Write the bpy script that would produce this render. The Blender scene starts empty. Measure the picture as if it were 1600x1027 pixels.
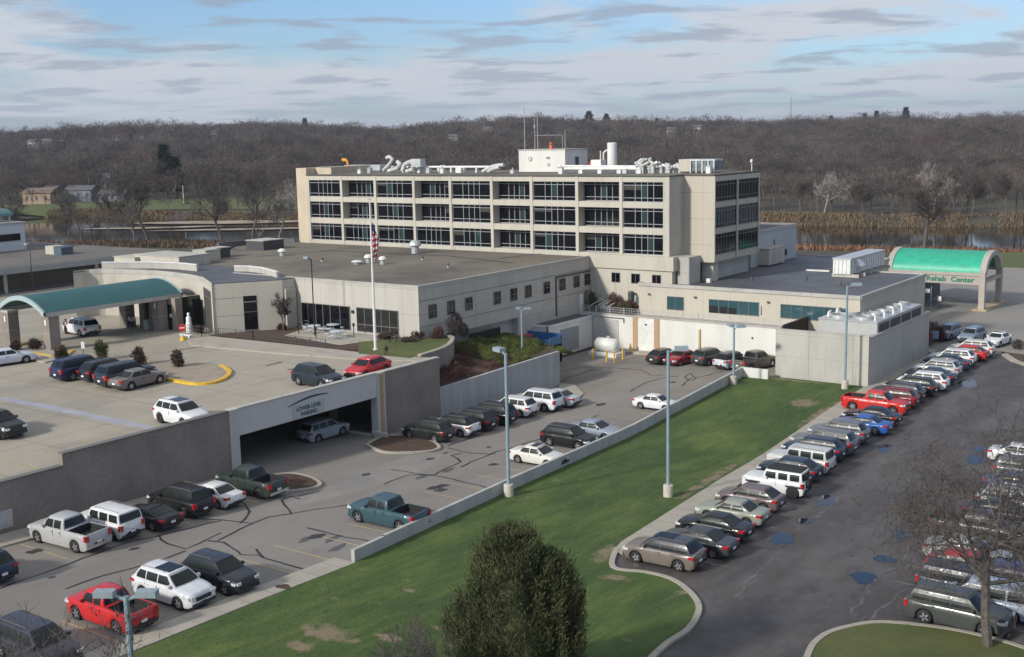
import bpy, bmesh, math, random
import numpy as np
from mathutils import Vector, Matrix
R = math.radians
S = bpy.context.scene
col = S.collection
rnd = random.Random(7)

# ------------------------------------------------------------------ camera
F_PX, CY = 1850.0, 513.5
YAW, PIT, ROL, CH = R(35.775), R(9.246), R(-1.205), 27.0
_c, _s = math.cos(PIT), math.sin(PIT)
_cr, _sr = math.cos(ROL), math.sin(ROL)
RZ = Matrix.Rotation(YAW, 3, 'Z')
FWD = RZ @ Vector((0, _c, -_s))
_up = RZ @ Vector((0, _s, _c)); _ri = RZ @ Vector((1, 0, 0))
RI = _cr*_ri + _sr*_up
UP = -_sr*_ri + _cr*_up
CAM = Vector((0, 0, CH))
cd = bpy.data.cameras.new('camera'); cam = bpy.data.objects.new('camera', cd); col.objects.link(cam)
M4 = Matrix((RI, UP, -FWD)).transposed().to_4x4(); M4.translation = CAM
cam.matrix_world = M4
cd.sensor_width = 36; cd.lens = F_PX/1600*36; cd.clip_start = 0.5; cd.clip_end = 12000
S.camera = cam

# ------------------------------------------------------------------ light
SUN_EL = R(27)
sx, sy = -0.29, -0.957
n_ = math.hypot(sx, sy); sx /= n_; sy /= n_
SUNV = Vector((sx*math.cos(SUN_EL), sy*math.cos(SUN_EL), math.sin(SUN_EL)))
sd = bpy.data.lights.new('sun', 'SUN'); sd.energy = 2.6; sd.angle = R(4.5); sd.color = (1.0, 0.95, 0.87)
so = bpy.data.objects.new('sun', sd); col.objects.link(so); so.location = (0, 0, 200)
so.rotation_euler = SUNV.to_track_quat('Z', 'Y').to_euler()

W = bpy.data.worlds.new('World'); S.world = W; W.use_nodes = True
nt = W.node_tree; nt.nodes.clear()
def N(t, typ, **kw):
    n = t.nodes.new(typ)
    for k, v in kw.items():
        if k.startswith('i_'):
            key = k[2:]
            n.inputs[int(key) if key.isdigit() else key.replace('_', ' ')].default_value = v
        else: setattr(n, k, v)
    return n
L = lambda t, a, b: t.links.new(a, b)
sky = N(nt, 'ShaderNodeTexSky', sky_type='NISHITA', sun_disc=False, sun_elevation=SUN_EL, sun_rotation=math.atan2(sx, sy),
        altitude=200, air_density=1.0, dust_density=1.2, ozone_density=1.3)
bg = N(nt, 'ShaderNodeBackground'); bg.inputs[1].default_value = 0.105
wo = N(nt, 'ShaderNodeOutputWorld'); L(nt, bg.outputs[0], wo.inputs[0])
tc = N(nt, 'ShaderNodeTexCoord'); sep = N(nt, 'ShaderNodeSeparateXYZ'); L(nt, tc.outputs['Generated'], sep.inputs[0])
def MA(t, op, a, b=None, c=None, clamp=False):
    n = t.nodes.new('ShaderNodeMath'); n.operation = op; n.use_clamp = clamp
    for i, v in enumerate((a, b, c)):
        if v is None: continue
        if isinstance(v, (int, float)): n.inputs[i].default_value = v
        else: t.links.new(v, n.inputs[i])
    return n.outputs[0]
zz = MA(nt, 'MAXIMUM', sep.outputs[2], 0.0)
den = MA(nt, 'ADD', zz, 0.085)
# sideways axes of the cloud deck turned so streaks run as in the photo
ca, sa = math.cos(YAW), math.sin(YAW)
ru = MA(nt, 'ADD', MA(nt, 'MULTIPLY', sep.outputs[0], ca), MA(nt, 'MULTIPLY', sep.outputs[1], sa))
rv = MA(nt, 'SUBTRACT', MA(nt, 'MULTIPLY', sep.outputs[1], ca), MA(nt, 'MULTIPLY', sep.outputs[0], sa))
pu = MA(nt, 'DIVIDE', ru, den); pv = MA(nt, 'DIVIDE', rv, den)
cmb = N(nt, 'ShaderNodeCombineXYZ'); L(nt, pu, cmb.inputs[0]); L(nt, pv, cmb.inputs[1])
def wnoise(scale, detail, rough, sx_=1, sy_=1, off=(0, 0, 0), rot=0.0, dist=0.0):
    m = N(nt, 'ShaderNodeMapping'); m.inputs['Scale'].default_value = (sx_, sy_, 1); m.inputs['Location'].default_value = off
    m.inputs['Rotation'].default_value = (0, 0, rot)
    L(nt, cmb.outputs[0], m.inputs[0])
    n = N(nt, 'ShaderNodeTexNoise'); n.inputs['Scale'].default_value = scale; n.inputs['Detail'].default_value = detail
    n.inputs['Roughness'].default_value = rough; n.inputs['Distortion'].default_value = dist
    L(nt, m.outputs[0], n.inputs['Vector']); return n.outputs[0]
def wramp(v, a, b):
    n = N(nt, 'ShaderNodeMapRange'); n.interpolation_type = 'SMOOTHSTEP'
    n.inputs[1].default_value = a; n.inputs[2].default_value = b
    L(nt, v, n.inputs[0]); return n.outputs[0]
high = wramp(wnoise(0.56, 8, 0.58, 1.0, 0.9, (3.1, 1.7, 0), R(-24), 0.35), 0.41, 0.55)      # thin white veil
puff = wramp(wnoise(2.0, 6, 0.55, .8, 1.0, (7.3, 2.2, 0), 0, 0.25), 0.505, 0.63)        # grey cumulus
lowc = wramp(wnoise(0.5, 5, 0.6, 1.0, 0.4, (1.3, 9.2, 0), 0, 0.3), 0.45, 0.7)
mx1 = N(nt, 'ShaderNodeMix', data_type='RGBA'); skt = N(nt, 'ShaderNodeMix', data_type='RGBA', blend_type='MULTIPLY'); skt.inputs[0].default_value = 1; L(nt, sky.outputs[0], skt.inputs[6]); skt.inputs[7].default_value = (.62, .80, 1.06, 1)
L(nt, skt.outputs[2], mx1.inputs[6]); mx1.inputs[7].default_value = (4.25, 4.4, 4.75, 1)
up_ = N(nt, 'ShaderNodeMapRange'); up_.inputs[1].default_value = .13; up_.inputs[2].default_value = .30; up_.inputs[3].default_value = .94; up_.inputs[4].default_value = .12; L(nt, zz, up_.inputs[0])
up2 = N(nt, 'ShaderNodeMapRange'); up2.inputs[1].default_value = .42; up2.inputs[2].default_value = .60; L(nt, zz, up2.inputs[0])  # cloud cover overhead, out of view, added to brighten the fill light
L(nt, MA(nt, 'MAXIMUM', MA(nt, 'MULTIPLY', high, up_.outputs[0]), MA(nt, 'MULTIPLY', up2.outputs[0], .95)), mx1.inputs[0])
mx2 = N(nt, 'ShaderNodeMix', data_type='RGBA'); L(nt, mx1.outputs[2], mx2.inputs[6]); mx2.inputs[7].default_value = (2.2, 2.55, 3.2, 1)
L(nt, MA(nt, 'MULTIPLY', puff, 0.75), mx2.inputs[0])
mx3 = N(nt, 'ShaderNodeMix', data_type='RGBA'); L(nt, mx2.outputs[2], mx3.inputs[6]); mx3.inputs[7].default_value = (3.2, 3.75, 4.5, 1)
hz = N(nt, 'ShaderNodeMapRange'); hz.inputs[1].default_value = 0.11; hz.inputs[2].default_value = 0.0
hz.inputs[3].default_value = 0.0; hz.inputs[4].default_value = 0.75
L(nt, zz, hz.inputs[0]); L(nt, MA(nt, 'MULTIPLY', hz.outputs[0], MA(nt, 'ADD', 0.45, MA(nt, 'MULTIPLY', lowc, 0.5))), mx3.inputs[0])
L(nt, mx3.outputs[2], bg.inputs[0])

S.render.engine = 'CYCLES'
S.view_settings.view_transform = 'Standard'; S.view_settings.look = 'None'
S.view_settings.exposure = 0.53; S.view_settings.gamma = 1.0

# ------------------------------------------------------------------ geometry of the view
def ray(x, y): return (x-800)/F_PX*RI - (y-CY)/F_PX*UP + FWD
def at(x, y, z=0.0):
    d = ray(x, y); t = (z-CH)/d.z; return CAM + t*d
def onX(x, y, X): d = ray(x, y); return CAM + (X/d.x)*d
def onY(x, y, Y): d = ray(x, y); return CAM + (Y/d.y)*d
def g(b): return 0.0 if b >= 90 else (90-b)*0.04
def wallX(b): return float(np.interp(b, [8, 30, 49.9, 68.8, 119.3], [-47.0, -47.6, -48.2, -50.2, -54.7]))
def edgeX(b): return float(np.interp(b, [40, 59.3, 62.7, 81.7, 109.4, 119.3, 146], [-33.5, -35.9, -37.0, -38.9, -40.8, -41.3, -42.6]))
def gd(b): return 5.6 if b >= 70 else 5.6-(70-b)*0.022
def atg(x, y, fn=g, dz=0.0):
    z = 0.0
    for _ in range(25):
        P = at(x, y, z); z = .5*z + .5*(fn(P.y)+dz)
    return at(x, y, z)
def cam2w(u, v): return (u*ca - v*sa, u*sa + v*ca)

# ------------------------------------------------------------------ materials
MATS = {}
def mat(name, c, rough=0.8, var=0.0, scale=1.0, metal=0.0, fine=0.0, fscale=12.0, c2=None, bump=0.0, bscale=20.0, coat=0.0, spec=0.5, detail=4.0, stretch=(1, 1, 1), lo=0.35, hi=0.65, trans=0.0):
    if name in MATS: return MATS[name]
    m = bpy.data.materials.new(name); m.use_nodes = True; t = m.node_tree
    b = t.nodes['Principled BSDF']
    b.inputs['Base Color'].default_value = (*c, 1); b.inputs['Roughness'].default_value = rough
    b.inputs['Metallic'].default_value = metal; b.inputs['Specular IOR Level'].default_value = spec
    if coat: b.inputs['Coat Weight'].default_value = coat; b.inputs['Coat Roughness'].default_value = 0.17
    if trans: b.inputs['Transmission Weight'].default_value = trans
    geo = t.nodes.new('ShaderNodeNewGeometry')
    out = None
    if c2 is not None or var > 0:
        mp = N(t, 'ShaderNodeMapping'); mp.inputs['Scale'].default_value = stretch; L(t, geo.outputs['Position'], mp.inputs[0])
        n = N(t, 'ShaderNodeTexNoise'); n.inputs['Scale'].default_value = scale; n.inputs['Detail'].default_value = detail
        n.inputs['Roughness'].default_value = 0.6
        L(t, mp.outputs[0], n.inputs['Vector'])
        mr = N(t, 'ShaderNodeMapRange'); mr.inputs[1].default_value = lo; mr.inputs[2].default_value = hi; L(t, n.outputs[0], mr.inputs[0])
        mx = N(t, 'ShaderNodeMix', data_type='RGBA')
        if c2 is None:
            mx.inputs[6].default_value = (*[v*(1-var) for v in c], 1); mx.inputs[7].default_value = (*[min(1, v*(1+var)) for v in c], 1)
        else:
            mx.inputs[6].default_value = (*c, 1); mx.inputs[7].default_value = (*c2, 1)
        L(t, mr.outputs[0], mx.inputs[0]); out = mx.outputs[2]
    if fine > 0:
        n = N(t, 'ShaderNodeTexNoise'); n.inputs['Scale'].default_value = fscale; n.inputs['Detail'].default_value = 3
        L(t, geo.outputs['Position'], n.inputs['Vector'])
        mr = N(t, 'ShaderNodeMapRange'); mr.inputs[1].default_value = .3; mr.inputs[2].default_value = .7
        mr.inputs[3].default_value = 1-fine; mr.inputs[4].default_value = 1+fine; L(t, n.outputs[0], mr.inputs[0])
        vm = N(t, 'ShaderNodeVectorMath', operation='SCALE'); 
        if out is not None: L(t, out, vm.inputs[0])
        else: vm.inputs[0].default_value = c
        L(t, mr.outputs[0], vm.inputs[3]); out = vm.outputs[0]
    if out is not None: L(t, out, b.inputs['Base Color'])
    if bump > 0:
        n = N(t, 'ShaderNodeTexNoise'); n.inputs['Scale'].default_value = bscale; n.inputs['Detail'].default_value = 3
        L(t, geo.outputs['Position'], n.inputs['Vector'])
        bp = N(t, 'ShaderNodeBump'); bp.inputs['Strength'].default_value = bump; bp.inputs['Distance'].default_value = 0.05
        L(t, n.outputs[0], bp.inputs['Height']); L(t, bp.outputs[0], b.inputs['Normal'])
    MATS[name] = m; return m
def paint(c, metal=0.0, rough=0.35):
    k = 'paint_%.3f_%.3f_%.3f' % c
    if k in MATS: return MATS[k]
    m = mat(k, c, rough, metal=metal, coat=.38, fine=0.06, fscale=1.5, spec=.3)
    return m

def layered(name, base, layers, rough=0.85, bump=0.15, bscale=15, rvar=None, patches=None, joints=None):
    """base colour, then layers of (colour, scale, lo, hi, strength, stretch, rot)"""
    m = bpy.data.materials.new(name); m.use_nodes = True; t = m.node_tree; b = t.nodes['Principled BSDF']
    b.inputs['Roughness'].default_value = rough
    geo = t.nodes.new('ShaderNodeNewGeometry'); cur = None
    for i, (c, sc, lo, hi, st, stretch, rot) in enumerate(layers):
        mp = N(t, 'ShaderNodeMapping'); mp.inputs['Scale'].default_value = stretch; mp.inputs['Rotation'].default_value = (0, 0, rot)
        mp.inputs['Location'].default_value = (i*13.7, i*5.1, i*2.3)
        L(t, geo.outputs['Position'], mp.inputs[0])
        n = N(t, 'ShaderNodeTexNoise'); n.inputs['Scale'].default_value = sc; n.inputs['Detail'].default_value = 6; n.inputs['Roughness'].default_value = .62
        L(t, mp.outputs[0], n.inputs['Vector'])
        mr = N(t, 'ShaderNodeMapRange'); mr.inputs[1].default_value = lo; mr.inputs[2].default_value = hi; mr.inputs[4].default_value = st
        L(t, n.outputs[0], mr.inputs[0])
        mx = N(t, 'ShaderNodeMix', data_type='RGBA'); mx.inputs[7].default_value = (*c, 1)
        if cur is None: mx.inputs[6].default_value = (*base, 1)
        else: L(t, cur, mx.inputs[6])
        L(t, mr.outputs[0], mx.inputs[0]); cur = mx.outputs[2]
    if joints:
        sp_ = N(t, 'ShaderNodeSeparateXYZ'); L(t, geo.outputs['Position'], sp_.inputs[0]); fac = None
        for mode, per, wd_ in joints:
            c_ = {'u': MA(t, 'ADD', sp_.outputs[0], sp_.outputs[1]), 'x': sp_.outputs[0], 'y': sp_.outputs[1], 'z': sp_.outputs[2]}[mode]
            q_ = MA(t, 'LESS_THAN', MA(t, 'FRACT', MA(t, 'DIVIDE', c_, per)), wd_/per); fac = q_ if fac is None else MA(t, 'MAXIMUM', fac, q_)
        mx = N(t, 'ShaderNodeMix', data_type='RGBA', blend_type='MULTIPLY'); L(t, cur, mx.inputs[6]); mx.inputs[7].default_value = (.62, .61, .60, 1); L(t, fac, mx.inputs[0]); cur = mx.outputs[2]
    if patches:
        nz = N(t, 'ShaderNodeTexNoise'); nz.inputs['Scale'].default_value = 1.1; nz.inputs['Detail'].default_value = 7; nz.inputs['Roughness'].default_value = .7; L(t, geo.outputs['Position'], nz.inputs['Vector'])
        tot = None; sp_ = N(t, 'ShaderNodeSeparateXYZ'); L(t, geo.outputs['Position'], sp_.inputs[0])
        for (x_, y_, rx_, ry_, sl_) in patches:
            dx_ = MA(t, 'SUBTRACT', sp_.outputs[0], x_); dy_ = MA(t, 'SUBTRACT', sp_.outputs[1], y_)
            if sl_: dx_ = MA(t, 'SUBTRACT', dx_, MA(t, 'MULTIPLY', dy_, sl_))
            a_ = MA(t, 'POWER', MA(t, 'ABSOLUTE', MA(t, 'DIVIDE', dx_, rx_)), 2.0); b_ = MA(t, 'POWER', MA(t, 'ABSOLUTE', MA(t, 'DIVIDE', dy_, ry_)), 2.0)
            q_ = MA(t, 'SUBTRACT', 1.0, MA(t, 'ADD', a_, b_)); tot = q_ if tot is None else MA(t, 'MAXIMUM', tot, q_)
        tot = MA(t, 'MAXIMUM', tot, -1.2); val = MA(t, 'ADD', MA(t, 'MULTIPLY', tot, .55), MA(t, 'MULTIPLY', MA(t, 'SUBTRACT', nz.outputs[0], .5), 3.4))
        mr = N(t, 'ShaderNodeMapRange'); mr.inputs[1].default_value = -.02; mr.inputs[2].default_value = .50; mr.inputs[4].default_value = .92; L(t, val, mr.inputs[0])
        mx = N(t, 'ShaderNodeMix', data_type='RGBA'); L(t, cur, mx.inputs[6]); mx.inputs[7].default_value = (.225, .17, .105, 1); L(t, mr.outputs[0], mx.inputs[0]); cur = mx.outputs[2]
    L(t, cur, b.inputs['Base Color'])
    if bump:
        n = N(t, 'ShaderNodeTexNoise'); n.inputs['Scale'].default_value = bscale; n.inputs['Detail'].default_value = 4
        L(t, geo.outputs['Position'], n.inputs['Vector'])
        bp = N(t, 'ShaderNodeBump'); bp.inputs['Strength'].default_value = bump; bp.inputs['Distance'].default_value = .04
        L(t, n.outputs[0], bp.inputs['Height']); L(t, bp.outputs[0], b.inputs['Normal'])
    if rvar:
        n = N(t, 'ShaderNodeTexNoise'); n.inputs['Scale'].default_value = rvar[0]; L(t, geo.outputs['Position'], n.inputs['Vector'])
        mr = N(t, 'ShaderNodeMapRange'); mr.inputs[1].default_value = .3; mr.inputs[2].default_value = .7
        mr.inputs[3].default_value = rvar[1]; mr.inputs[4].default_value = rvar[2]; L(t, n.outputs[0], mr.inputs[0]); L(t, mr.outputs[0], b.inputs['Roughness'])
    return m
ONE = (1, 1, 1)
M_lot = layered('worn_grey_asphalt', (0.225, 0.203, 0.175), [((0.14, 0.127, 0.112), 0.12, .45, .7, .7, (1, .35, 1), 0), ((0.27, 0.255, 0.235), .35, .5, .75, .6, (1, .3, 1), 0), ((0.12, 0.118, 0.115), 1.1, .6, .78, .6, ONE, 0), ((.26, .25, .24), 9, .5, .8, .4, ONE, 0)], bump=.1)
M_asph = layered('dark_asphalt', (0.066, 0.056, 0.049), [((0.112, 0.098, 0.086), 0.22, .45, .62, .9, (1, .3, 1), .5), ((0.030, 0.028, 0.029), .6, .5, .7, .6, (1, .5, 1), 0), ((0.125, 0.11, 0.10), 1.4, .54, .74, .6, (1, .5, 1), .7), ((.026, .023, .022), 3.0, .58, .7, .6, ONE, 0), ((.10, .095, .09), 12, .52, .8, .45, ONE, 0)], rough=.7, bump=.15, rvar=(.5, .5, .8))
M_deck = layered('tan_concrete_deck', (0.35, 0.31, 0.24), [((0.26, 0.235, 0.195), 0.1, .45, .65, .8, (1, .5, 1), .3), ((0.40, 0.36, 0.28), .25, .5, .7, .6, ONE, 0), ((0.20, 0.19, 0.18), .9, .6, .8, .5, ONE, 0), ((.17, .155, .13), .35, .62, .74, .6, (1, .2, 1), .1)], bump=.08, joints=[('x', 6.1, .09), ('y', 6.1, .09)])
M_walk = layered('pale_pavement_concrete', (0.38, 0.345, 0.28), [((0.27, 0.25, 0.21), .5, .45, .7, .7, ONE, 0), ((.45, .42, .35), 4, .5, .8, .4, ONE, 0)], bump=.08, joints=[('y', 1.8, .06)])
M_drive = layered('drive_concrete', (0.25, 0.23, 0.20), [((0.17, 0.165, 0.16), .12, .45, .65, .8, (1, .5, 1), .2), ((.32, .3, .27), .8, .5, .8, .5, ONE, 0)], bump=.08)
GP = []
for px__, py__, rx__, ry__, sl__ in ((520, 992, 1.7, 1.0, 0), (470, 1012, .9, .6, 0), (610, 1000, .8, .5, 0), (960, 868, .7, 2.0, -.1), (1120, 752, .45, 7.0, -.09), (1293, 648, .8, 6.0, -.06), (1257, 631, 1.5, 1.9, 0), (1230, 595, 4.5, .5, 0), (690, 985, .5, .3, 0), (965, 905, .9, .7, 0), (1070, 925, .4, 1.0, 0), (640, 925, .5, .3, 0), (555, 870, .3, 1.5, 0)):
    p__ = atg(px__, py__); GP.append((p__.x-(.5 if sl__ else 0), p__.y, rx__, ry__, sl__))
M_grass = layered('mown_grass', (0.056, 0.100, 0.015), [((0.11, 0.145, 0.028), 0.10, .42, .6, .95, (1, .35, 1), .3), ((0.036, 0.078, 0.010), .28, .45, .62, .8, (1, .5, 1), .9), ((0.030, 0.062, 0.010), .5, .48, .65, .8, (1, .3, 1), .3), ((0.085, 0.10, 0.03), 1.3, .58, .72, .7, (1, .5, 1), .2), ((0.24, 0.18, 0.10), .45, .655, .72, .75, ONE, 0), ((.02, .045, .01), 6, .5, .75, .6, ONE, 0), ((.11, .13, .04), 2.6, .56, .72, .6, ONE, 0), ((.018, .040, .008), 1.9, .57, .7, .55, (1, .6, 1), .5), ((.034, .066, .010), 1.1, .5, .62, .55, (1, .06, 1), .06), ((.10, .14, .03), 1.3, .56, .66, .45, (1, .06, 1), .06)], rough=.95, bump=.6, bscale=8, patches=GP)
M_grass2 = layered('dull_grass', (0.075, 0.095, 0.022), [((0.12, 0.12, 0.035), 0.2, .45, .65, .8, ONE, 0), ((0.16, 0.12, 0.06), .5, .6, .75, .8, ONE, 0), ((.04, .07, .015), 4, .5, .75, .6, ONE, 0)], rough=.95, bump=.5, bscale=6)
M_scrub = layered('valley_floor', (0.080, 0.068, 0.042), [((0.045, 0.04, 0.032), 0.03, .45, .6, .9, ONE, 0), ((0.16, 0.105, 0.05), .05, .56, .68, .8, ONE, 0), ((0.06, .085, .02), .018, .58, .66, .8, ONE, 0), ((.03, .027, .022), .4, .5, .7, .7, ONE, 0)], rough=.95, bump=.4, bscale=1)
M_soil = layered('mulch_bed', (0.085, 0.048, 0.032), [((0.04, 0.028, 0.02), 1.2, .45, .65, .9, ONE, 0), ((.13, .08, .055), 5, .55, .75, .7, ONE, 0)], rough=.95, bump=.6, bscale=10)
M_dirt = layered('bare_soil_patch', (0.24, 0.18, 0.115), [((0.12, 0.09, 0.05), 1.5, .45, .65, .9, ONE, 0)], rough=.95)
M_cream = layered('cream_precast_panel', (0.50, 0.465, 0.385), [((0.41, 0.38, 0.315), .25, .45, .7, .7, (1, 1, .25), 0), ((.52, .47, .38), 2.5, .5, .8, .5, (1, 1, .1), 0), ((.30, .27, .22), 1.8, .55, .72, .55, (1, 1, .07), 0)], rough=.85, bump=.04)
M_white = layered('painted_white_wall', (0.68, 0.665, 0.61), [((0.56, 0.545, 0.49), .4, .45, .7, .7, (1, 1, .2), 0), ((.35, .33, .28), 2.2, .62, .8, .5, (1, 1, .08), 0)], rough=.8, bump=.03)
M_conc = layered('cast_concrete_wall', (0.45, 0.43, 0.38), [((0.35, 0.335, 0.30), .3, .45, .65, .8, (1, 1, .3), 0), ((.2, .19, .17), 2.0, .6, .8, .6, (1, 1, .07), 0), ((.45, .43, .38), 5, .5, .8, .4, ONE, 0)], rough=.9, bump=.06, joints=[('u', 4.9, .06), ('z', 2.44, .03)])
M_brick = mat('brown_grey_block', (0.235, 0.198, 0.168), .9, var=.12, scale=.35, fine=.12, fscale=6, bump=.1, bscale=9)
M_roofg = layered('gravel_roof', (0.165, 0.143, 0.106), [((0.095, 0.085, 0.07), .1, .45, .62, .9, (1, .6, 1), .4), ((.22, .20, .16), .22, .52, .7, .7, ONE, 0), ((.07, .065, .055), 1.3, .6, .75, .7, ONE, 0), ((.2, .18, .15), 10, .5, .8, .5, ONE, 0)], rough=.95, bump=.3)
M_roofd = layered('dark_membrane_roof', (0.098, 0.100, 0.108), [((0.065, 0.067, 0.073), .12, .45, .62, .8, (1, .6, 1), .4), ((.16, .16, .16), .3, .58, .72, .5, ONE, 0), ((.14, .14, .14), 8, .5, .8, .4, ONE, 0)], rough=.75, bump=.15, rvar=(.3, .5, .8))
M_glass = mat('dark_window_glass', (0.004, 0.005, 0.008), .06, spec=.32, bump=.02, bscale=.8)
M_glassb = mat('blue_green_glass', (0.035, 0.085, 0.10), .05, spec=.8)
M_mull = mat('pale_metal_mullion', (0.30, 0.31, 0.31), .5)
M_mulld = mat('dull_mullion', (0.16, 0.15, 0.14), .5)
M_metal = mat('galvanised_metal', (0.50, 0.51, 0.51), .45, metal=.4, var=.12, scale=1.5)
M_duct = mat('weathered_duct', (0.50, 0.50, 0.47), .5, var=.25, scale=1.5)
M_whm = mat('white_metal', (0.68, 0.67, 0.63), .5, var=.08, scale=1.2)
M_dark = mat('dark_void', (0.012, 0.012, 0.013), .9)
M_dgrey = mat('dark_grey_metal', (0.06, 0.06, 0.062), .6)
M_black = mat('black_iron', (0.015, 0.015, 0.016), .5)
M_teal = mat('teal_metal_roof', (0.030, 0.125, 0.125), .5, metal=.1, var=.08, scale=.4)
M_green = mat('bright_green_metal_roof', (0.03, 0.40, 0.25), .45, var=.10, scale=1.2)
M_pole = mat('blue_grey_pole', (0.22, 0.30, 0.33), .45, var=.08, scale=2)
M_polelamp = mat('lamp_head_metal', (0.27, 0.33, 0.35), .4)
M_yellow = mat('yellow_paint', (0.68, 0.42, 0.03), .6, var=.15, scale=2)
M_yline = mat('faded_yellow_line', (0.50, 0.37, 0.13), .8, c2=(0.34, 0.29, 0.19), scale=1.5)
M_wline = mat('faded_white_line', (0.30, 0.29, 0.27), .8, c2=(0.10, 0.095, 0.09), scale=.8)
M_crack = mat('crack_sealant', (0.022, 0.021, 0.021), .6)
M_crackl = mat('worn_pale_seam', (0.15, 0.135, 0.125), .8, c2=(0.075, 0.07, 0.07), scale=1.0)
M_puddle = mat('puddle_water', (0.012, 0.012, 0.014), .04, spec=.22)
M_red = mat('red_enamel', (0.55, 0.03, 0.03), .4)
M_whitep = mat('white_plate', (0.75, 0.75, 0.73), .5)
M_bluec = mat('blue_container', (0.03, 0.14, 0.30), .5, var=.15, scale=1)
M_tire = mat('tyre_rubber', (0.018, 0.018, 0.019), .8)
M_rim = mat('alloy_rim', (0.5, 0.5, 0.51), .3, metal=.7)
M_rimd = mat('dark_rim', (0.05, 0.05, 0.055), .4, metal=.4)
M_cglass = mat('car_glass', (0.008, 0.012, 0.012), .16, spec=.38)
M_sglass = mat('car_side_glass', (0.016, 0.022, 0.020), .32, spec=.30)
M_tglass = mat('tinted_hall_glass', (0.012, 0.012, 0.011), .35, spec=.12)
M_tail = mat('tail_lamp_red', (0.42, 0.01, 0.015), .2, coat=1)
M_head = mat('head_lamp_clear', (0.62, 0.63, 0.62), .15, coat=1)
M_bedl = mat('bed_liner', (0.018, 0.018, 0.019), .8)
M_chrome = mat('chrome_trim', (0.62, 0.62, 0.62), .18, metal=.9)
M_plastic = mat('black_plastic', (0.025, 0.025, 0.027), .6)
M_bark = mat('grey_bark', (0.115, 0.098, 0.082), .9, var=.3, scale=3)
M_barkl = mat('pale_sycamore_bark', (0.30, 0.27, 0.23), .9, var=.4, scale=1.0)
M_twig = mat('bare_twigs', (0.085, 0.070, 0.062), .9, var=.25, scale=.8)
M_woods = [mat('wood_a', (.095, .080, .070), .95), mat('wood_b', (.036, .031, .030), .95), mat('wood_c', (.128, .108, .09), .95), mat('wood_d', (.105, .064, .052), .95), mat('wood_e', (.065, .062, .042), .95)]
M_wood1 = layered('winter_wood', (0.078, 0.063, 0.056), [((0.108, 0.090, 0.075), .006, .45, .6, .9, ONE, 0), ((0.082, 0.055, 0.05), .02, .5, .64, .7, ONE, 0), ((.052, .044, .040), .06, .5, .62, .8, ONE, 0), ((.125, .105, .088), .11, .6, .7, .6, ONE, 0)], rough=.95, bump=0)
M_trunkf = mat('wood_trunks', (0.17, 0.145, 0.12), .9, c2=(.07, .06, .05), scale=.08)
M_ever = layered('evergreen_foliage', (0.062, 0.074, 0.026), [((0.095, 0.102, 0.036), .8, .45, .62, .9, ONE, 0), ((.072, .058, .026), 2.5, .56, .7, .7, ONE, 0), ((.018, .026, .010), 1.7, .52, .66, .7, ONE, 0)], rough=.9, bump=0)
M_pine = layered('dark_pine', (0.018, 0.032, 0.016), [((0.030, 0.045, 0.02), .2, .45, .62, .9, ONE, 0)], rough=.9, bump=0)
M_junip = layered('yellow_green_juniper', (0.11, 0.125, 0.025), [((0.05, 0.075, 0.018), 1.2, .45, .6, .9, ONE, 0), ((.17, .15, .04), 3.0, .55, .7, .6, ONE, 0)], rough=.9, bump=0)
M_redb = layered('reddish_shrub', (0.11, 0.045, 0.035), [((0.065, 0.04, 0.03), 1.5, .45, .6, .9, ONE, 0)], rough=.9, bump=0)
M_brnb = layered('brown_shrub', (0.105, 0.075, 0.052), [((0.06, 0.05, 0.03), 1.5, .45, .6, .9, ONE, 0), ((.07, .08, .03), .9, .6, .7, .7, ONE, 0)], rough=.9, bump=0)
M_reed = layered('dry_reeds', (0.165, 0.118, 0.066), [((0.14, 0.09, 0.045), .1, .45, .6, .9, ONE, 0), ((.30, .21, .11), .6, .55, .7, .7, ONE, 0)], rough=.95, bump=0)
M_sand = mat('pale_sand', (0.30, 0.25, 0.18), .95, var=.25, scale=.08)
M_rust = mat('weathered_brown_slats', (0.085, 0.055, 0.038), .9, c2=(.03, .022, .018), scale=1.2, stretch=(1, 3, .1))
M_tanp = mat('tan_painted_jamb', (0.42, 0.27, 0.16), .8)

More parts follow.
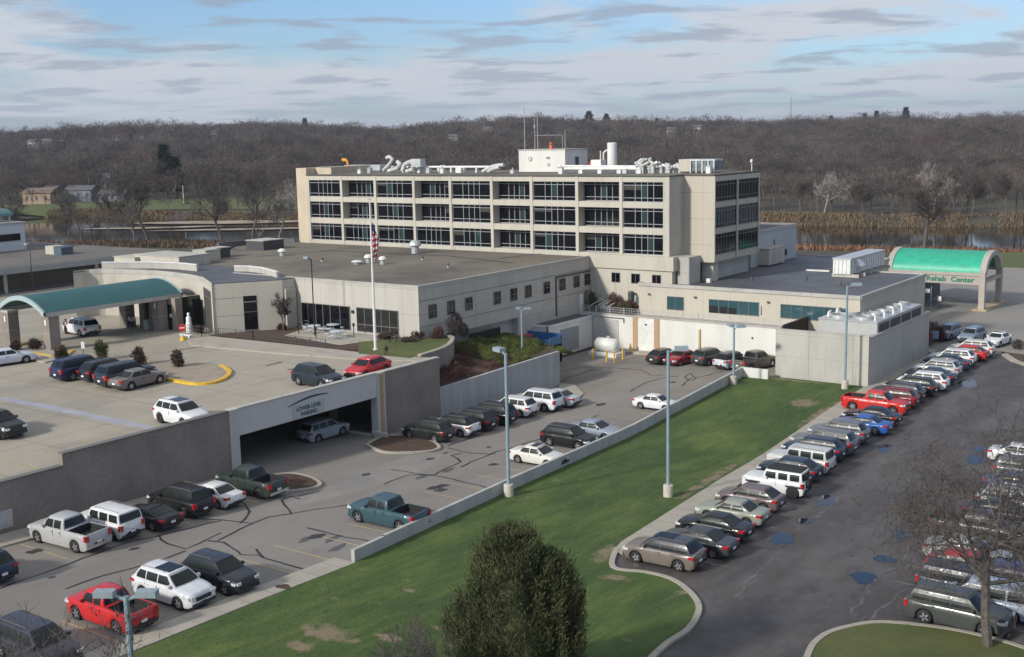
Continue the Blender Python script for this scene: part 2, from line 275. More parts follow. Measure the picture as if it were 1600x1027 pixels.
# ------------------------------------------------------------------ mesh builder
WL = {}     # world location of parents
class MB:
    def __init__(s): s.v = []; s.f = []; s.m = []; s.cm = 0
    def quad(s, *p):
        n = len(s.v); s.v += [tuple(q) for q in p]; s.f.append(tuple(range(n, n+len(p)))); s.m.append(s.cm); return s
    def box(s, x0, x1, y0, y1, z0, z1, rot=0, c=None):
        P = [(x0, y0, z0), (x1, y0, z0), (x1, y1, z0), (x0, y1, z0), (x0, y0, z1), (x1, y0, z1), (x1, y1, z1), (x0, y1, z1)]
        if rot:
            cx, cy_ = c if c else ((x0+x1)/2, (y0+y1)/2); co, si = math.cos(rot), math.sin(rot)
            P = [(cx+(x-cx)*co-(y-cy_)*si, cy_+(x-cx)*si+(y-cy_)*co, z) for x, y, z in P]
        n = len(s.v); s.v += P
        for f in ((0, 3, 2, 1), (4, 5, 6, 7), (0, 1, 5, 4), (1, 2, 6, 5), (2, 3, 7, 6), (3, 0, 4, 7)):
            s.f.append(tuple(n+i for i in f)); s.m.append(s.cm)
        return s
    def prism(s, poly, z0, z1, z1b=None):
        n = len(s.v); k = len(poly)
        if sum(poly[i][0]*poly[(i+1) % k][1]-poly[(i+1) % k][0]*poly[i][1] for i in range(k)) < 0: poly = poly[::-1]
        s.v += [(x, y, z0) for x, y in poly] + [(x, y, z1) for x, y in poly]
        s.f.append(tuple(range(n+k-1, n-1, -1))); s.f.append(tuple(range(n+k, n+2*k))); s.m += [s.cm]*2
        for i in range(k):
            j = (i+1) % k; s.f.append((n+i, n+j, n+k+j, n+k+i)); s.m.append(s.cm)
        return s
    def tube(s, p0, p1, r0, r1=None, n=8, caps=True):
        r1 = r0 if r1 is None else r1
        p0 = Vector(p0); p1 = Vector(p1); d = (p1-p0)
        if d.length < 1e-6: return s
        d.normalize(); a = d.orthogonal().normalized(); b = d.cross(a)
        k = len(s.v)
        for p, r in ((p0, r0), (p1, r1)):
            for i in range(n):
                t = 2*math.pi*i/n; s.v.append(tuple(p+r*(math.cos(t)*a+math.sin(t)*b)))
        for i in range(n):
            j = (i+1) % n; s.f.append((k+i, k+j, k+n+j, k+n+i)); s.m.append(s.cm)
        if caps:
            s.f.append(tuple(range(k+n-1, k-1, -1))); s.f.append(tuple(range(k+n, k+2*n))); s.m += [s.cm]*2
        return s
    def path(s, pts, r, n=6):
        for a, b in zip(pts[:-1], pts[1:]): s.tube(a, b, r, r, n)
        return s
    def lathe(s, prof, n=16, c=(0, 0), axis='z', cz=0):
        k = len(s.v)
        for (r, h) in prof:
            for i in range(n):
                t = 2*math.pi*i/n
                if axis == 'z': s.v.append((c[0]+r*math.cos(t), c[1]+r*math.sin(t), cz+h))
                else: s.v.append((c[0]+r*math.cos(t), c[1]+h, cz+r*math.sin(t)))
        for j in range(len(prof)-1):
            for i in range(n):
                i2 = (i+1) % n; f = (k+j*n+i, k+j*n+i2, k+(j+1)*n+i2, k+(j+1)*n+i)
                s.f.append(f if axis == 'z' else f[::-1]); s.m.append(s.cm)
        return s
    def grid(s, P, close_u=False):
        k = len(s.v); nu = len(P); nv = len(P[0])
        for r in P: s.v += [tuple(q) for q in r]
        for i in range(nu-1):
            for j in range(nv-1):
                s.f.append((k+i*nv+j, k+(i+1)*nv+j, k+(i+1)*nv+j+1, k+i*nv+j+1)); s.m.append(s.cm)
        return s
    def mirror_y(s):
        n = len(s.v); s.v += [(x, -y, z) for x, y, z in s.v]
        s.f += [tuple(n+i for i in f[::-1]) for f in s.f]; s.m += s.m[:]; return s
    def mesh(s, name, off=(0, 0, 0), smooth=False):
        me = bpy.data.meshes.new(name)
        ox, oy, oz = off
        me.from_pydata([(x-ox, y-oy, z-oz) for x, y, z in s.v], [], s.f)
        if len(set(s.m)) > 1:
            me.polygons.foreach_set('material_index', s.m)
        if smooth: me.polygons.foreach_set('use_smooth', [True]*len(me.polygons))
        me.update(); return me
    def build(s, name, mats, parent=None, label=None, cat=None, group=None, kind=None, smooth=False, local=False):
        if not isinstance(mats, (list, tuple)): mats = [mats]
        if local: off = (0, 0, 0); loc = (0, 0, 0)
        elif parent is not None: off = WL[parent.name]; loc = (0, 0, 0)
        else:
            xs = [p[0] for p in s.v]; ys = [p[1] for p in s.v]; zs = [p[2] for p in s.v]
            off = ((min(xs)+max(xs))/2, (min(ys)+max(ys))/2, min(zs)); loc = off
        me = s.mesh(name, off, smooth)
        for m in mats: me.materials.append(m)
        o = bpy.data.objects.new(name, me); col.objects.link(o); o.location = loc
        WL[o.name] = off
        if parent is not None: o.parent = parent
        tag(o, label, cat, group, kind); return o
def tag(o, label=None, cat=None, group=None, kind=None):
    if label: o['label'] = label
    if cat: o['category'] = cat
    if group: o['group'] = group
    if kind: o['kind'] = kind
def thing(name, label, cat, loc=(0, 0, 0), group=None, rz=0):
    o = bpy.data.objects.new(name, None); o.empty_display_size = .3; col.objects.link(o)
    o.location = loc; o.rotation_euler = (0, 0, rz); WL[o.name] = tuple(loc); tag(o, label, cat, group); return o

def sheet(name, poly, zf, dz, m, label=None, cat=None, kind='structure', skirt=0.0, step=4.0, parent=None, group=None):
    bm = bmesh.new(); vs = [bm.verts.new((p[0], p[1], 0)) for p in poly]; f = bm.faces.new(vs)
    if f.normal.z < 0: f.normal_flip()
    bm.normal_update()
    if bm.faces[:][0].normal.z < 0: bmesh.ops.reverse_faces(bm, faces=bm.faces[:])
    bmesh.ops.triangulate(bm, faces=bm.faces[:])
    ys = [p[1] for p in poly]; y = math.floor(min(ys)/step)*step
    while y < min(max(ys), 94):
        bmesh.ops.bisect_plane(bm, geom=bm.verts[:]+bm.edges[:]+bm.faces[:], plane_co=(0, y, 0), plane_no=(0, 1, 0)); y += step
    for v in bm.verts: v.co.z = zf(v.co.y)+dz
    if skirt:
        be = [e for e in bm.edges if e.is_boundary]
        r = bmesh.ops.extrude_edge_only(bm, edges=be)
        for v in r['geom']:
            if isinstance(v, bmesh.types.BMVert): v.co.z -= skirt
    c = (sum(p[0] for p in poly)/len(poly), sum(ys)/len(ys)); oz = zf(c[1])
    off = WL[parent.name] if parent else (c[0], c[1], oz)
    for v in bm.verts: v.co -= Vector(off)
    bmesh.ops.recalc_face_normals(bm, faces=bm.faces[:]) if skirt else None
    me = bpy.data.meshes.new(name); bm.to_mesh(me); bm.free(); me.materials.append(m)
    o = bpy.data.objects.new(name, me); col.objects.link(o); WL[o.name] = tuple(off)
    if parent: o.parent = parent
    else: o.location = off
    tag(o, label, cat, group, kind); return o
def XY(*pts, fn=g): return [tuple(atg(x, y, fn)[:2]) for x, y in pts]
def band(a, w):   # polyline -> strip polygon
    out1 = []; out2 = []
    for i, p in enumerate(a):
        q0 = Vector(a[max(0, i-1)][:2]); q1 = Vector(a[min(len(a)-1, i+1)][:2]); d = (q1-q0).normalized(); n = Vector((-d.y, d.x))
        out1.append(tuple(Vector(p[:2])+n*w/2)); out2.append(tuple(Vector(p[:2])-n*w/2))
    return out1+out2[::-1]
def ribbon(mb, pts, w, zf, dz):
    pts = [Vector(p[:2]) for p in pts]; L1 = []; L2 = []
    for i, p in enumerate(pts):
        d = (pts[min(len(pts)-1, i+1)]-pts[max(0, i-1)]).normalized(); n = Vector((-d.y, d.x))
        ww = w*(.7+.6*rnd.random())
        a = p+n*ww/2; b = p-n*ww/2
        L1.append((a.x, a.y, zf(a.y)+dz)); L2.append((b.x, b.y, zf(b.y)+dz))
    mb.grid([L1, L2])
def ragged(pts, amp=.12, step=.9):
    out = []
    for a, b in zip(pts[:-1], pts[1:]):
        a = Vector(a[:2]); b = Vector(b[:2]); n = max(1, int((b-a).length/step))
        for i in range(n):
            p = a.lerp(b, i/n)
            if i: p += Vector((rnd.uniform(-amp, amp), rnd.uniform(-amp, amp)))
            out.append(p)
    out.append(Vector(pts[-1][:2])); return out
def smooth(pts, n=5):
    P_ = [Vector(p[:2]) for p in pts]; out = []
    for i in range(len(P_)-1):
        a = P_[max(0, i-1)]; b = P_[i]; c = P_[i+1]; d = P_[min(len(P_)-1, i+2)]
        for k in range(n):
            t = k/n; q = .5*((2*b)+(c-a)*t+(2*a-5*b+4*c-d)*t*t+(3*b-a-3*c+d)*t**3); out.append((q.x, q.y))
    out.append(tuple(P_[-1])); return out
def offs(poly, d):
    c = Vector((sum(p[0] for p in poly)/len(poly), sum(p[1] for p in poly)/len(poly)))
    return [tuple(c+(Vector(p[:2])-c)*(1+d/(Vector(p[:2])-c).length)) for p in poly]
# ================================================================== TERRAIN
def sst(a, b, x):
    t = max(0., min(1., (x-a)/(b-a))); return t*t*(3-2*t)
def v_near(u): return 318 - 0.32*max(-180, min(180, u)) + 4*math.sin(u*.05)
def v_far(u): return 400 - 0.42*max(-180, min(180, u)) + 5*math.sin(u*.033+1)
def skyl(u, v):
    a = u/max(v, 1)
    base = 25.5 - 13*a - 30*max(0, -a-.32) + 2.2*math.sin(a*17+.6) + 1.4*math.sin(a*39+2) + .8*math.sin(a*83)
    return base
def terrain(u, v):
    x, y = cam2w(u, v)
    if v < v_near(u)-26: h = g(y)-.25
    elif v < v_near(u)+2: h = -.25 - 3.3*sst(v_near(u)-26, v_near(u)+2, v)
    elif v < v_far(u)-2: h = -3.5
    else:
        h = -3.5 + 3.9*sst(v_far(u)-2, v_far(u)+16, v)
        t = sst(430, 1400, v)
        h += t*skyl(u, v) + 2.5*sst(450, 700, v)*math.sin(u*.011+v*.004)*(1-t) + (2.0*math.sin(u*.02+1)*sst(900, 1300, v))
        if v > 1500: h -= (v-1500)*.02
    return h
us = [math.tan(R(a)) for a in np.linspace(-34, 34, 90)]
vs_ = list(np.linspace(12, 260, 32))+list(np.linspace(266, 470, 52))+list(np.geomspace(480, 3200, 46))
Pg = []
for k in us:
    row = []
    for v in vs_:
        u = k*max(v, 130)
        x, y = cam2w(u, v); row.append((x, y, terrain(u, v)))
    Pg.append(row)
mb = MB(); mb.grid(Pg[::-1]); mb.build('ground', M_scrub, kind='structure', smooth=True)
# wide far ground reaching past the horizon
mb = MB(); k = [cam2w(u, v) for u, v in ((-9000, -600), (9000, -600), (9000, 9000), (-9000, 9000))]
mb.quad(*[(x, y, -6.0) for x, y in k]); mb.build('ground', M_scrub, kind='structure')
# river
M_water = mat('river_water', (0.012, 0.010, 0.007), .06, spec=.22, bump=.03, bscale=.6)
mb = MB(); rows = [[], []]
for u in np.linspace(-330, 330, 60):
    for i, f in enumerate((lambda u: v_near(u)-6, lambda u: v_far(u)+8)):
        x, y = cam2w(u, f(u)); rows[i].append((x, y, -2.1))
mb.grid(rows[::-1]); mb.build('river', M_water, kind='structure')
def camsheet(name, uv, m, dz=.12, label=None, kind='structure', sub=8, cat=None):
    bm = bmesh.new(); bm.faces.new([bm.verts.new((u, v, 0)) for u, v in uv]); bm.normal_update()
    if bm.faces[:][0].normal.z < 0: bmesh.ops.reverse_faces(bm, faces=bm.faces[:])
    bmesh.ops.triangulate(bm, faces=bm.faces[:])
    for ax, i in (((1, 0, 0), 0), ((0, 1, 0), 1)):
        lo = min(p[i] for p in uv); hi = max(p[i] for p in uv); q = lo+sub
        while q < hi:
            bmesh.ops.bisect_plane(bm, geom=bm.verts[:]+bm.edges[:]+bm.faces[:], plane_co=tuple(q*a for a in ax), plane_no=ax); q += sub
    cu = sum(p[0] for p in uv)/len(uv); cv = sum(p[1] for p in uv)/len(uv); cx, cy_ = cam2w(cu, cv)
    for v in bm.verts:
        h = terrain(v.co.x, v.co.y)+dz; x, y = cam2w(v.co.x, v.co.y); v.co = (x-cx, y-cy_, h)
    me = bpy.data.meshes.new(name); bm.to_mesh(me); bm.free(); me.materials.append(m)
    me.polygons.foreach_set('use_smooth', [True]*len(me.polygons))
    o = bpy.data.objects.new(name, me); o.location = (cx, cy_, 0); col.objects.link(o); tag(o, label, cat, None, kind); return o
camsheet('riverside_lawn', [(40, 150), (150, 150), (160, 252), (120, 257), (62, 250), (35, 235)], M_grass2)
camsheet('far_bank_meadow', [(-225, 492), (-150, 478), (-95, 462), (-68, 458), (-70, 500), (-90, 528), (-150, 536), (-225, 530)], M_grass2, dz=.25)
mb = MB()
for (u0, v0, ru_, rv_) in ((-92, 434, 44, 9.0), (-125, 412, 24, 4.0), (-84, 396, 36, 3.5), (-58, 424, 14, 5)):
    P = []
    for i in range(28):
        t = i*2*math.pi/28; x, y = cam2w(u0+ru_*math.cos(t)*(1+.1*math.sin(5*t)), v0+rv_*math.sin(t)*(1+.3*math.sin(3*t))); P.append((x, y, -1.85))
    mb.quad(*P)
mb.build('sandbar', M_sand, kind='structure')

# ================================================================== LOTS
# deep base sheet lots
def P(x, y): return atg(x, y)
WX0, WX1 = -53.5, -54.9          # lawn wall line
sheet('parking_lot', [(-100, 12), (-47, 12), (-48.0, 30), (-48.4, 50), (-50.4, 68.8), (-54.9, 119.5), (-51.5, 121.5), (-51.5, 130), (-95, 130), (-84, 92), (-110, 86), (-110, 12)], g, 0.0, M_lot)
sheet('parking_lot', [(-30, 12), (45, 12), (45, 146), (-38.4, 147), (-42.0, 140), (-40.6, 118), (-40.1, 109), (-38.2, 81.7), (-36.2, 62), (-33, 45)], g, 0.004, M_asph)
sheet('drive', [(-42.5, 140), (-38.4, 147.2), (60, 146), (60, 240), (-75, 240), (-75, 150), (-45, 142)], lambda b: 0.0, -0.03, M_drive)
lawnpoly = [(-46.6, 8), (-47.3, 30), (-48.1, 50), (-50.1, 68.8), (-54.5, 119.3), (-51.4, 121), (-41.6, 121), (-41.2, 118.5), (-40.7, 109.4), (-38.8, 81.7), (-36.9, 62.7)]
lawnpoly += smooth([(-36.6, 61.6)]+XY((958, 889), (1010, 897), (1050, 908), (1080, 930), (1092, 955), (1076, 985), (1040, 1010), (1000, 1050), (960, 1100)))[4:]
lawnpoly += [(-24.0, 30), (-22, 8)]
lawn = sheet('lawn', lawnpoly, g, .10, M_grass, skirt=.5)
# kerb + pavement strips
sheet('pavement', band([(edgeX(b)+.9, b) for b in (61, 63, 70, 81.7, 95, 109.4, 121)], 1.8), g, .13, M_walk, skirt=.4)
kerb_pts = [Vector(p) for p in smooth([(-36.6, 61.6)]+XY((958, 889), (1010, 897), (1050, 908), (1080, 930), (1092, 955), (1076, 985), (1040, 1010), (1000, 1050), (960, 1100)))]
sheet('kerb', band(kerb_pts, .34), g, .155, M_walk, skirt=.4)
sheet('pavement', [(-41.4, 121.1), (-39.6, 121.05), (-41.0, 146), (-42.6, 146), (-41.0, 143)], lambda b: 0, .12, M_walk, skirt=.3)
sheet('pavement', band([(-47.6, 8), (-48.3, 30), (-48.7, 42), (-48.8, 49.8)], 1.7), g, .12, M_walk, skirt=.4)
sheet('pavement', band([(-69.3, 12), (-69.3, 38), (-69.3, 52), (-69.3, 59.5)], 2.4), g, .12, M_walk, skirt=.3)
# worn soil along the lawn edge
def blob(name, cx, cy_, rx, ry, m, zf=g, dz=.114, rot=0, n=30, wob=.25, kind='structure', label=None, cat=None):
    P_ = []; ph = rnd.random()*6
    for i in range(n):
        t = i*2*math.pi/n; w = 1+wob*(.5*math.sin(3*t+ph)+.3*math.sin(5*t+2*ph)+.2*math.sin(9*t))
        x = rx*math.cos(t)*w; y = ry*math.sin(t)*w
        P_.append((cx+x*math.cos(rot)-y*math.sin(rot), cy_+x*math.sin(rot)+y*math.cos(rot)))
    return sheet(name, P_, zf, dz, m, kind=kind, label=label, cat=cat)
# right corner island
isl = smooth(XY((1262, 1027), (1272, 1008), (1296, 991), (1340, 979), (1380, 975), (1440, 980), (1500, 989), (1570, 1006), (1640, 1030)))
islp = [tuple(p) for p in isl]+XY((1700, 1120), (1400, 1150), (1230, 1090))
sheet('island_lawn', islp, g, .11, M_grass2, skirt=.4)
sheet('kerb', band([Vector(p) for p in XY((1236, 1085))+isl], .32), g, .15, M_walk, skirt=.4)
# far kerb & soil strip beyond the dark lot
sheet('kerb', band([(-33.6, 146.9), (-31.5, 143), (-28, 139.6), (-20, 134), (-6, 124)], .9), lambda b: 0, .13, M_walk, skirt=.3)
sheet('mulch_bed', [(-34.2, 148.2), (-32, 144.2), (-28, 140.8), (-18, 133.8), (-15, 138), (-28, 147)], lambda b: 0, .10, M_soil, skirt=.2)
# entrance mulch islands by the garage
def island(name, pts, zf=g):
    pl = XY(*pts, fn=zf); pl = smooth(pl+[pl[0]])[:-1]
    sheet(name, pl, zf, .14, M_soil, skirt=.3); sheet('kerb', band([Vector(p) for p in pl+[pl[0]]], .3), zf, .17, M_walk, skirt=.35)
island('mulch_bed', [(573, 697), (600, 684), (640, 683), (672, 690), (686, 700), (676, 706), (640, 709), (600, 708)])
island('mulch_bed', [(425, 745), (455, 742), (485, 748), (500, 758), (488, 765), (450, 770), (430, 772)])
sheet('drive_apron', XY((500, 766), (565, 740), (640, 712), (700, 706), (660, 738), (560, 768), (470, 790)), g, .005, M_drive)
sheet('pavement', XY((875, 600), (898, 602), (912, 616), (905, 624), (872, 612)), g, .10, M_walk, skirt=.2)

# ---- markings & cracks on the lots
def pxl(*pts, fn=g): return [atg(x, y, fn) for x, y in pts]
mb = MB()
for pts in ([(0, 800+35*0+120), (40, 905), (90, 888), (150, 866), (210, 845), (249, 838)], [(249, 838), (262, 850), (290, 858), (310, 850), (345, 833)],
            [(102, 921), (160, 900), (200, 890), (245, 878), (290, 861)], [(245, 838), (300, 825), (345, 814), (345, 814)],
            [(340, 845), (375, 827), (395, 818), (420, 808), (455, 803)], [(455, 803), (445, 790), (440, 782), (455, 776), (468, 780)],
            [(455, 803), (500, 795), (545, 789)], [(395, 818), (350, 813), (300, 811)], [(325, 845), (350, 848), (372, 862), (376, 867), (405, 868), (412, 872), (400, 858)],
            [(412, 872), (440, 880), (487, 893)], [(480, 825), (520, 835), (582, 847)], [(600, 757), (640, 742), (680, 742), (720, 722)], [(610, 734), (650, 740), (690, 745), (760, 762)],
            [(720, 722), (705, 712), (722, 708)], [(720, 730), (775, 706), (800, 700), (850, 684), (872, 676), (935, 649)], [(700, 700), (735, 708), (775, 710)],
            [(870, 600), (890, 590), (925, 578), (960, 575), (1000, 578), (1020, 588), (1035, 586)], [(960, 575), (905, 574), (880, 580)], [(985, 612), (1005, 600), (1030, 592), (1060, 588)],
            [(1065, 603), (1078, 592), (1100, 588), (1130, 580)], [(1070, 590), (1080, 583), (1088, 592), (1078, 596), (1070, 590)], [(700, 697), (742, 682), (775, 668), (840, 647), (905, 630)],
            [(380, 785), (390, 800), (375, 818)], [(0, 770+60), (60, 811)], [(465, 776), (500, 768)]):
    ribbon(mb, ragged(pxl(*pts)), .16, g, .012)
mb.build('crack_sealant', M_crack, kind='structure')
mb = MB()
for pts in ([(1145, 935), (1180, 900), (1222, 855), (1270, 812), (1300, 790), (1345, 752), (1400, 700)], [(1440, 960), (1400, 930), (1345, 985), (1350, 965)], [(1330, 960), (1370, 905), (1410, 880), (1440, 820)],
            [(1222, 855), (1240, 835), (1252, 820), (1290, 800)], [(1500, 700), (1560, 640)], [(1400, 930), (1480, 900)]):
    ribbon(mb, ragged(pxl(*pts), .2), .16, g, .014)
mb.build('worn_seam', M_crackl, kind='structure')
mb = MB()
for b in np.arange(62.6, 146, 3.05):
    e = edgeX(b)+1.9; mb.quad((e, b-.06, g(b)+.016), (e+5.6, b-.06, g(b)+.016), (e+5.6, b+.06, g(b)+.016), (e, b+.06, g(b)+.016))
for b in np.arange(66, 118, 3.25):
    e = float(np.interp(b, [60, 78, 95], [-19.8, -21.8, -23.2])); mb.quad((e, b-.06, g(b)+.016), (e+5.5, b-.06, g(b)+.016), (e+5.5, b+.06, g(b)+.016), (e, b+.06, g(b)+.016))
mb.build('stall_lines', M_wline, kind='structure')
mb = MB()
for b in np.arange(34.0, 118, 3.1):
    e = wallX(b)-.3-(1.2 if b < 50 else 0); mb.quad((e-5, b-.05, g(b)+.010), (e, b-.05, g(b)+.010), (e, b+.05, g(b)+.010), (e-5, b+.05, g(b)+.010))
    if not 58 < b < 80: mb.quad((-67.9, b-.05, g(b)+.010), (-62.8, b-.05, g(b)+.010), (-62.8, b+.05, g(b)+.010), (-67.9, b+.05, g(b)+.010))
mb.build('stall_lines', M_yline, kind='structure')
mb = MB(); rc = random.Random(21)
for k in range(16):
    x = rc.uniform(-31, -18); y = rc.uniform(55, 140); a = rc.uniform(0, 3.14); pts = [Vector((x, y))]
    for i in range(rc.randint(5, 12)):
        a += rc.uniform(-.5, .5); pts.append(pts[-1]+Vector((math.cos(a), math.sin(a)))*rc.uniform(.5, 1.3))
    ribbon(mb, pts, .07, g, .013)
mb.build('hairline_crack', M_crackl, kind='structure')
for i, (x, y, a, b, r_) in enumerate(((1222, 842, .75, 1.3, .3), (1290, 783, .7, 1.5, .2), (1382, 701, .5, 1.5, .2), (1350, 903, .7, 1.1, .3), (1382, 874, .7, .7, .3), (1408, 837, .7, 1.2, .3), (1512, 600, 1.0, 2.0, .2), (1524, 719, .7, 1.5, .2), (1258, 815, .4, .8, .2), (1530, 702, .5, 1, .1))):
    p = P(x, y); blob('puddle', p.x, p.y, a, b, M_puddle, dz=.018, rot=r_)
p = P(443, 920); blob('soil_patch', p.x, p.y, .5, .35, M_soil, dz=.124)
# oil-dark stain marks on the stalls
for x, y in ((520, 842), (528, 856), (480, 842), (700, 735), (660, 745)):
    p = P(x, y); blob('oil_stain', p.x, p.y, .28, .9, MATS.get('oil') or mat('oil', (.09, .087, .085), .7), dz=.008, rot=.2)
mb = MB(); ro = random.Random(5)
for k in range(46):
    if k < 24: b_ = ro.uniform(62, 144); x = edgeX(b_)+ro.uniform(3.4, 7.5)
    elif k < 36: b_ = ro.uniform(34, 100); x = ro.uniform(-68, -60)
    else: b_ = ro.uniform(40, 115); x = wallX(b_)-ro.uniform(2, 6)
    r_ = ro.uniform(.15, .45); n_o = 12; ph = ro.random()*6
    mb.quad(*[(x+r_*math.cos(i*6.283/n_o)*(1+.25*math.sin(3*i+ph)), b_+1.5*r_*math.sin(i*6.283/n_o)*(1+.25*math.sin(2*i+ph)), g(b_+1.5*r_*math.sin(i*6.283/n_o)*(1+.25*math.sin(2*i+ph)))+.0145) for i in range(n_o)])
mb.build('oil_stains', mat('oil_dark', (.035, .032, .030), .6), kind='structure')
# storm drain grates
dg = MB()
for x, y in ((572, 700), (557, 702), (262, 838), (600, 582)):
    pass
# ================================================================== DECK (parking garage)
DX = -70.6
dk = thing('parking_deck', 'two level parking garage with brown grey block walls and open vehicle entrance below', 'parking garage', (-72, 60, 0))
sheet('deck_slab', [(DX-.6, 20), (DX-.6, 86.0), (-104, 86.4), (-104, 92), (-175, 92), (-175, 20)], gd, 0.0, M_deck, kind=None, parent=dk)
sheet('deck_underside', [(DX-.62, 20), (DX-.62, 85.7), (-110, 85.7), (-110, 20)], gd, -.7, M_conc, kind=None, parent=dk)
def zt(b): return 6.35 if b > 50 else (5.85 if b > 45.2 else 5.35)
# left block wall in three stepped lengths
Y_OP0, Y_OP1 = 60.6, 76.2
for (a, b, z) in ((20, 45.4, 5.42), (45.4, 60.0, 6.25)):
    mb = MB()
    n = 12
    for i in range(n):
        y0 = a+(b-a)*i/n; y1 = a+(b-a)*(i+1)/n
        mb.quad((DX, y0, g(y0)-.4), (DX, y1, g(y1)-.4), (DX, y1, z), (DX, y0, z))
    mb.quad((DX-.5, a, z), (DX, a, z), (DX, b, z), (DX-.5, b, z)); mb.quad((DX-.5, b, 3), (DX-.5, a, 3), (DX-.5, a, z), (DX-.5, b, z)); mb.quad((DX, a, 3), (DX-.5, a, 3), (DX-.5, a, z), (DX, a, z)); mb.quad((DX, b, -1), (DX, b, z), (DX-.5, b, z), (DX-.5, b, -1))
    mb.build('block_wall', M_brick, dk)
    MB().box(DX-.56, DX+.06, a, b-.003, z+.002, z+.10).build('coping', mat('cap_stone', (.16, .15, .14), .8), dk)
mb = MB().box(DX-.55, DX+.0, 78.1, 86.0, -.6, 6.22); mb.build('block_wall', M_brick, dk)
MB().box(-82, DX-.56, 85.6, 86.0, -.6, 5.55).build('block_wall', M_brick, dk)
MB().box(DX-.6, DX+.04, 78.1, 86.04, 6.222, 6.32).build('coping', M_conc, dk)
M_pier = mat('pier_paint', (.47, .45, .41), .8, fine=.05)
MB().box(DX-.7, DX+.1, 60.0, Y_OP0+.3, -1.6, 6.35).build('pier', M_pier, dk); MB().box(DX-.7, DX+.1, 77.0, 78.1, -.8, 6.30).build('pier', M_pier, dk)
MB().box(DX+.1, DX+.22, 77.45, 77.75, -.6, 6.25).build('downpipe', M_tanp, dk)
fas = MB().box(DX-.45, DX+.04, Y_OP0+.3, 77.0, 4.15, 6.28).build('fascia', mat('grey_white_fascia', (0.50, .49, .47), .8, fine=.04, fscale=1.2), dk)
MB().box(DX-.5, DX+.08, Y_OP0+.3, 77.0, 6.282, 6.38).build('coping', M_conc, dk)
# interior of the lower level
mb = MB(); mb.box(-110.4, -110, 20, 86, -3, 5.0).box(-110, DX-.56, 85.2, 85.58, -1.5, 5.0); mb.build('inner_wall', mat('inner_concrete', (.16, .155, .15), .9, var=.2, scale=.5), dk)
for x in (-79, -87, -95):
    for y in (58.5, 66.5, 80):
        MB().box(x-.3, x+.3, y-.3, y+.3, g(y)-.2, gd(y)-.7).build('column', M_conc, dk)
MB().box(DX-7.0, DX-.2, 76.6, 76.85, -.6, .75).box(DX-.4, DX+1.3, 76.6, 76.9, -.7, 1.05).build('ramp_wall', M_conc, dk)
MB().box(DX-.2, DX+2.0, 59.2, 59.35, -1.2, .5).build('ramp_wall', M_conc, dk)
# sign on the fascia
def text_mesh(name, body, size, m, parent, origin, xdir, updir, ext=.02, bold=0.0, sx=1.0):
    cu = bpy.data.curves.new(name, 'FONT'); cu.body = body; cu.size = size; cu.extrude = ext; cu.offset = bold; cu.align_x = 'CENTER'; cu.align_y = 'CENTER'; cu.resolution_u = 2
    to = bpy.data.objects.new('tmp', cu); col.objects.link(to); bpy.context.view_layer.update()
    me = bpy.data.meshes.new_from_object(to.evaluated_get(bpy.context.evaluated_depsgraph_get()))
    bpy.data.objects.remove(to); me.name = name; me.materials.clear(); me.materials.append(m)
    X = Vector(xdir).normalized(); U = Vector(updir).normalized(); Z = X.cross(U)
    M = Matrix((X*sx, U, Z)).transposed().to_4x4(); M.translation = Vector(origin)
    me.transform(M); off = WL[parent.name]; me.transform(Matrix.Translation(-Vector(off)))
    o = bpy.data.objects.new(name, me); col.objects.link(o); o.parent = parent; return o
sg = thing('garage_sign', 'pale sign with dark arc lettered LOWER LEVEL PARKING above the garage entrance', 'sign', (DX+.05, 68.6, 4.6))
MB().box(DX+.045, DX+.085, 66.7, 70.4, 4.25, 5.35).build('sign_panel', mat('sign_grey', (.40, .42, .40), .6), sg)
M_sgn = mat('sign_dark_green', (.035, .07, .08), .6)
text_mesh('lettering', 'LOWER LEVEL', .46, M_sgn, sg, (DX+.10, 68.55, 4.98), (0, 1, 0), (0, 0, 1), .01, .008)
text_mesh('lettering', 'PARKING', .46, M_sgn, sg, (DX+.10, 68.55, 4.50), (0, 1, 0), (0, 0, 1), .01, .008)
mb = MB(); A1 = []; A2 = []
for i in range(13):
    t = i/12; y = 66.2+4.7*t; z = 5.30+.42*math.sin(math.pi*(t*.62+.05))
    A1.append((DX+.10, y, z)); A2.append((DX+.10, y, z+.05+.11*math.sin(math.pi*t)))
mb.grid([A2, A1]); mb.build('arc', mat('sign_navy', (.02, .03, .06), .5), sg)

# deck markings, islands, kerbs
mb = MB()
for (x, y) in ((300, 626), (0, 0)):
    pass
for b in (30, 33, 36, 39, 42, 45, 48, 51, 54):
    mb.quad((-77.5, b-.06, gd(b)+.012), (-72.0, b-.06, gd(b)+.012), (-72.0, b+.06, gd(b)+.012), (-77.5, b+.06, gd(b)+.012))
for x in (-99, -96, -93, -90.2, -86.8):
    mb.quad((x-.06, 62, gd(62)+.012), (x+.06, 62, gd(62)+.012), (x+.06, 67, gd(67)+.012), (x-.06, 67, gd(67)+.012))
mb.build('stall_lines', M_yline, kind='structure')
mb = MB(); ribbon(mb, ragged([atg(0, 622, gd), atg(120, 645, gd), atg(250, 672, gd)], .1), 1.0, gd, .008); mb.build('repair_strip', mat('pale_repair_strip', (.33, .33, .36), .7, var=.1, scale=.5), kind='structure')
mb = MB()
for pts in ([(268, 549), (326, 540)], [(449, 578), (470, 575)], [(500, 557), (530, 560)], [(415, 572), (440, 566)]):
    ribbon(mb, [atg(x, y, gd) for x, y in pts], .35, gd, .010)
mb.build('trench_drain', mat('drain_dark', (.05, .045, .04), .7), kind='structure')
M_isl = mat('tan_island_slab', (.30, .25, .19), .9, var=.12, scale=.8)
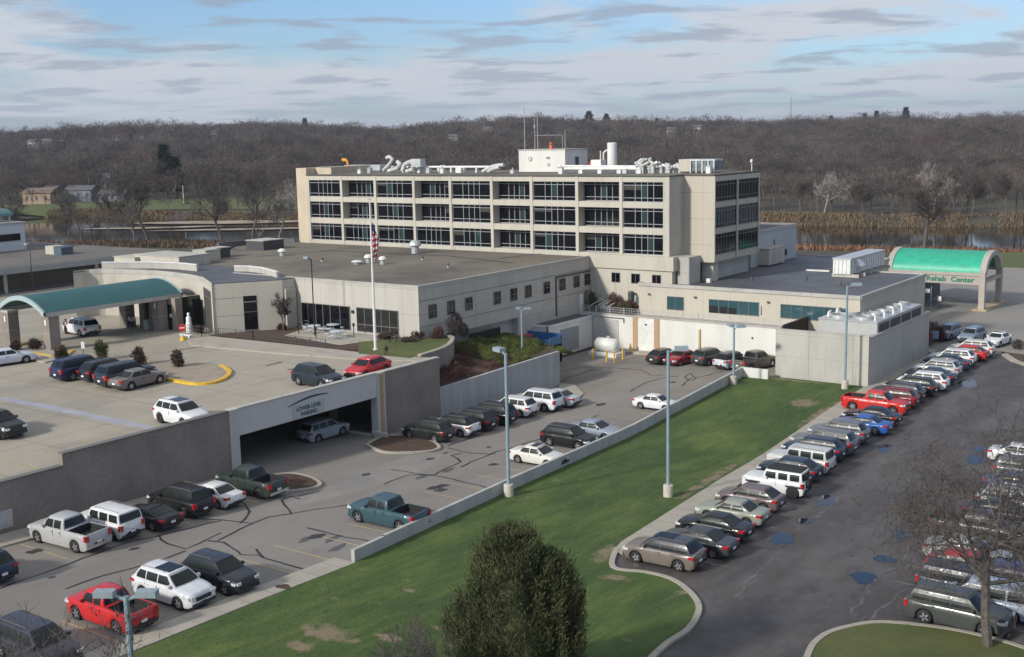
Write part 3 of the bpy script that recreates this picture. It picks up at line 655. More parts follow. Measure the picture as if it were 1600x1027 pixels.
ip = [atg(x, y, gd) for x, y in ((120, 560), (180, 556), (240, 560), (300, 568), (345, 573), (358, 582), (352, 592), (330, 600), (305, 602), (265, 594), (225, 580), (170, 572), (100, 572))]
sheet('deck_island', smooth(ip+[ip[0]])[:-1], gd, .13, M_isl, skirt=.3)
sheet('yellow_kerb', band([Vector(p[:2]) for p in smooth([atg(x, y, gd) for x, y in ((262, 594), (300, 601), (330, 600), (352, 592), (358, 582), (345, 573))])], .45), gd, .20, M_yellow, skirt=.3)
sheet('deck_island', [tuple(atg(x, y, gd)[:2]) for x, y in ((40, 562), (70, 568), (105, 560), (112, 552), (95, 545), (60, 548), (35, 551))], gd, .13, M_walk, skirt=.3)
sheet('yellow_kerb', band([Vector(atg(x, y, gd)[:2]) for x, y in ((48, 552), (80, 558), (104, 556), (114, 549))], .3), gd, .17, M_yellow, skirt=.3)
sheet('yellow_kerb', band([Vector(atg(x, y, gd)[:2]) for x, y in ((22, 543), (40, 538), (50, 535))], .3), gd, .17, M_yellow, skirt=.3)
sheet('pavement', [tuple(atg(x, y, gd)[:2]) for x, y in ((290, 530), (330, 527), (500, 545), (560, 552), (676, 561), (668, 566), (560, 563), (430, 553), (300, 541))], gd, .12, M_walk, skirt=.3)

# terrace garden east of the entrance
sheet('terrace_bed', [(-104, 86.4), (-84.5, 86.4), (-80, 90), (-79.5, 95.4), (-99, 95.4), (-103.5, 88)], lambda b: 5.6, .10, M_soil, skirt=.5)
p0 = [at(x, y, 5.7) for x, y in ((560, 553), (640, 560), (690, 545), (704, 537), (706, 530), (695, 527), (640, 530), (560, 535))]
sheet('terrace_lawn', [tuple(p[:2]) for p in p0], lambda b: 5.6, .16, M_grass2, skirt=.4)
sheet('patio', [(-96, 90), (-86, 88.5), (-84, 95.2), (-97.5, 95.2)], lambda b: 5.6, .14, M_walk)
cw = thing('retaining_wall', 'curved grey block retaining wall holding up the terrace garden behind the red hatchback', 'wall', (-76, 90, 2))
cwp = [Vector(at(x, y, 5.9)[:2]) for x, y in ((655, 556), (675, 550), (692, 544), (701, 539), (706, 533), (707, 528), (700, 525))]
cwt = MB().prism(band(cwp, .35), 0, 5.9); cwt.build('block_face', M_brick, cw)
MB().prism(band(cwp, .46), 5.902, 6.02).build('coping', M_walk, cw)
# sloped planting bed behind the concrete wall
mb = MB(); G = [[(-84.5, 86.1, 5.3), (-78, 86.1, 4.6), (-71.4, 86.1, 3.0)], [(-82, 95, 4.9), (-77, 95, 4.3), (-70.9, 95, 3.3)], [(-80.8, 104, 4.2), (-76, 103, 4.0), (-70.3, 103, 3.6)], [(-80.8, 110, 3.6), (-76, 111, 3.5), (-70.2, 106, 3.75)]]
mb.grid([r[::-1] for r in G][::1]); bo = mb.build('planting_bed', M_soil, kind='structure', smooth=True)
cwall = thing('concrete_wall', 'long pale cast concrete retaining wall stepping up behind the row of dark and white SUVs', 'wall', (-70.5, 96, 0))
za = onX(680, 609, -71.2).z; zb_ = onX(876, 548.4, -69.9).z
mb = MB()
a = [(-71.2, 86.0), (-69.9, 105.8)]
n_ = 5
for i in range(n_):
    t0, t1 = i/n_, (i+1)/n_
    x0, y0 = a[0][0]+(a[1][0]-a[0][0])*t0, a[0][1]+(a[1][1]-a[0][1])*t0
    x1, y1 = a[0][0]+(a[1][0]-a[0][0])*t1-0.0, a[0][1]+(a[1][1]-a[0][1])*t1-.03
    z0, z1 = za+(zb_-za)*t0, za+(zb_-za)*t1
    k = len(mb.v)
    mb.v += [(x0, y0, -.3), (x1, y1, -.3), (x1, y1, z1), (x0, y0, z0), (x0-.35, y0, -.3), (x1-.35, y1, -.3), (x1-.35, y1, z1), (x0-.35, y0, z0)]
    for f in ((0, 1, 2, 3), (5, 4, 7, 6), (3, 2, 6, 7), (1, 5, 6, 2), (4, 0, 3, 7)): mb.f.append(tuple(k+q for q in f)); mb.m.append(0)
mb.build('panels', mat('blue_grey_concrete', (.40, .40, .39), .9, c2=(.32, .32, .31), scale=1.0, stretch=(1, 1, .12), fine=.06), cwall)
MB().box(-80.8, -70.25, 105.5, 105.85, -.3, 3.4).build('return_wall', M_conc, cwall)

# low wall beside the lawn
lw = thing('knee_wall', 'long low concrete wall dividing the lawn from the grey lower lot', 'wall', (-54, 86, 0))
mb = MB(); n_ = 22
for i in range(n_):
    y0 = 49.9+(119.2-49.9)*i/n_; y1 = 49.9+(119.2-49.9)*(i+1)/n_
    x0 = wallX(y0); x1 = wallX(y1)
    h = .85 if i < 1 else .9+.25*i/n_
    k = len(mb.v); mb.v += [(x0-.14, y0, g(y0)-.3), (x0+.14, y0, g(y0)-.3), (x0+.14, y0, g(y0)+h), (x0-.14, y0, g(y0)+h), (x1-.14, y1, g(y1)-.3), (x1+.14, y1, g(y1)-.3), (x1+.14, y1, g(y1)+h+.25/n_), (x1-.14, y1, g(y1)+h+.25/n_)]
    for f in ((0, 4, 7, 3), (5, 1, 2, 6), (3, 7, 6, 2)): mb.f.append(tuple(k+q for q in f)); mb.m.append(0)
    if i == 0: mb.f.append(tuple(k+q for q in (1, 0, 3, 2))); mb.m.append(0)
    if i == n_-1: mb.f.append(tuple(k+q for q in (4, 5, 6, 7))); mb.m.append(0)
mb.build('wall_body', mat('knee_wall_concrete', (.46, .45, .42), .85, c2=(.36, .35, .33), scale=.8, stretch=(1, 1, .2), fine=.06), lw)
MB().box(-54.9, -51.6, 119.25, 119.6, -.2, 1.15).build('return_wall', M_white, lw)

# ================================================================== TOWER
tw = thing('hospital_tower', 'long cream hospital ward block with three storeys of dark ribbon windows and rooftop plant', 'hospital building', (-100, 138, 11))
Y0 = 130.5; XL, XR = -132.3, -69.7; ZR = 21.6; ZB = 11.2
ZW = [(18.45, 20.95), (15.2, 17.7), (11.85, 14.4)]
cols = [-132.3, -125.1, -118.3, -110.9, -104.2, -97.0, -90.4, -83.2, -76.6, -69.7]
MB().box(XL, XR-.02, Y0+1.45, 147.5, ZB, 21.35).build('core', M_cream, tw)
mb = MB()
for z0, z1 in ((20.95, ZR), (17.7, 18.45), (14.4, 15.2), (ZB, 11.85)): mb.box(XL, XR-.002, Y0, Y0+1.5, z0, z1)
mb.build('spandrel', M_cream, tw)
for i, x in enumerate(cols):
    w = .45
    a, b = (x-w/2, x+w/2)
    if i == 0: a, b = XL-.02, XL+.5
    if i == 9: a, b = XR-.5, XR+.02
    MB().box(a, b, Y0-.06, Y0+1.48, ZB-.1, ZR-.003).build('column', M_cream, tw)
def win(parent, x0, x1, z0, z1, y, cols_, rows_, axis='y', pane=M_glass, fm=M_mull, w=.09, depth=.06, name='window', out=-1):
    """framed window in the plane y=const (axis 'y') or x=const (axis 'x'); out = outward sign"""
    mb = MB()
    def q(a0, a1, b0, b1, d0, d1):
        lo, hi = min(d0, d1), max(d0, d1)
        if axis == 'y': mb.box(a0, a1, y+lo, y+hi, b0, b1)
        else: mb.box(y+lo, y+hi, a0, a1, b0, b1)
    q(x0, x1, z0, z1, 0, -out*.05)
    o = mb.build(name, pane, parent)
    mb = MB()
    def q(a0, a1, b0, b1, d0, d1):
        lo, hi = min(d0, d1), max(d0, d1)
        if axis == 'y': mb.box(a0, a1, y+lo, y+hi, b0, b1)
        else: mb.box(y+lo, y+hi, a0, a1, b0, b1)
    for i, c_ in enumerate(cols_):
        xc = x0+(x1-x0)*c_; xc = min(max(xc, x0+w/2), x1-w/2)
        q(xc-w/2, xc+w/2, z0, z1, out*.004, out*depth)
    for r_ in rows_:
        zc = z0+(z1-z0)*r_; zc = min(max(zc, z0+w/2), z1-w/2)
        q(x0, x1, zc-w/2, zc+w/2, out*.003, out*(depth-.01))
    WL[o.name] = WL[parent.name]
    fr = mb.build('frame', fm, o); return o
CF = (0, .28, .43, .57, .71, 1); RF = (0, .2, .84, 1)
M_blind = mat('blind_behind_glass', (.055, .052, .045), .2)
M_gl2 = mat('curtained_glass', (.02, .045, .045), .12)
for r_, (z0, z1) in enumerate(ZW):
    for k in range(9):
        rec = (k in (5, 7)) or (k in (1, 3) and r_ < 2)
        x0 = cols[k]+.25 if k else XL+.5; x1 = cols[k+1]-.25 if k < 8 else XR-.5
        win(tw, x0, x1, z0, z1, Y0+(1.38 if rec else .22), CF, RF, w=.075)
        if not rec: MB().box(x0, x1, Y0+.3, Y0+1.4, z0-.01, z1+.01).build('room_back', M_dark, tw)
        else:
            pass
# bits of drawn blind and curtain seen behind some panes
for r_, (z0, z1) in enumerate(ZW):
    for k in range(9):
        rec = (k in (5, 7)) or (k in (1, 3) and r_ < 2)
        x0 = cols[k]+.25 if k else XL+.5; x1 = cols[k+1]-.25 if k < 8 else XR-.5
        if rnd.random() < .75:
            f = rnd.choice(((.29, .42), (.44, .56), (.58, .70)))
            MB().box(x0+(x1-x0)*f[0], x0+(x1-x0)*f[1], Y0+(1.38 if rec else .22)-.012, Y0+(1.38 if rec else .22)-.003, z0+(z1-z0)*.22, z0+(z1-z0)*.82).build('curtain', M_gl2, tw)
        if rnd.random() < .35: f = rnd.choice(((.02, .27), (.72, .98), (.02, .42))); MB().box(x0+(x1-x0)*f[0], x0+(x1-x0)*f[1], Y0+(1.38 if rec else .22)-.010, Y0+(1.38 if rec else .22)-.002, z0+(z1-z0)*rnd.choice((.45, .6, .7)), z0+(z1-z0)*.83).build('blind', M_blind, tw)
# end pier at the left
MB().box(-134.5, XL-.03, Y0-.02, 147.0, 5.6, 22.75).box(-134.5, -129.0, Y0+2.0, Y0+2.4, 21.6, 22.75).build('end_pier', mat('warm_cream_panel', (.52, .44, .32), .85, var=.08, scale=.5), tw)
# right return and stair block
MB().box(XR-.9, XR+.035, Y0+.02, 134.09, 11.55, ZR-.01).build('return_wall', M_conc, tw)
MB().box(XR+.0, -65.5, 134.1, 147.5, 10.85, ZR).build('stair_block', layered('tan_panel', (.47, .425, .345), [((.41, .37, .30), .3, .45, .7, .8, (1, 1, .3), 0), ((.33, .3, .24), 1.5, .6, .8, .4, (1, 1, .05), 0)], bump=.03, joints=[('z', 3.25, .05), ('u', 4.2, .03)]), tw)
MB().box(XR, -65.4, 134.08, 134.095, 19.1-.9, 18.22).build('panel_joint', M_conc, tw)
for z0, z1 in ZW:
    z0 += .0
    for a, b in ((134.35, 140.65), (140.95, 147.3)):
        win(tw, a, b, z0-.1, z1-.05, -65.49, (0, .16, .30, .42, .56, .70, .84, 1), (0, .2, .82, 1), axis='x', fm=M_mulld, w=.06, out=1)
# mullion piers on the right face
MB().box(-65.49, -65.30, 140.65, 140.95, 10.9, 21.58).box(-65.49, -65.30, 134.1, 134.34, 10.9, 21.58).box(-65.49, -65.30, 147.31, 147.55, 10.9, 21.58).box(-65.49, -65.33, 134.34, 147.31, 20.9, 21.5).build('pier', M_cream, tw)
# roof edge, gravel roof
MB().box(XL-.1, XR+.1, Y0-.1, 150.9, ZR, ZR+.12).box(XR+.1, -65.35, 134.0, 147.7, ZR, ZR+.121).build('roof_edge', mat('dark_fascia_metal', (.055, .05, .047), .6), tw)
MB().box(XL+.3, XR-.2, Y0+.3, 150.6, ZR+.121, ZR+.16).box(XR+.1, -65.7, 134.4, 147.4, ZR+.122, ZR+.155).build('roof', M_roofg, tw)
# podium under the tower (cream lip wall with small windows)
MB().box(-80.9, -69.1, 130.1, 134, 3.5, 9.98).build('podium_wall', M_cream, tw)
MB().box(-81.0, -68.8, 129.85, 134.0, 10.0, 11.75).build('podium_fascia', M_cream, tw)
MB().box(-68.79, -67.2, 131.0, 134.05, 6.2, 11.7).build('podium_fascia', M_conc, tw)
MB().box(-69.2, -66.6, 137.5, 147.0, 8.4, 10.84).build('soffit_recess', M_conc, tw)
MB().box(-67.6, -66.0, 135.2, 136.6, 8.0, 10.84).build('pier', M_cream, tw)
for x in (-77.8, -74.9, -71.9): win(tw, x, x+1.25, 8.2, 9.45, 130.08, (0, .5, 1), (0, 1), w=.05, fm=M_mulld)
# rear extension
ex = thing('rear_extension', 'pale grey rear wing with one tall slot and small window behind the glazed tower end', 'building', (-72, 158, 0))
MB().box(-84, -68.0, 150.9, 167, 0, 13.0).build('wall', mat('pale_grey_render', (.42, .43, .44), .85, var=.05, scale=.5), ex)
MB().box(-84.1, -67.9, 150.8, 150.95+.01, 13.0, 13.35).box(-68.15, -67.9, 150.97, 167.1, 13.0, 13.35).box(-84.1, -68.15, 166.85, 167.1, 13.0, 13.35).build('parapet', M_conc, ex)
MB().box(-83.9, -68.16, 150.98, 166.8, 13.0, 13.06).build('roof', M_roofd, ex)
win(ex, 162.5, 163.3, 9.0, 9.9, -67.97, (0, 1), (0, 1), axis='x', w=.05, fm=M_mulld, out=1)
MB().box(-67.98, -67.94, 158.6, 158.9, 8.6, 11.6).build('downpipe', M_dgrey, ex)
MB().tube((-71, 153, 13), (-71, 153, 14.9), .22, n=10).build('vent_pipe', M_whm, ex)
wb = thing('plant_box', 'cream metal plant enclosure on the dark roof below the tower end', 'roof unit', (-69, 155, 8.5))
MB().box(-71.0, -66.3, 153.2, 158.5, 8.55, 10.75).build('housing', M_cream, wb)
MB().box(-71.1, -66.2, 153.1, 158.6, 10.752, 10.86).build('lid', M_conc, wb)
MB().box(-66.29, -66.26, 154.2, 155.6, 8.7, 10.2).box(-66.29, -66.26, 156.2, 157.6, 8.7, 10.2).build('louvre', M_conc, wb)

# ---- tower roof plant
def rz_(z): return ZR+.16+z
ph = thing('roof_penthouse', 'white block penthouse with antennas on the middle of the tower roof', 'roof penthouse', (-103, 145, rz_(0)))
a0 = onY(811, 260, 143).x; a1 = onY(883, 260, 143).x
MB().box(a0, a1, 143, 149, rz_(0), rz_(3.1)).build('walls', M_white, ph)
MB().box(a0-.1, a1+.1, 142.9, 149.1, rz_(3.1), rz_(3.22)).build('roof', M_conc, ph)
win(ph, 145.6, 146.6, rz_(.2), rz_(2.1), a1+.01, (0, 1), (0, 1), axis='x', pane=M_dgrey, w=.06, name='door', out=1)
MB().tube((a0+2, 142.85, rz_(1.9)), (a0+2, 142.99, rz_(1.9)), .35, n=12).tube((a0+5.2, 142.85, rz_(1.9)), (a0+5.2, 142.99, rz_(2.1)), .3, n=12).tube((a0+5.2, 142.85, rz_(1.1)), (a0+5.2, 142.99, rz_(1.1)), .25, n=12).build('exhaust_hood', M_metal, ph)
an = MB()
for x, h in ((a0+.4, 6.0), (a0+2.2, 4.6), (a0+2.7, 5.4), (a1-.6, 2.6)):
    an.tube((x, 144, rz_(3.2)), (x, 144, rz_(3.2+h)), .075, .05, 5)
an.tube((a0+2.2, 144, rz_(6.2)), (a0+2.2, 144, rz_(6.7)), .16, .16, 8).tube((a0+2.2, 144, rz_(5.2)), (a0+7, 144, rz_(5.2)), .04, n=4).tube((a0+7, 144, rz_(3.2)), (a0+7, 144, rz_(5.2)), .04, n=4)
an.build('antenna', M_mull, ph)
MB().box(a0+4.7, a0+5.1, 144, 144.4, rz_(3.2), rz_(3.8)).box(a0+4.8, a0+5.05, 144, 144.4, rz_(3.9), rz_(4.2)).build('beacon', mat('orange_red', (.62, .12, .06), .5), ph)
st = thing('flue_stack', 'tall white cylindrical flue beside the penthouse on the tower roof', 'chimney', (-93, 146, rz_(0)))
xs_ = onY(956.5, 260, 145).x
MB().lathe([(0, 0), (.68, 0), (.68, 3.9), (.6, 4.0), (.55, 4.0), (.5, 3.6), (0, 3.6)], 18, (xs_, 145), cz=rz_(0)).build('shell', M_whm, st)
MB().tube((xs_-1.4, 145, rz_(0)), (xs_-1.4, 145, rz_(2.6)), .12, n=6).tube((xs_-1.4, 145, rz_(2.6)), (xs_-.8, 145, rz_(3.0)), .12, n=6).tube((xs_-1.9, 145, rz_(0)), (xs_-1.9, 145, rz_(2.9)), .08, n=6).build('pipe', M_whm, st)
def on_roof(px_, yy): return onY(px_, 262, yy).x
def elbow_unit(name, label, pxs, yy, segs, cat='air duct', m=None):
    x = on_roof(pxs, yy); t = thing(name, label, cat, (x, yy, rz_(0)))
    for nm, pts, r_, n in segs:
        mb = MB()
        P_ = [(x+a, yy+b, rz_(c)) for a, b, c in pts]
        mb.path(P_, r_, n)
        for p in P_[1:-1]: mb.lathe([(0, -r_), (r_*.7, -r_*.7), (r_, 0), (r_*.7, r_*.7), (0, r_)], 10, (p[0], p[1]), cz=p[2])
        mb.build(nm, m or M_duct, t, smooth=False)
    t.scale = (.78, .78, .78)
    return t
t = elbow_unit('exhaust_duct', 'curled white exhaust duct rising highest at the left end of the tower roof', 612, 138,
    [('duct', [(-2.2, 0, .5), (-.8, 0, 1.5), (0.3, 0, 2.6), (-.5, 0, 3.2), (-1.3, 0, 2.9)], .32, 10), ('duct', [(-1.2, .3, .3), (1.2, .3, .9), (2.0, .3, 1.7), (1.2, .3, 2.2)], .40, 10)])
t = elbow_unit('exhaust_duct', 'bulky silver white scroll duct with flared square mouth left of the roof pipe run', 640, 138,
    [('duct', [(-1.8, 0, .4), (-1.2, 0, 1.6), (0, 0, 2.1), (1.4, 0, 2.0)], .45, 10), ('duct', [(-.6, -.3, .3), (.9, -.3, .6), (1.4, -.3, 1.5)], .4, 10)])
x = on_roof(648, 138); MB().box(x, x+2.4, 137.2, 138.8, rz_(1.2), rz_(2.7)).build('mouth', M_metal, t)
t = elbow_unit('exhaust_duct', 'slanting white duct cluster with a round mouth left of the penthouse', 772, 137,
    [('duct', [(-2.6, 0, .3), (-1.2, 0, 1.0), (.5, 0, 1.4), (2.2, 0, 1.5)], .36, 10), ('duct', [(-1.0, -.5, .3), (.4, -.5, .9), (1.6, -.5, 1.1)], .36, 10)])
t = elbow_unit('exhaust_duct', 'small white hooked duct in the middle of the pipe run on the tower roof', 690, 143, [('duct', [(-.9, 0, .3), (-.2, 0, .95), (.9, 0, 1.0)], .34, 10)])
pr_ = thing('roof_pipe_run', 'long white pipe on short supports along the left half of the tower roof', 'pipe', (on_roof(700, 139), 139, rz_(0)))
xa, xb = on_roof(612, 139), on_roof(765, 139)
MB().tube((xa, 139, rz_(.85)), (xb, 139, rz_(.85)), .17, n=8).build('pipe', M_whm, pr_)
mb = MB()
for i in range(9): xx = xa+(xb-xa)*i/8; mb.box(xx-.12, xx+.12, 138.8, 139.2, rz_(0), rz_(.7))
for xx in (xa+(xb-xa)*.3, xa+(xb-xa)*.72): mb.box(xx-.5, xx+.5, 138.3, 139.6, rz_(0), rz_(.75))
mb.build('support', M_whm, pr_)
pr2 = thing('roof_pipe_run', 'white pipe run between the penthouse and the silver duct tangle on the tower roof', 'pipe', (on_roof(930, 137), 137, rz_(0)))
xa, xb = on_roof(880, 137), on_roof(1000, 137)
MB().tube((xa, 137, rz_(.65)), (xb, 137, rz_(.65)), .2, n=8).tube((xa-3, 140, rz_(.9)), (xb, 140, rz_(.8)), .16, n=8).build('pipe', M_whm, pr2)
mb = MB()
for i in range(5): xx = xa+(xb-xa)*i/4; mb.box(xx-.3, xx+.3, 136.6, 140.3, rz_(0), rz_(.45))
mb.build('support', M_whm, pr2)
bx_ = on_roof(940, 142); t = thing('roof_fan', 'boxy white fan unit beside the flue on the tower roof', 'roof unit', (bx_, 142, rz_(0)))
MB().box(bx_-1.3, bx_+.3, 141.3, 142.7, rz_(.3), rz_(1.7)).build('housing', M_whm, t); MB().tube((bx_-1.7, 142, rz_(1)), (bx_-1.3, 142, rz_(1)), .5, n=12).build('inlet', M_red, t)
rr = random.Random(3)
for i, px_ in enumerate((1000, 1013, 1027, 1042, 1055)):
    x = on_roof(px_, 137+i*.6); t = thing('duct_cluster', ('silver flared duct elbow, leftmost of the tangle at the right of the tower roof', 'tall twin white duct elbows second from the left in the roof duct tangle', 'low white ball jointed ducts in the middle of the roof duct tangle', 'white duct pair second from the right in the roof duct tangle', 'rightmost white elbow beside the cream chiller box on the tower roof')[i], 'air duct', (x, 137+i*.6, rz_(0)), group='duct tangle on the tower roof')
    for j in range(6):
        mb = MB(); a = rr.uniform(-.8, .8); h = rr.uniform(.7, 2.0 if i < 2 else 1.4); P_ = [(x+a, 137+i*.6, rz_(0)), (x+a, 137+i*.6, rz_(h*.7)), (x+a+rr.choice((-1, 1))*rr.uniform(.4, .9), 137+i*.6+rr.uniform(-.3, .3), rz_(h))]
        mb.path(P_, rr.uniform(.14, .26), 8); mb.lathe([(0, -.25), (.2, -.18), (.3, 0), (.2, .18), (0, .25)], 10, P_[1][:2], cz=P_[1][2]); mb.build('duct', M_duct if (i+j) % 3 else M_metal, t)
x = on_roof(1066, 140); x1 = on_roof(1121, 140); t = thing('roof_chiller', 'long cream and steel chiller unit at the right end of the tower roof', 'chiller', (x, 140, rz_(0)))
MB().box(x, x+1.6, 139, 141.5, rz_(.2), rz_(1.75)).build('housing', M_cream, t)
MB().box(x+1.7, x1, 139.1, 141.4, rz_(.3), rz_(1.5)).build('coil_section', mat('coil_grey_blue', (.14, .17, .19), .5, var=.5, scale=1.5), t)
MB().box(x+1.6, x1+.1, 139, 141.5, rz_(1.55), rz_(1.75)).build('lid', M_metal, t)
mb = MB()
for i in range(5): xx = x+1.7+(x1-x-1.7)*i/4; mb.box(xx-.06, xx+.06, 138.95, 139.09, rz_(0), rz_(1.55))
mb.build('post', M_whm, t)
x = onX(1183, 262, -65.9); t = thing('roof_camera', 'small white hooked mast at the far right corner of the tower roof', 'mast', (-65.9, 145.5, rz_(0)))
MB().tube((-65.9, 146.2, rz_(0)), (-65.9, 146.2, rz_(1.3)), .07, n=6).tube((-65.9, 146.2, rz_(1.3)), (-65.6, 145.5, rz_(1.5)), .07, n=6).tube((-65.6, 145.5, rz_(1.5)), (-65.6, 145.3, rz_(1.1)), .16, n=8).build('arm', M_whm, t)
x = on_roof(536, 140); t = thing('windsock', 'orange windsock drooping from a thin mast on the left of the tower roof', 'windsock', (x, 140, rz_(0)))
MB().tube((x, 140, rz_(0)), (x, 140, rz_(2.9)), .07, n=6).box(x-.7, x+.1, 139.9, 140.1, rz_(2.75), rz_(2.9)).build('mast', M_dgrey, t)
mb = MB(); mb.tube((x, 140, rz_(2.0)), (x+.9, 140, rz_(1.95)), .26, .24, 10).tube((x+.9, 140, rz_(1.95)), (x+1.3, 140, rz_(.8)), .24, .10, 10); mb.build('sock', mat('orange_cloth', (.65, .30, .06), .8), t)
# low helipad edge boxes along the left
x = on_roof(560, 146); t = thing('roof_curb_unit', 'long low grey air handler on the left of the tower roof', 'roof unit', (x, 146, rz_(0)))
MB().box(on_roof(545, 146), on_roof(600, 146), 145, 147.5, rz_(.1), rz_(1.0)).build('housing', M_metal, t); MB().box(on_roof(498, 147), on_roof(540, 147), 147, 148, rz_(0), rz_(.8)).build('duct', M_dgrey, t)

# ================================================================== LOW FRONT WING
ZL = 11.4
fw = thing('front_wing', 'low cream front wing with wide gravel roof and a row of small square side windows', 'hospital wing', (-95, 112, 0))
MB().prism([(-81, 95.5), (-81, 130.05), (-139, 130.05), (-139, 122), (-131, 112), (-126, 101), (-110, 95.5)], 5.6, ZL-.14).build('walls', layered('front_wing_panel', (.47, .445, .39), [((.40, .38, .335), .4, .45, .7, .8, (1, 1, .2), 0), ((.30, .28, .24), 1.5, .6, .8, .5, (1, 1, .06), 0)], bump=.03, joints=[('u', 2.44, .04), ('z', 2.75, .04)]), fw)
MB().prism([(-81.25, 95.75), (-81.25, 130.05), (-139, 130.05), (-139, 122), (-131, 112), (-126, 101), (-110, 95.75)], ZL-.138, ZL-.06).build('roof', M_roofg, fw)
MB().box(-81.26, -80.96, 95.45, 130.0, ZL-.139, ZL+.06).box(-110, -81.27, 95.45, 95.75, ZL-.139, ZL+.06).build('parapet', M_conc, fw)
MB().box(-80.985, -80.96, 95.5, 130, 7.0, 7.03).box(-80.985, -80.96, 95.5, 130, 9.75, 9.78).build('panel_joint', M_dgrey, fw)
MB().box(-82.5, -80.99, 113.7, 130.0, -.2, 5.58).box(-82.5, -81.9, 98, 113.69, -.2, 5.58).box(-84, -81.0, 97.6, 97.99, -.2, 5.58).build('lower_wall', M_conc, fw)
MB().box(-80.99, -80.95, 104, 110, .5, 5.0).build('dock_opening', M_dark, fw)
MB().box(-81.05, -80.90, 121.8, 122.05, 4.6, 9.6).box(-81.05, -80.90, 122.05, 130, 9.4, 9.62).build('downpipe', M_dgrey, fw)
for b in (97.1, 100.3, 103.5, 108.9, 112.2, 115.2, 119.2, 122.7, 126.0, 129.3-.7):
    win(fw, b, b+1.35, 7.72, 9.22, -80.975, (0, .5, 1), (0, .5, 1), axis='x', w=.05, fm=M_mulld, out=1)
# front glazing onto the patio
M_dim = mat('patio_glass', (.02, .022, .02), .08)
win(fw, -98.6, -91.0, 5.9, 8.6, 95.47, (0, .14, .3, .45, .6, .8, 1), (0, 1), pane=M_glass, fm=M_mulld, w=.07)
win(fw, -90.0, -83.9, 5.9, 8.6, 95.47, (0, .2, .4, .6, .8, 1), (0, .3, 1), pane=M_dim, fm=M_mulld, w=.07)
MB().box(-90.7, -90.4, 95.3, 95.46, 7.9, 8.2).build('wall_lamp', M_black, fw)
# roof joints and small roof plant
mb = MB(); r1 = [at(x, y, ZL-.05) for x, y in ((400, 401), (520, 392), (600, 396), (700, 400), (800, 411))]; r2 = [at(x, y, ZL-.05) for x, y in ((545, 402), (640, 395), (690, 392))]
ribbon(mb, r1, .5, lambda b: ZL-.055, .012); ribbon(mb, [at(x, y, ZL) for x, y in ((780, 404), (870, 393), (935, 399))], .35, lambda b: ZL-.055, .016)
mb.build('roof_joint', mat('roof_tar', (.045, .042, .038), .8), fw)
def roof_cap(px_, py_, label, r_=.45, h=.9, m=M_whm, z=ZL-.05):
    p = at(px_, py_, z); t = thing('roof_vent', label, 'roof vent', (p.x, p.y, z))
    MB().lathe([(0, 0), (r_*.7, 0), (r_*.7, h*.6), (0, h*.6)], 14, (p.x, p.y), cz=z).build('curb', M_metal, t)
    MB().lathe([(r_*.9, h*.55), (r_*1.2, h*.62), (r_*1.0, h*.85), (r_*.5, h), (0, h)], 14, (p.x, p.y), cz=z).build('cap', m, t)
roof_cap(558, 413, 'flat white roof vent leftmost of the three by the flagpole', .62, .5)
roof_cap(576, 411, 'tall white roof vent in the middle of the three by the flagpole', .5, 1.1)
roof_cap(598, 413, 'white mushroom roof vent right of the flagpole', .45, 1.0)
roof_cap(649, 396, 'large silver roof exhaust fan against the tower base', .75, 1.8, M_metal)
roof_cap(441, 400, 'lone white roof vent at the left back of the gravel roof', .5, 1.0)
roof_cap(660, 407, 'small dark stub vent right of the silver roof fan', .2, .5, M_dgrey)
roof_cap(503, 409, 'small dark stub vent on the gravel roof behind the thin black lamp', .2, .5, M_dgrey)
roof_cap(700, 419, 'small slim dark stub vent near the right edge of the gravel roof', .15, .6, M_dgrey)
# rotunda / curved entrance front
ez = 11.5
ent = thing('entrance_pavilion', 'cream entrance pavilion with a curved blank front and tall dark glass slot', 'entrance building', (-112, 92, 5.6))
arc = [at(x, y, ez) for x, y in ((114, 424), (135, 421.5), (160, 420.5), (190, 421), (220, 422), (250, 423.5), (275, 426), (300, 429.5), (318, 433.5), (333, 438))]
arc = [Vector(p[:2]) for p in arc]
P1 = Vector((-104.0, 87.1)); P2 = Vector((-99.6, 93.6)); arc[-1] = P1
poly = [tuple(p) for p in arc]+[tuple(P2), (-99.5, 95.44), (-112, 100), (-126, 101), (-133, 100)]
MB().prism(poly, 5.4, ez-.2).build('walls', M_cream, ent)
MB().prism([tuple(Vector(p)*.997+Vector((-.3, .3))) for p in poly], ez-.198, ez-.1).build('roof', M_roofd, ent)
def along(pts, d0, z0, z1, t0, t1, name, m, parent, n=20):
    # strip following a polyline in front of it by d0
    Ls = [0]
    for a, b in zip(pts[:-1], pts[1:]): Ls.append(Ls[-1]+(b-a).length)
    def ev(t):
        s = t*Ls[-1]
        for i in range(len(pts)-1):
            if s <= Ls[i+1]+1e-6:
                f = (s-Ls[i])/(Ls[i+1]-Ls[i]); p = pts[i].lerp(pts[i+1], f); d = (pts[i+1]-pts[i]).normalized(); return p+Vector((d.y, -d.x))*d0
        return pts[-1]
    mb = MB(); A = []; B = []
    for i in range(n+1):
        p = ev(t0+(t1-t0)*i/n); A.append((p.x, p.y, z0)); B.append((p.x, p.y, z1))
    mb.grid([B, A]); o = mb.build(name, m, parent) if name else None
    return ev, o
along(arc, .05, ez-.55, ez+.04, 0, 1, 'parapet_band', M_conc, ent, 40)
ev, o = along(arc, .06, 5.7, 10.4, .80, .965, 'window', M_tglass, ent, 10)
mb = MB()
for i in range(7):
    p = ev(.80+.165*i/6); mb.tube((p.x, p.y, 5.7), (p.x, p.y, 10.4), .05, n=4)
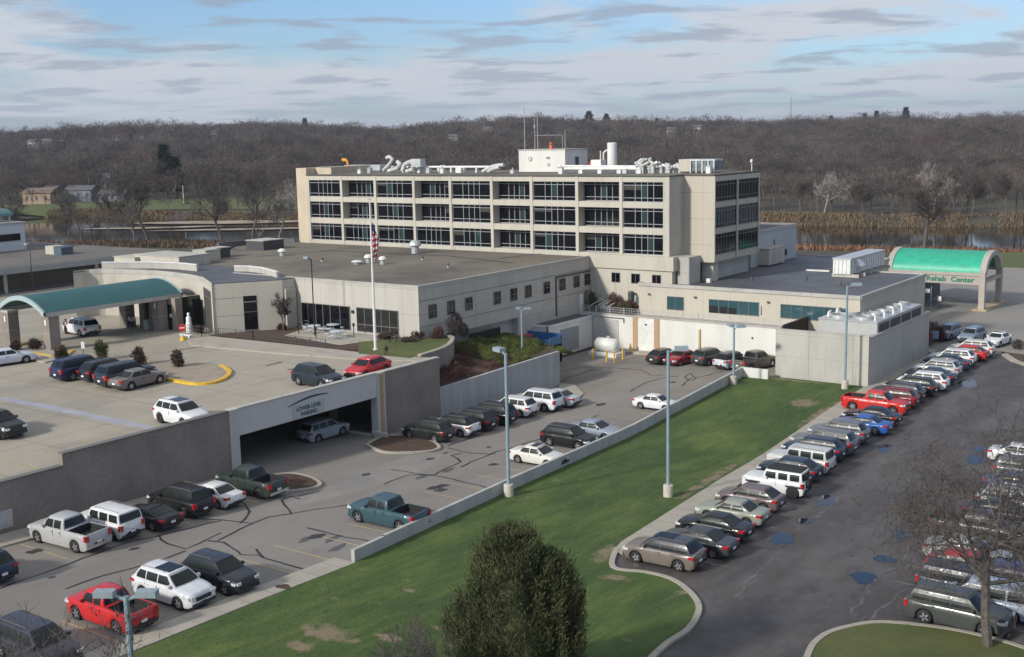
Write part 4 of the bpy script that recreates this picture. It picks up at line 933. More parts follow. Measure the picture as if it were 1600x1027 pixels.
for z in (9.5, 10.35):
    for i in range(6):
        p = ev(.80+.165*i/6); q = ev(.80+.165*(i+1)/6); mb.tube((p.x, p.y, z), (q.x, q.y, z), .05, n=4)
mb.build('frame', M_mulld, ent)
ev2, o = along(arc, .05, 5.7, 8.8, .64, .78, 'window', M_dark, ent, 8)
MB().box(-104.08, -103.92, 87.02, 87.18, 5.5, ez-.01).build('corner_pier', M_cream, ent)
# tall slot in the straight face
d = (P2-P1).normalized(); nrm = Vector((d.y, -d.x))
def seg_poly(a, b, w0, w1): return [tuple(a+nrm*w0), tuple(b+nrm*w0), tuple(b+nrm*w1), tuple(a+nrm*w1)]
q0 = P1+d*(P2-P1).length*.43; q1 = P1+d*(P2-P1).length*.62
wn = MB().prism(seg_poly(q0, q1, -.02, .03), 5.75, 9.75).build('window', M_glass, ent)
MB().prism(seg_poly(q0, q1, .032, .07), 9.0, 9.15).prism(seg_poly(q0, q1, .032, .07), 5.75, 5.9).prism(seg_poly(q0, q1, .032, .07), 7.9, 7.96).build('frame', M_mulld, ent)
for z in (7.6, 9.6): MB().prism(seg_poly(P1, q0, .001, .012), z, z+.03).build('panel_joint', M_dgrey, ent)
# raised curved parapet screens on the roof
def screen(pts, h0, h1, label):
    w = [Vector(at(x, y, ZL)[:2]) for x, y in pts]; t = thing('roof_screen', label, 'roof parapet', (w[0].x, w[0].y, ZL))
    MB().prism(band(w, .25), ZL-.1, ZL+h1).build('screen_wall', M_conc, t); MB().prism(band(w, .36), ZL+h1+.002, ZL+h1+.12).build('coping', M_whm, t)
screen(((160, 420), (200, 419.5), (240, 419.5), (280, 421), (309, 424)), 0, .75, 'long gently curved raised parapet on the roof behind the teal canopy')
screen(((367, 424), (390, 424.5), (410, 427), (425, 431), (434, 434)), 0, .6, 'short curved raised parapet on the roof right of the entrance pavilion')
def roofbox(px0, py0, px1, dY, h, label, m=M_cream, name='roof_unit', z=ZL-.05, cat='roof unit', lid=M_conc):
    a = at(px0, py0, z); b = onY(px1, py0, a.y); t = thing(name, label, cat, (a.x, a.y, z))
    MB().box(a.x, b.x, a.y, a.y+dY, z, z+h).build('housing', m, t); MB().box(a.x-.08, b.x+.08, a.y-.08, a.y+dY+.08, z+h+.002, z+h+.1).build('lid', lid, t); return t
roofbox(179, 412, 211, 4, .9, 'low cream plant box at the far left end of the front roof')
roofbox(211, 413, 280, 5, 1.25, 'long cream plant box behind the curved parapet')
roofbox(302, 408, 322, 2.5, 1.4, 'cream roof unit with a round vent beside the dark louvred unit')
roofbox(322, 403, 338, 2.5, 1.3, 'dark louvred air unit at the back left of the front roof', M_dgrey)
roofbox(385, 390, 412, 4, 1.3, 'low dark hatch box near the tower foot', M_dgrey)
MB().box(-139.2, -138.7, 118, 130, ZL-.2, ZL+.7).box(-138.7, -134.6, 129.6, 130.04, ZL-.2, ZL+.5).build('parapet', M_roofd, fw)
# dark recess beside patio
MB().box(-99.4, -99.2, 93.7, 95.3, 5.7, 10.3).build('screen_panel', M_conc, fw)

# ================================================================== DROP-OFF CANOPY (teal)
cn = thing('entrance_canopy', 'teal vaulted metal canopy on square brick pillars at the hospital drop off', 'canopy', (-114.5, 80, 5.6))
CX, HW = -115.4, 4.3; CY0, CY1 = 70.9, 88.5; ZE, RISE = 9.75, 1.5
def varc(hw, rise, z0, n=18):
    out = []
    for i in range(n+1):
        t = -1+2*i/n; out.append((CX+hw*t, z0+rise*(1-abs(t)**2.0)))
    return out
A = varc(HW, RISE, ZE); B_ = varc(HW, RISE, ZE-.22)
mb = MB(); mb.grid([[(x, CY0, z) for x, z in A], [(x, CY1, z) for x, z in A]][::-1]); mb.grid([[(x, CY0, z) for x, z in B_], [(x, CY1, z) for x, z in B_]])
mb.build('roof', M_teal, cn, smooth=True)
mb = MB()
for k in np.linspace(CY0+.6, CY1-.6, 28):
    mb.grid([[(x, k-.03, z+.05) for x, z in A], [(x, k+.03, z+.05) for x, z in A]][::-1])
mb.build('standing_seam', M_teal, cn)
for yy in (CY0-.25, CY1):
    mb = MB(); o1 = [(x, z+.06) for x, z in A]; o2 = [(x, z-.42) for x, z in A]
    mb.grid([[(x, yy, z) for x, z in o1], [(x, yy, z) for x, z in o2]]); mb.grid([[(x, yy+.25, z) for x, z in o2], [(x, yy+.25, z) for x, z in o1]])
    mb.grid([[(x, yy, z) for x, z in o2], [(x, yy+.25, z) for x, z in o2]]); mb.grid([[(x, yy+.25, z) for x, z in o1], [(x, yy, z) for x, z in o1]])
    mb.build('arched_fascia', mat('pale_teal_trim', (.36, .45, .44), .5), cn)
MB().box(CX+HW-.28, CX+HW, CY0, CY1, ZE-.5, ZE-.02).box(CX-HW, CX-HW+.28, CY0, CY1, ZE-.5, ZE-.02).build('eaves_beam', M_conc, cn)
for x, y in ((CX+HW-.75, 71.9), (CX-HW+1.3, 71.3), (CX+HW-.9, 86.0), (CX-HW+1.6, 86.0)):
    pl = MB().box(x-.62, x+.62, y-.62, y+.62, 5.5, 9.3).build('pillar', M_brick, cn); WL[pl.name] = WL[cn.name]
    MB().box(x-.66, x+.66, y-.66, y+.66, 7.3, 7.36).box(x-.66, x+.66, y-.66, y+.66, 9.3, 9.55).build('band', M_conc, pl)
    MB().box(x-.63-.04, x-.62, y-.12, y+.12, 8.3, 8.9).box(x-.12, x+.12, y-.66, y-.62, 8.3, 8.9).build('plaque', M_whitep, pl)
vb = MB().box(-116.5, -110.6, 87.0, 92, 5.6, 9.3).build('vestibule', M_dim, cn); WL[vb.name] = WL[cn.name]
MB().box(-110.6, -109.9, 86.6, 87.6, 5.6, 9.4).box(-113.6, -113.2, 86.8, 87.0, 5.6, 9.3).box(-116.6, -115.8, 86.6, 87.2, 5.6, 9.4).box(-116.5, -110.6, 86.8, 86.98, 8.6, 9.4).build('door_frame', M_brick, vb)
MB().box(-112.7, -112.3, 86.9, 86.97, 7.1, 7.5).box(-111.4, -111.0, 86.9, 86.97, 7.1, 7.5).build('door_sign', M_whitep, vb)
MB().box(-114.6, -113.9, 85.6, 86.3, 5.6, 6.7).build('planter_box', M_conc, cn)

# ================================================================== LEFT BUILDING
lb = thing('office_building', 'low grey roofed office block with dark strip glazing at the far left', 'office building', (-170, 110, 0))
MB().box(-210, -162.6, 60, 126, 4.5, 8.4).build('walls', M_dim, lb)
MB().box(-210, -161.5, 58, 127.4, 8.4, 9.3).build('fascia', mat('grey_fascia', (.30, .31, .31), .7, var=.08, scale=.4), lb)
MB().box(-210, -161.9, 58.3, 127.0, 9.302, 9.36).build('roof', mat('brown_grey_roof', (.17, .15, .13), .95, c2=(.11, .1, .09), scale=.12, fine=.15), lb)
mb = MB()
for y in (82, 97.5, 113.2, 125.6): mb.box(-162.58, -162.2, y-.25, y+.25, 4.8, 8.38)
mb.build('pier', M_conc, lb)
MB().box(-162.58, -162.3, 60, 126, 5.3, 6.0).build('base_wall', M_dgrey, lb)
MB().box(-200, -126, 60, 130, 4.6, 5.45).build('podium', M_deck, lb)
ub = thing('upper_storey', 'white upper storey with a strip window at the far left edge above the grey roof', 'building', (-190, 100, 9.3))
MB().box(-215, -187.2, 80, 116.9, 9.36, 14.0).build('walls', mat('cool_white_panel', (.56, .58, .60), .7), ub)
win(ub, 100, 116.0, 11.0, 12.3, -187.18, (0, .25, .5, .75, 1), (0, 1), axis='x', pane=M_glass, w=.08, out=1)
MB().box(-215, -187.0, 79.8, 117.1, 14.002, 14.2).build('roof_edge', M_conc, ub)
q1 = onX(20, 326, -189)
mb = MB(); Aa = [(-192+3*math.cos(math.pi*i/14), 15.2+1.2*math.sin(math.pi*i/14)) for i in range(15)]
mb.grid([[(x, q1.y-14, z) for x, z in Aa], [(x, q1.y, z) for x, z in Aa]]); mb.build('arched_shelter', mat('dull_teal', (.08, .17, .17), .5), ub)
MB().tube((-189.3, q1.y-.6, 14.2), (-189.3, q1.y-.6, 15.6), .15, n=8).tube((-194.7, q1.y-.6, 14.2), (-194.7, q1.y-.6, 15.6), .15, n=8).build('post', M_cream, ub)
p = at(90, 397, 9.36); t = thing('roof_unit', 'cream and blue louvred cabinet on the left office roof', 'roof unit', (p.x, p.y, 9.36))
MB().box(p.x-1.8, p.x+.5, p.y-1, p.y+1.2, 9.36, 10.7).build('housing', M_cream, t); MB().box(p.x+.52, p.x+2.6, p.y-1, p.y+1.2, 9.36, 10.6).build('louvre', mat('louvre_blue', (.07, .11, .14), .6), t)

rr = random.Random(12)
CL = ['short white conduit box left of the scroll duct', 'low white pipe stand near the left end of the tower roof', 'squat grey vent hood between the ducts on the tower roof', 'low white cable tray post right of the hooked duct', 'small grey vent left of the penthouse', 'white gooseneck vent just right of the penthouse', 'grey vent box behind the flue', 'short white stub vent right of the flue', 'low silver vent before the duct tangle', 'low grey box in front of the roof chiller']
for i, px_ in enumerate((590, 570, 668, 712, 800, 920, 968, 978, 995, 1095)):
    x = on_roof(px_, 135+rr.uniform(0, 8)); y = 135+rr.uniform(0, 3); t = thing('roof_fitting', CL[i], 'roof fitting', (x, y, rz_(0)))
    h = rr.uniform(.4, .9); MB().box(x-.3, x+.3, y-.25, y+.25, rz_(0), rz_(h)).build('housing', M_whm if i % 2 else M_metal, t); MB().tube((x, y, rz_(h)), (x, y, rz_(h+.35)), .09, n=6).box(x-.38, x+.38, y-.33, y+.33, rz_(h)+.002, rz_(h+.05)).build('cap', M_metal, t)
# ================================================================== REHAB WING
rb = thing('rehab_wing', 'low cream rehab wing with dark membrane roof and blue green windows', 'hospital wing', (-60, 140, 3))
ZH = 8.5
fp = [(-73.3, 129.2), (-45.0, 129.2), (-45.0, 153.3), (-55.0, 153.3), (-55.0, 169.5), (-73.3, 169.5)]
M_reh = layered('rehab_panel', (.50, .455, .37), [((.44, .40, .325), .4, .45, .7, .8, (1, 1, .2), 0), ((.34, .31, .25), 1.5, .6, .8, .4, (1, 1, .05), 0)], bump=.03, joints=[('u', 3.6, .03)])
MB().prism(fp, 0, ZH-.25).build('walls', M_reh, rb)
MB().prism([(x*1.0, y) for x, y in fp], ZH-.248, ZH-.16).build('roof', M_roofd, rb)
mb = MB()
for a, b in zip(fp, fp[1:]+fp[:1]):
    mb.prism(band([Vector(a), Vector(b)], .28), ZH-.40, ZH+rnd.uniform(0, .004))
mb.build('parapet', M_conc, rb)
for a, b, n_ in ((-69.3, -67.0, 2), (-63.6, -57.1, 5), (-54.4, -46.5, 6)):
    win(rb, a, b, 5.35, 7.0, 129.17, [i/n_ for i in range(n_+1)], (0, 1), pane=M_glassb, fm=M_mulld, w=.06)
mb = MB()
for a, b in ((-63.5, -62.4), (-62.1, -61.2), (-61.0, -60.0)): mb.box(a, b, 129.10, 129.115, 5.38, 6.1+.3*rnd.random())
mb.build('room_reflection', M_dark, rb)
mb = MB()
for x in (-71.8, -65.4, -55.9): mb.box(x-.15, x+.15, 129.0, 129.19, 7.0, 7.2)
mb.build('wall_lamp', M_dgrey, rb)
MB().box(-57.0, -56.8, 129.0, 129.19, 5.6, 6.6).build('meter', M_metal, rb)
hv = thing('rooftop_air_handler', 'large white ribbed air handler standing on the dark rehab roof', 'air handler', (-53.5, 151, ZH))
MB().box(-54.5, -52.2, 146, 159, ZH+.25, ZH+2.15).build('housing', M_whm, hv)
mb = MB()
for i in range(14): mb.box(-52.2, -52.14, 146.3+i*.92, 146.4+i*.92, ZH+.3, ZH+2.1)
for i in range(5): mb.box(-54.3+i*.5, -54.22+i*.5, 145.95, 145.998, ZH+.3, ZH+2.1)
mb.build('rib', M_metal, hv)
MB().prism([(-54.6, 145.9), (-52.1, 145.9), (-52.1, 159.1), (-54.6, 159.1)], ZH+2.152, ZH+2.28).build('lid', M_metal, hv)
mb = MB(); mb.quad((-52.13, 147.8, ZH+2.0), (-52.13, 149.3, ZH+2.0), (-51.4, 149.3, ZH+1.2), (-51.4, 147.8, ZH+1.2)); mb.quad((-52.13, 147.8, ZH+2.0), (-51.4, 147.8, ZH+1.2), (-52.13, 147.8, ZH+1.1)); mb.build('intake_hood', M_whm, hv)
mb = MB()
for i in range(6): mb.box(-54.7, -51.2, 146.2+i*2.4, 146.4+i*2.4, ZH-.15, ZH+.25)
mb.build('skid', M_conc, hv)
for i, (x, y, l, w_, h) in enumerate(((-58.5, 151.2, 3.2, .35, .18), (-66, 134, .5, .5, .5), (-62, 138, .25, .25, .5), (-56, 141, .2, .2, .5), (-50.5, 138, .15, .15, .6))):
    t = thing('roof_fitting', ('long white curb lying left of the air handler', 'small square roof hatch near the left end of the rehab roof', 'small vent stub in the middle left of the rehab roof', 'slim vent stub in front of the air handler', 'slim vent stub near the right front edge of the rehab roof')[i], 'roof fitting', (x, y, ZH-.16))
    MB().box(x-l/2, x+l/2, y-w_/2, y+w_/2, ZH-.16, ZH-.16+h).build('body', M_whm if i < 2 else M_dgrey, t)
# ================================================================== LONG WHITE WALL, TERRACE, YARD
lwl = thing('service_wall', 'long white painted service yard wall behind the parked cars with tan door jambs', 'wall', (-68, 127.5, 0))
MB().box(-80.9, -51.6, 127.0, 129.1, -.3, 4.45).build('wall_body', M_white, lwl)
MB().box(-80.9, -51.5, 126.9, 127.4, 4.452, 4.6).build('coping', M_conc, lwl)
MB().box(-80.9, -51.6, 127.4, 130.05, 4.40, 4.47).build('terrace_slab', M_conc, lwl)
MB().box(-72.9, -72.2, 126.9, 126.998, .3, 4.44).box(-69.9, -69.2, 126.9, 126.998, .3, 4.44).build('jamb', M_tanp, lwl)
MB().box(-72.19, -69.91, 126.94, 126.998, .3, 4.3).build('overhead_door', M_whm, lwl)
MB().box(-78.7, -75.0, 126.94, 126.998, .4, 3.9).build('overhead_door', mat('roller_door_grey', (.43, .42, .385), .6, var=.1, scale=.8, stretch=(1, 1, 8)), lwl)
MB().box(-79.1, -79.0, 126.8, 126.99, 0, 4.4).box(-79.0, -74.2, 126.85, 126.99, 4.1, 4.2).box(-74.25, -74.15, 126.85, 126.99, 3.6, 4.1).build('pipe', M_mulld, lwl)
MB().box(-63.8, -63.6, 126.8, 126.99, .4, 3.6).build('yellow_pipe', mat('yellow_tan', (.5, .38, .15), .6), lwl)
MB().box(-57, -56.8, 126.9, 126.99, 3.0, 3.2).box(-71.2, -70.9, 126.9, 126.94, 3.5, 3.7).build('wall_lamp', M_dgrey, lwl)
MB().box(-73.4, -68.8, 125.6, 127.0, -.1, .28).build('door_apron', M_tanp if False else M_walk, lwl)
def rail_fence(name, pts, h, label, m, post=2.0, rails=3, pick=0.0, cat='railing'):
    t = thing(name, label, cat, pts[0]); mb = MB(); mp_ = MB()
    for a, b in zip(pts[:-1], pts[1:]):
        a = Vector(a); b = Vector(b); n = max(1, int((b-a).length/post))
        for i in range(n+1): p = a.lerp(b, i/n); mp_.box(p.x-.035, p.x+.035, p.y-.035, p.y+.035, p.z, p.z+h)
        for k in range(rails): z = h*(k+1)/rails-.03; mb.tube(a+Vector((0, 0, z)), b+Vector((0, 0, z)), .025, n=4)
        if pick:
            n = int((b-a).length/pick)
            for i in range(n): p = a.lerp(b, i/n); mb.box(p.x-.012, p.x+.012, p.y-.012, p.y+.012, p.z+.08, p.z+h-.03)
    mb.build('rails', m, t); mp_.build('post', m, t); return t
rail_fence('railing', [(-80.5, 127.15, 4.6), (-51.6, 127.15, 4.6)], .85, 'thin grey railing along the top of the long white service wall', M_metal, pick=.25)
# terrace garden with bushes behind the wall
sheet('terrace_bed', [(-80.8, 127.45), (-73.4, 127.45), (-73.4, 130.0), (-80.8, 130.0)], lambda b: 4.47, .12, M_soil)
for i, (x, label) in enumerate(((-79.6, 'upper pair of white handrails on the terrace steps'), (-78.0, 'lower pair of white handrails on the terrace steps'))):
    t = thing('handrail', label, 'handrail', (x, 128, 4.5))
    for dx in (0, 1.0):
        MB().tube((x+dx, 127.6, 4.5), (x+dx, 127.6, 5.3), .04, n=5).tube((x+dx, 127.6, 5.3), (x+dx+.9, 129.4, 6.1), .04, n=5).tube((x+dx+.9, 129.4, 4.6), (x+dx+.9, 129.4, 6.1), .04, n=5).build('rail', M_whm, t)
p = at(907, 487, 4.5); t = thing('vent_cylinder', 'white vertical vent cylinder standing on the terrace behind the service wall', 'vent', (p.x, 127.8, 4.5))
p = onY(907, 486, 127.8); MB().lathe([(0, 0), (.42, 0), (.42, 2.0), (.36, 2.1), (0, 2.15)], 16, (p.x, 127.8), cz=p.z).build('shell', M_whm, t)
p = onY(986, 459, 129.4); t = thing('trash_bin', 'dark round bin on the terrace below the small windows', 'bin', (p.x, 129.4, 4.5)); MB().lathe([(0, 0), (.35, 0), (.4, 1.1), (.3, 1.3), (0, 1.35)], 12, (p.x, 129.4), cz=p.z-1.0).build('drum', M_dgrey, t); MB().box(p.x+.5, p.x+.8, 129.3, 129.6, p.z-1.0, p.z-.2).build('post', M_pole, t)
# white shed
sh = thing('utility_shed', 'white flat roofed utility shed with two grey louvred doors in the service yard', 'shed', (-80.8, 121, 0))
MB().box(-84.5, -78.8, 117.0, 126.8, -.2, 4.0).build('walls', M_white, sh)
MB().box(-84.6, -78.7, 116.9, 126.85, 4.002, 4.25).build('parapet', M_whm, sh)
MB().box(-84.3, -79.0, 117.2, 126.6, 4.252, 4.28).build('roof', M_roofd, sh)
MB().box(-83.6, -80.9, 116.93, 116.998, .8, 3.0).build('roller_door', MATS['roller_door_grey'], sh)
MB().box(-78.798, -78.73, 119.5, 123.6, .5, 3.4).build('louvre_door', mat('louvre_grey_blue', (.30, .32, .34), .6, c2=(.2, .22, .24), scale=1, stretch=(.1, .1, 14)), sh)
MB().tube((-79.0, 116.85, 0), (-79.0, 116.85, 4.2), .07, n=6).tube((-83, 119, 4.28), (-83, 119, 5.0), .12, n=6).tube((-83, 119, 5.0), (-81, 121, 5.0), .12, n=6).box(-78.72, -78.5, 116.9, 127, -.2, .25).build('pipe', M_dgrey, sh)
# dumpster
dm = thing('compactor_container', 'long blue open waste container with red panels behind the juniper hedge', 'waste container', (-78, 112, .5))
mb = MB(); DZ = 2.6
Ld = [onY(768, 525, 113.8), onY(864, 530, 113.8)]
x0, x1 = Ld[0].x, Ld[1].x
mb.box(x0, x1, 113.2, 113.3, .4, DZ+.75).box(x0, x1, 115.6, 115.7, .4, DZ+1.15).box(x0, x0+.1, 113.2, 115.7, .4, DZ+1.8).box(x1-.1, x1, 113.2, 115.7, .4, DZ+.95).box(x0, x1, 113.2, 115.7, .4, DZ)
mb.build('body', M_bluec, dm)
mb = MB()
for i in range(9): xx = x0+(x1-x0)*i/8; mb.box(xx-.05, xx+.05, 113.1, 113.2, .4, DZ+.75)
mb.build('rib', M_bluec, dm)
MB().box(x0+1.6, x0+3.0, 113.4, 115.4, DZ+.3, DZ+.95).box(x0+4.0, x0+5.2, 113.4, 115.4, DZ+.25, DZ+.8).build('red_panel', mat('faded_red', (.33, .08, .06), .7), dm)
MB().box(x0-1.4, x0+.5, 115.8, 117.2, .2, DZ+1.9).build('ram_housing', M_metal, dm)
# tank with bollards
tp = atg(952, 556); tk = thing('gas_tank', 'white horizontal storage tank guarded by yellow bollards in the yard', 'tank', (tp.x, tp.y, 0))
MB().box(tp.x-2.4, tp.x+1.6, tp.y-1.1, tp.y+1.1, -.05, .5).build('base', M_whm, tk)
mb = MB(); k = len(mb.v)
def xl(x0, x1, y, z, r, m, par, nm, n=18):
    mb = MB(); prof = [(0.01, x0-.35), (r*.6, x0-.25), (r, x0), (r, x1), (r*.6, x1+.25), (.01, x1+.35)]
    P_ = [[(h, y+rr*math.cos(2*math.pi*i/n), z+rr*math.sin(2*math.pi*i/n)) for i in range(n+1)] for rr, h in prof]
    mb.grid(P_[::-1]); return mb.build(nm, m, par, smooth=True)
xl(tp.x-1.6, tp.x+1.0, tp.y, 1.35, .85, M_whm, tk, 'vessel')
MB().box(tp.x-.3, tp.x+.1, tp.y-.15, tp.y+.15, 2.15, 2.45).build('valve', M_metal, tk)
for i, (x, y) in enumerate(((926, 562), (948, 565), (960, 566), (973, 562), (985, 553), (991, 548), (929, 549))):
    p = atg(x, y); t = thing('bollard', ('yellow bollard at the left front corner of the white tank', 'yellow bollard second from left in front of the white tank', 'yellow bollard third from left in front of the white tank', 'yellow bollard at the right front corner of the white tank', 'yellow bollard behind the right end of the white tank', 'yellow bollard nearest the tan door jamb', 'yellow bollard behind the left end of the white tank')[i], 'bollard', (p.x, p.y, 0), group='yellow bollards around the tank')
    MB().lathe([(0, 0), (.11, 0), (.11, 1.25), (.06, 1.33), (0, 1.34)], 10, (p.x, p.y)).build('post', M_yellow, t)
# low curb wall end near the enclosure + blue car part
# ================================================================== ENCLOSURE
en = thing('plant_enclosure', 'tall board marked concrete plant enclosure at the lawn end', 'enclosure wall', (-46, 131, 0))
MB().box(-51.6, -41.2, 121.3, 121.65, -.4, 5.35).box(-41.55, -41.2, 121.66, 142.6, -.3, 5.15).box(-51.6, -41.56, 142.3, 142.6, -.3, 5.1).build('walls', M_conc, en)
MB().box(-51.65, -41.15, 121.25, 121.7, 5.352, 5.44).box(-41.6, -41.15, 121.71, 142.65, 5.152, 5.24).build('coping', M_conc, en)
MB().box(-51.6, -51.25, 121.66, 142.3, -.3, 5.4).build('walls', M_conc, en)
bf = thing('slat_fence', 'dark weathered brown slat screen rising inside the concrete enclosure', 'fence', (-51, 132, 0))
mb = MB()
for i in range(64):
    y = 121.9+i*.32; mb.box(-51.18-.02*(i % 2), -51.0, y, y+.27, .2, 5.72+.04*(i % 3))
mb.build('slats', M_rust, bf)
MB().box(-50.99, -50.9, 121.9, 142.2, 3.0, 3.15).build('rail', M_dgrey, bf)
ch = thing('air_cooled_chiller', 'large grey chiller with fan openings and white goose neck pipes inside the enclosure', 'chiller', (-45, 131, 0))
cl, cr_ = onY(1279, 500, 124.6).x, onY(1371, 495, 124.6).x
MB().box(cl, cr_, 124.6, 140, 0, 6.35).build('housing', mat('chiller_grey', (.42, .42, .40), .6, var=.06, scale=.6), ch)
MB().box(cl-.06, cr_+.06, 124.5, 140.1, 6.352, 6.45).build('deck', M_metal, ch)
mb = MB()
for i in range(2):
    for j in range(6):
        mb.lathe([(.0, .02), (.95, .02), (.95, .0)], 18, (cl+1.9+i*2.6, 126.4+j*2.4), cz=6.48)
mb.build('fan_opening', M_dark, ch)
mb = MB()
for i in range(2):
    for j in range(6): mb.lathe([(.95, 0), (.95, .3), (1.08, .3), (1.08, 0)], 18, (cl+1.9+i*2.6, 126.4+j*2.4), cz=6.45)
mb.build('fan_ring', M_metal, ch)
mb = MB()
for i in range(4):
    y = 125.2+i*3.8; mb.box(cr_+.001, cr_+.05, y, y+3.3, 3.8, 6.1)
mb.build('coil', mat('coil_dark', (.05, .055, .06), .6, c2=(.02, .02, .022), scale=1, stretch=(1, 12, 1)), ch)
for j in range(5):
    y = 125.6+j*2.6; MB().path([(cl+.7, y, 6.45), (cl+.7, y+.2, 6.95), (cl+.7, y+.8, 7.05), (cl+.7, y+1.1, 6.5)], .13, 8).build('pipe', M_whm, ch)
for j in range(4):
    y = 125.4+j*3.0; MB().path([(cr_-.5, y, 6.45), (cr_-.5, y, 7.0), (cr_-.9, y+.2, 7.15)], .13, 8).build('pipe', M_whm, ch)
# ================================================================== GREEN VAULT CANOPY
vc = thing('rehab_canopy', 'bright green barrel vault canopy on concrete pillars with Rehab Center lettering', 'canopy', (-51, 186.5, 0))
VX0, VX1, VYc, VH = -59.2, -44.6, 186.4, 4.9
def vz(t): return 5.45+2.95*math.sqrt(max(0, 1-t*t))
ts = [math.cos(math.pi*(1-i/28)) for i in range(29)]
mb = MB(); mb.grid([[(VX0+.8, VYc+VH*t, vz(t)-.05) for t in ts], [(VX1-.7, VYc+VH*t, vz(t)-.05) for t in ts]])
mb.build('roof', M_green, vc, smooth=True)
mb = MB()
for x in np.linspace(VX0+.9, VX1-.8, 34):
    mb.grid([[(x-.03, VYc+VH*t*1.005, vz(t)) for t in ts], [(x+.03, VYc+VH*t*1.005, vz(t)) for t in ts]])
mb.build('rib', M_green, vc)
M_vcon = mat('pinkish_concrete', (.40, .36, .31), .85, var=.06, scale=.6)
def arch(x0, x1, r0, r1, name):
    mb = MB(); o = [(VYc+r1*t, 5.3+(vz(t)-5.3)*r1/VH) for t in ts]; i_ = [(VYc+r0*t, 5.3+(vz(t)-5.3)*r0/VH) for t in ts]
    mb.grid([[(x0, y, z) for y, z in o], [(x1, y, z) for y, z in o]])
    mb.grid([[(x1, y, z) for y, z in i_], [(x0, y, z) for y, z in i_]])
    mb.grid([[(x1, y, z) for y, z in o], [(x1, y, z) for y, z in i_]])
    mb.grid([[(x0, y, z) for y, z in i_], [(x0, y, z) for y, z in o]])
    return mb.build(name, M_vcon, vc)
arch(VX1-.72, VX1+.12, 3.9, 5.05, 'end_arch'); arch(VX0, VX0+.82, 3.9, 5.05, 'end_arch')
MB().box(VX0, VX1+.1, VYc-VH-.25, VYc-VH+.25, 5.05, 5.5).box(VX0, VX1+.1, VYc+VH-.25, VYc+VH+.25, 5.05, 5.5).build('eaves_beam', M_vcon, vc)
MB().box(-54.3, VX1-.6, VYc-VH-.1, VYc-VH+.2, 3.75, 5.04).build('sign_beam', M_vcon, vc)
MB().box(VX1-.6, VX1+.1, VYc-VH+.6, VYc+VH-.6, 4.0, 4.5).build('tie_beam', M_vcon, vc)
for y in (VYc-VH, VYc+VH): MB().box(VX1-.72, VX1+.12, y-.5, y+.42, 0, 5.6).build('pillar', M_vcon, vc)
MB().box(VX1-1.5, VX1+.6, VYc-VH-1, VYc+VH+1, -.05, .18).build('island_kerb', mat('buff_kerb', (.42, .33, .19), .8), vc)
text_mesh('lettering', 'Rehab  Center', 1.05, mat('letter_green', (.01, .17, .11), .6), vc, (-49.6, VYc-VH-.13, 4.42), (1, 0, 0), (0, 0, 1), .02, .03, sx=1.12)
MB().box(-60.2, -55.05, 153.4, 190, 0, 4.8).box(-58, -55.1, 190.1, 196, 0, 5).build('link_wall', M_dgrey, vc)
# ================================================================== LAMPS
def lamp(x, y, z0, h, label, heads=((1, 0),), base=True, r=.135, name='lamp_post', m=None, hs=1.0):
    t = thing(name, label, 'lamp post', (x, y, z0)); m = m or M_pole
    if base: MB().lathe([(0, -.4), (.36, -.4), (.36, .95), (.33, 1.0), (0, 1.0)], 18, (x, y), cz=z0).build('base', mat('cast_concrete_base', (.50, .46, .38), .9, var=.1, scale=2), t)
    MB().tube((x, y, z0), (x, y, z0+h), r, r*.85, 10).build('pole', m, t)
    for dx, dy in heads:
        P_ = [(x, y, z0+h-.15), (x+dx*.55, y+dy*.55, z0+h+.05)]
        hb = MB().path(P_, .07, 6).build('arm', m, t)
        a = math.atan2(dy, dx); cx, cy_ = x+dx*1.0*hs, y+dy*1.0*hs
        MB().box(cx-.48*hs, cx+.48*hs, cy_-.26*hs, cy_+.26*hs, z0+h, z0+h+.30*hs, rot=a, c=(cx, cy_)).build('lamp_head', M_polelamp, t)
        MB().box(cx-.36*hs, cx+.36*hs, cy_-.18*hs, cy_+.18*hs, z0+h-.03, z0+h-.002, rot=a, c=(cx, cy_)).build('lens', M_metal, t)
    return t
for (x, y, yt, hd, lab) in ((795, 777, 552, ((-.8, .3),), 'tall blue grey lamp post on the lawn nearest the knee wall bend'), (1044, 778, 548, ((.8, .5),), 'tall blue grey lamp post beside the pavement in the middle of the lawn'),
                        (1146, 602, 512, ((-.6, .5), (.6, .5)), 'shorter lamp post with two heads at the far end of the knee wall'), (1320, 609, 447, ((.8, .5),), 'tall lamp post in front of the concrete enclosure')):
    p = atg(x, y); d = ray(x, yt); s = math.hypot(p.x, p.y)/math.hypot(d.x, d.y); ztop = CH+s*d.z
    lamp(p.x, p.y, p.z, ztop-p.z, lab, hd)
p = at(197, 932, 9.8); lamp(p.x, p.y, g(p.y), 9.8-g(p.y), 'weathered two headed lamp post in the near left corner', ((-.85, -.55), (.85, .55)), r=.13, hs=.82)
p = at(816, 550, 3.4); lamp(p.x, p.y, 3.2, 4.9, 'lamp post with two tilted heads rising from the juniper bed', ((-.6, .3), (.6, .6)), base=False, r=.11, hs=.8)
p = atg(492, 526, gd); lamp(p.x, p.y, 5.6, 8.6, 'thin black lamp post on the patio terrace', ((-1.0, 0),), base=False, r=.07, m=M_black, hs=.7)
p = at(52, 455, 5.5); lamp(p.x, p.y, 5.4, 7.0, 'thin dark lamp post before the grey roofed office block', ((-.9, 0),), base=False, r=.08, m=M_dgrey, hs=.8)
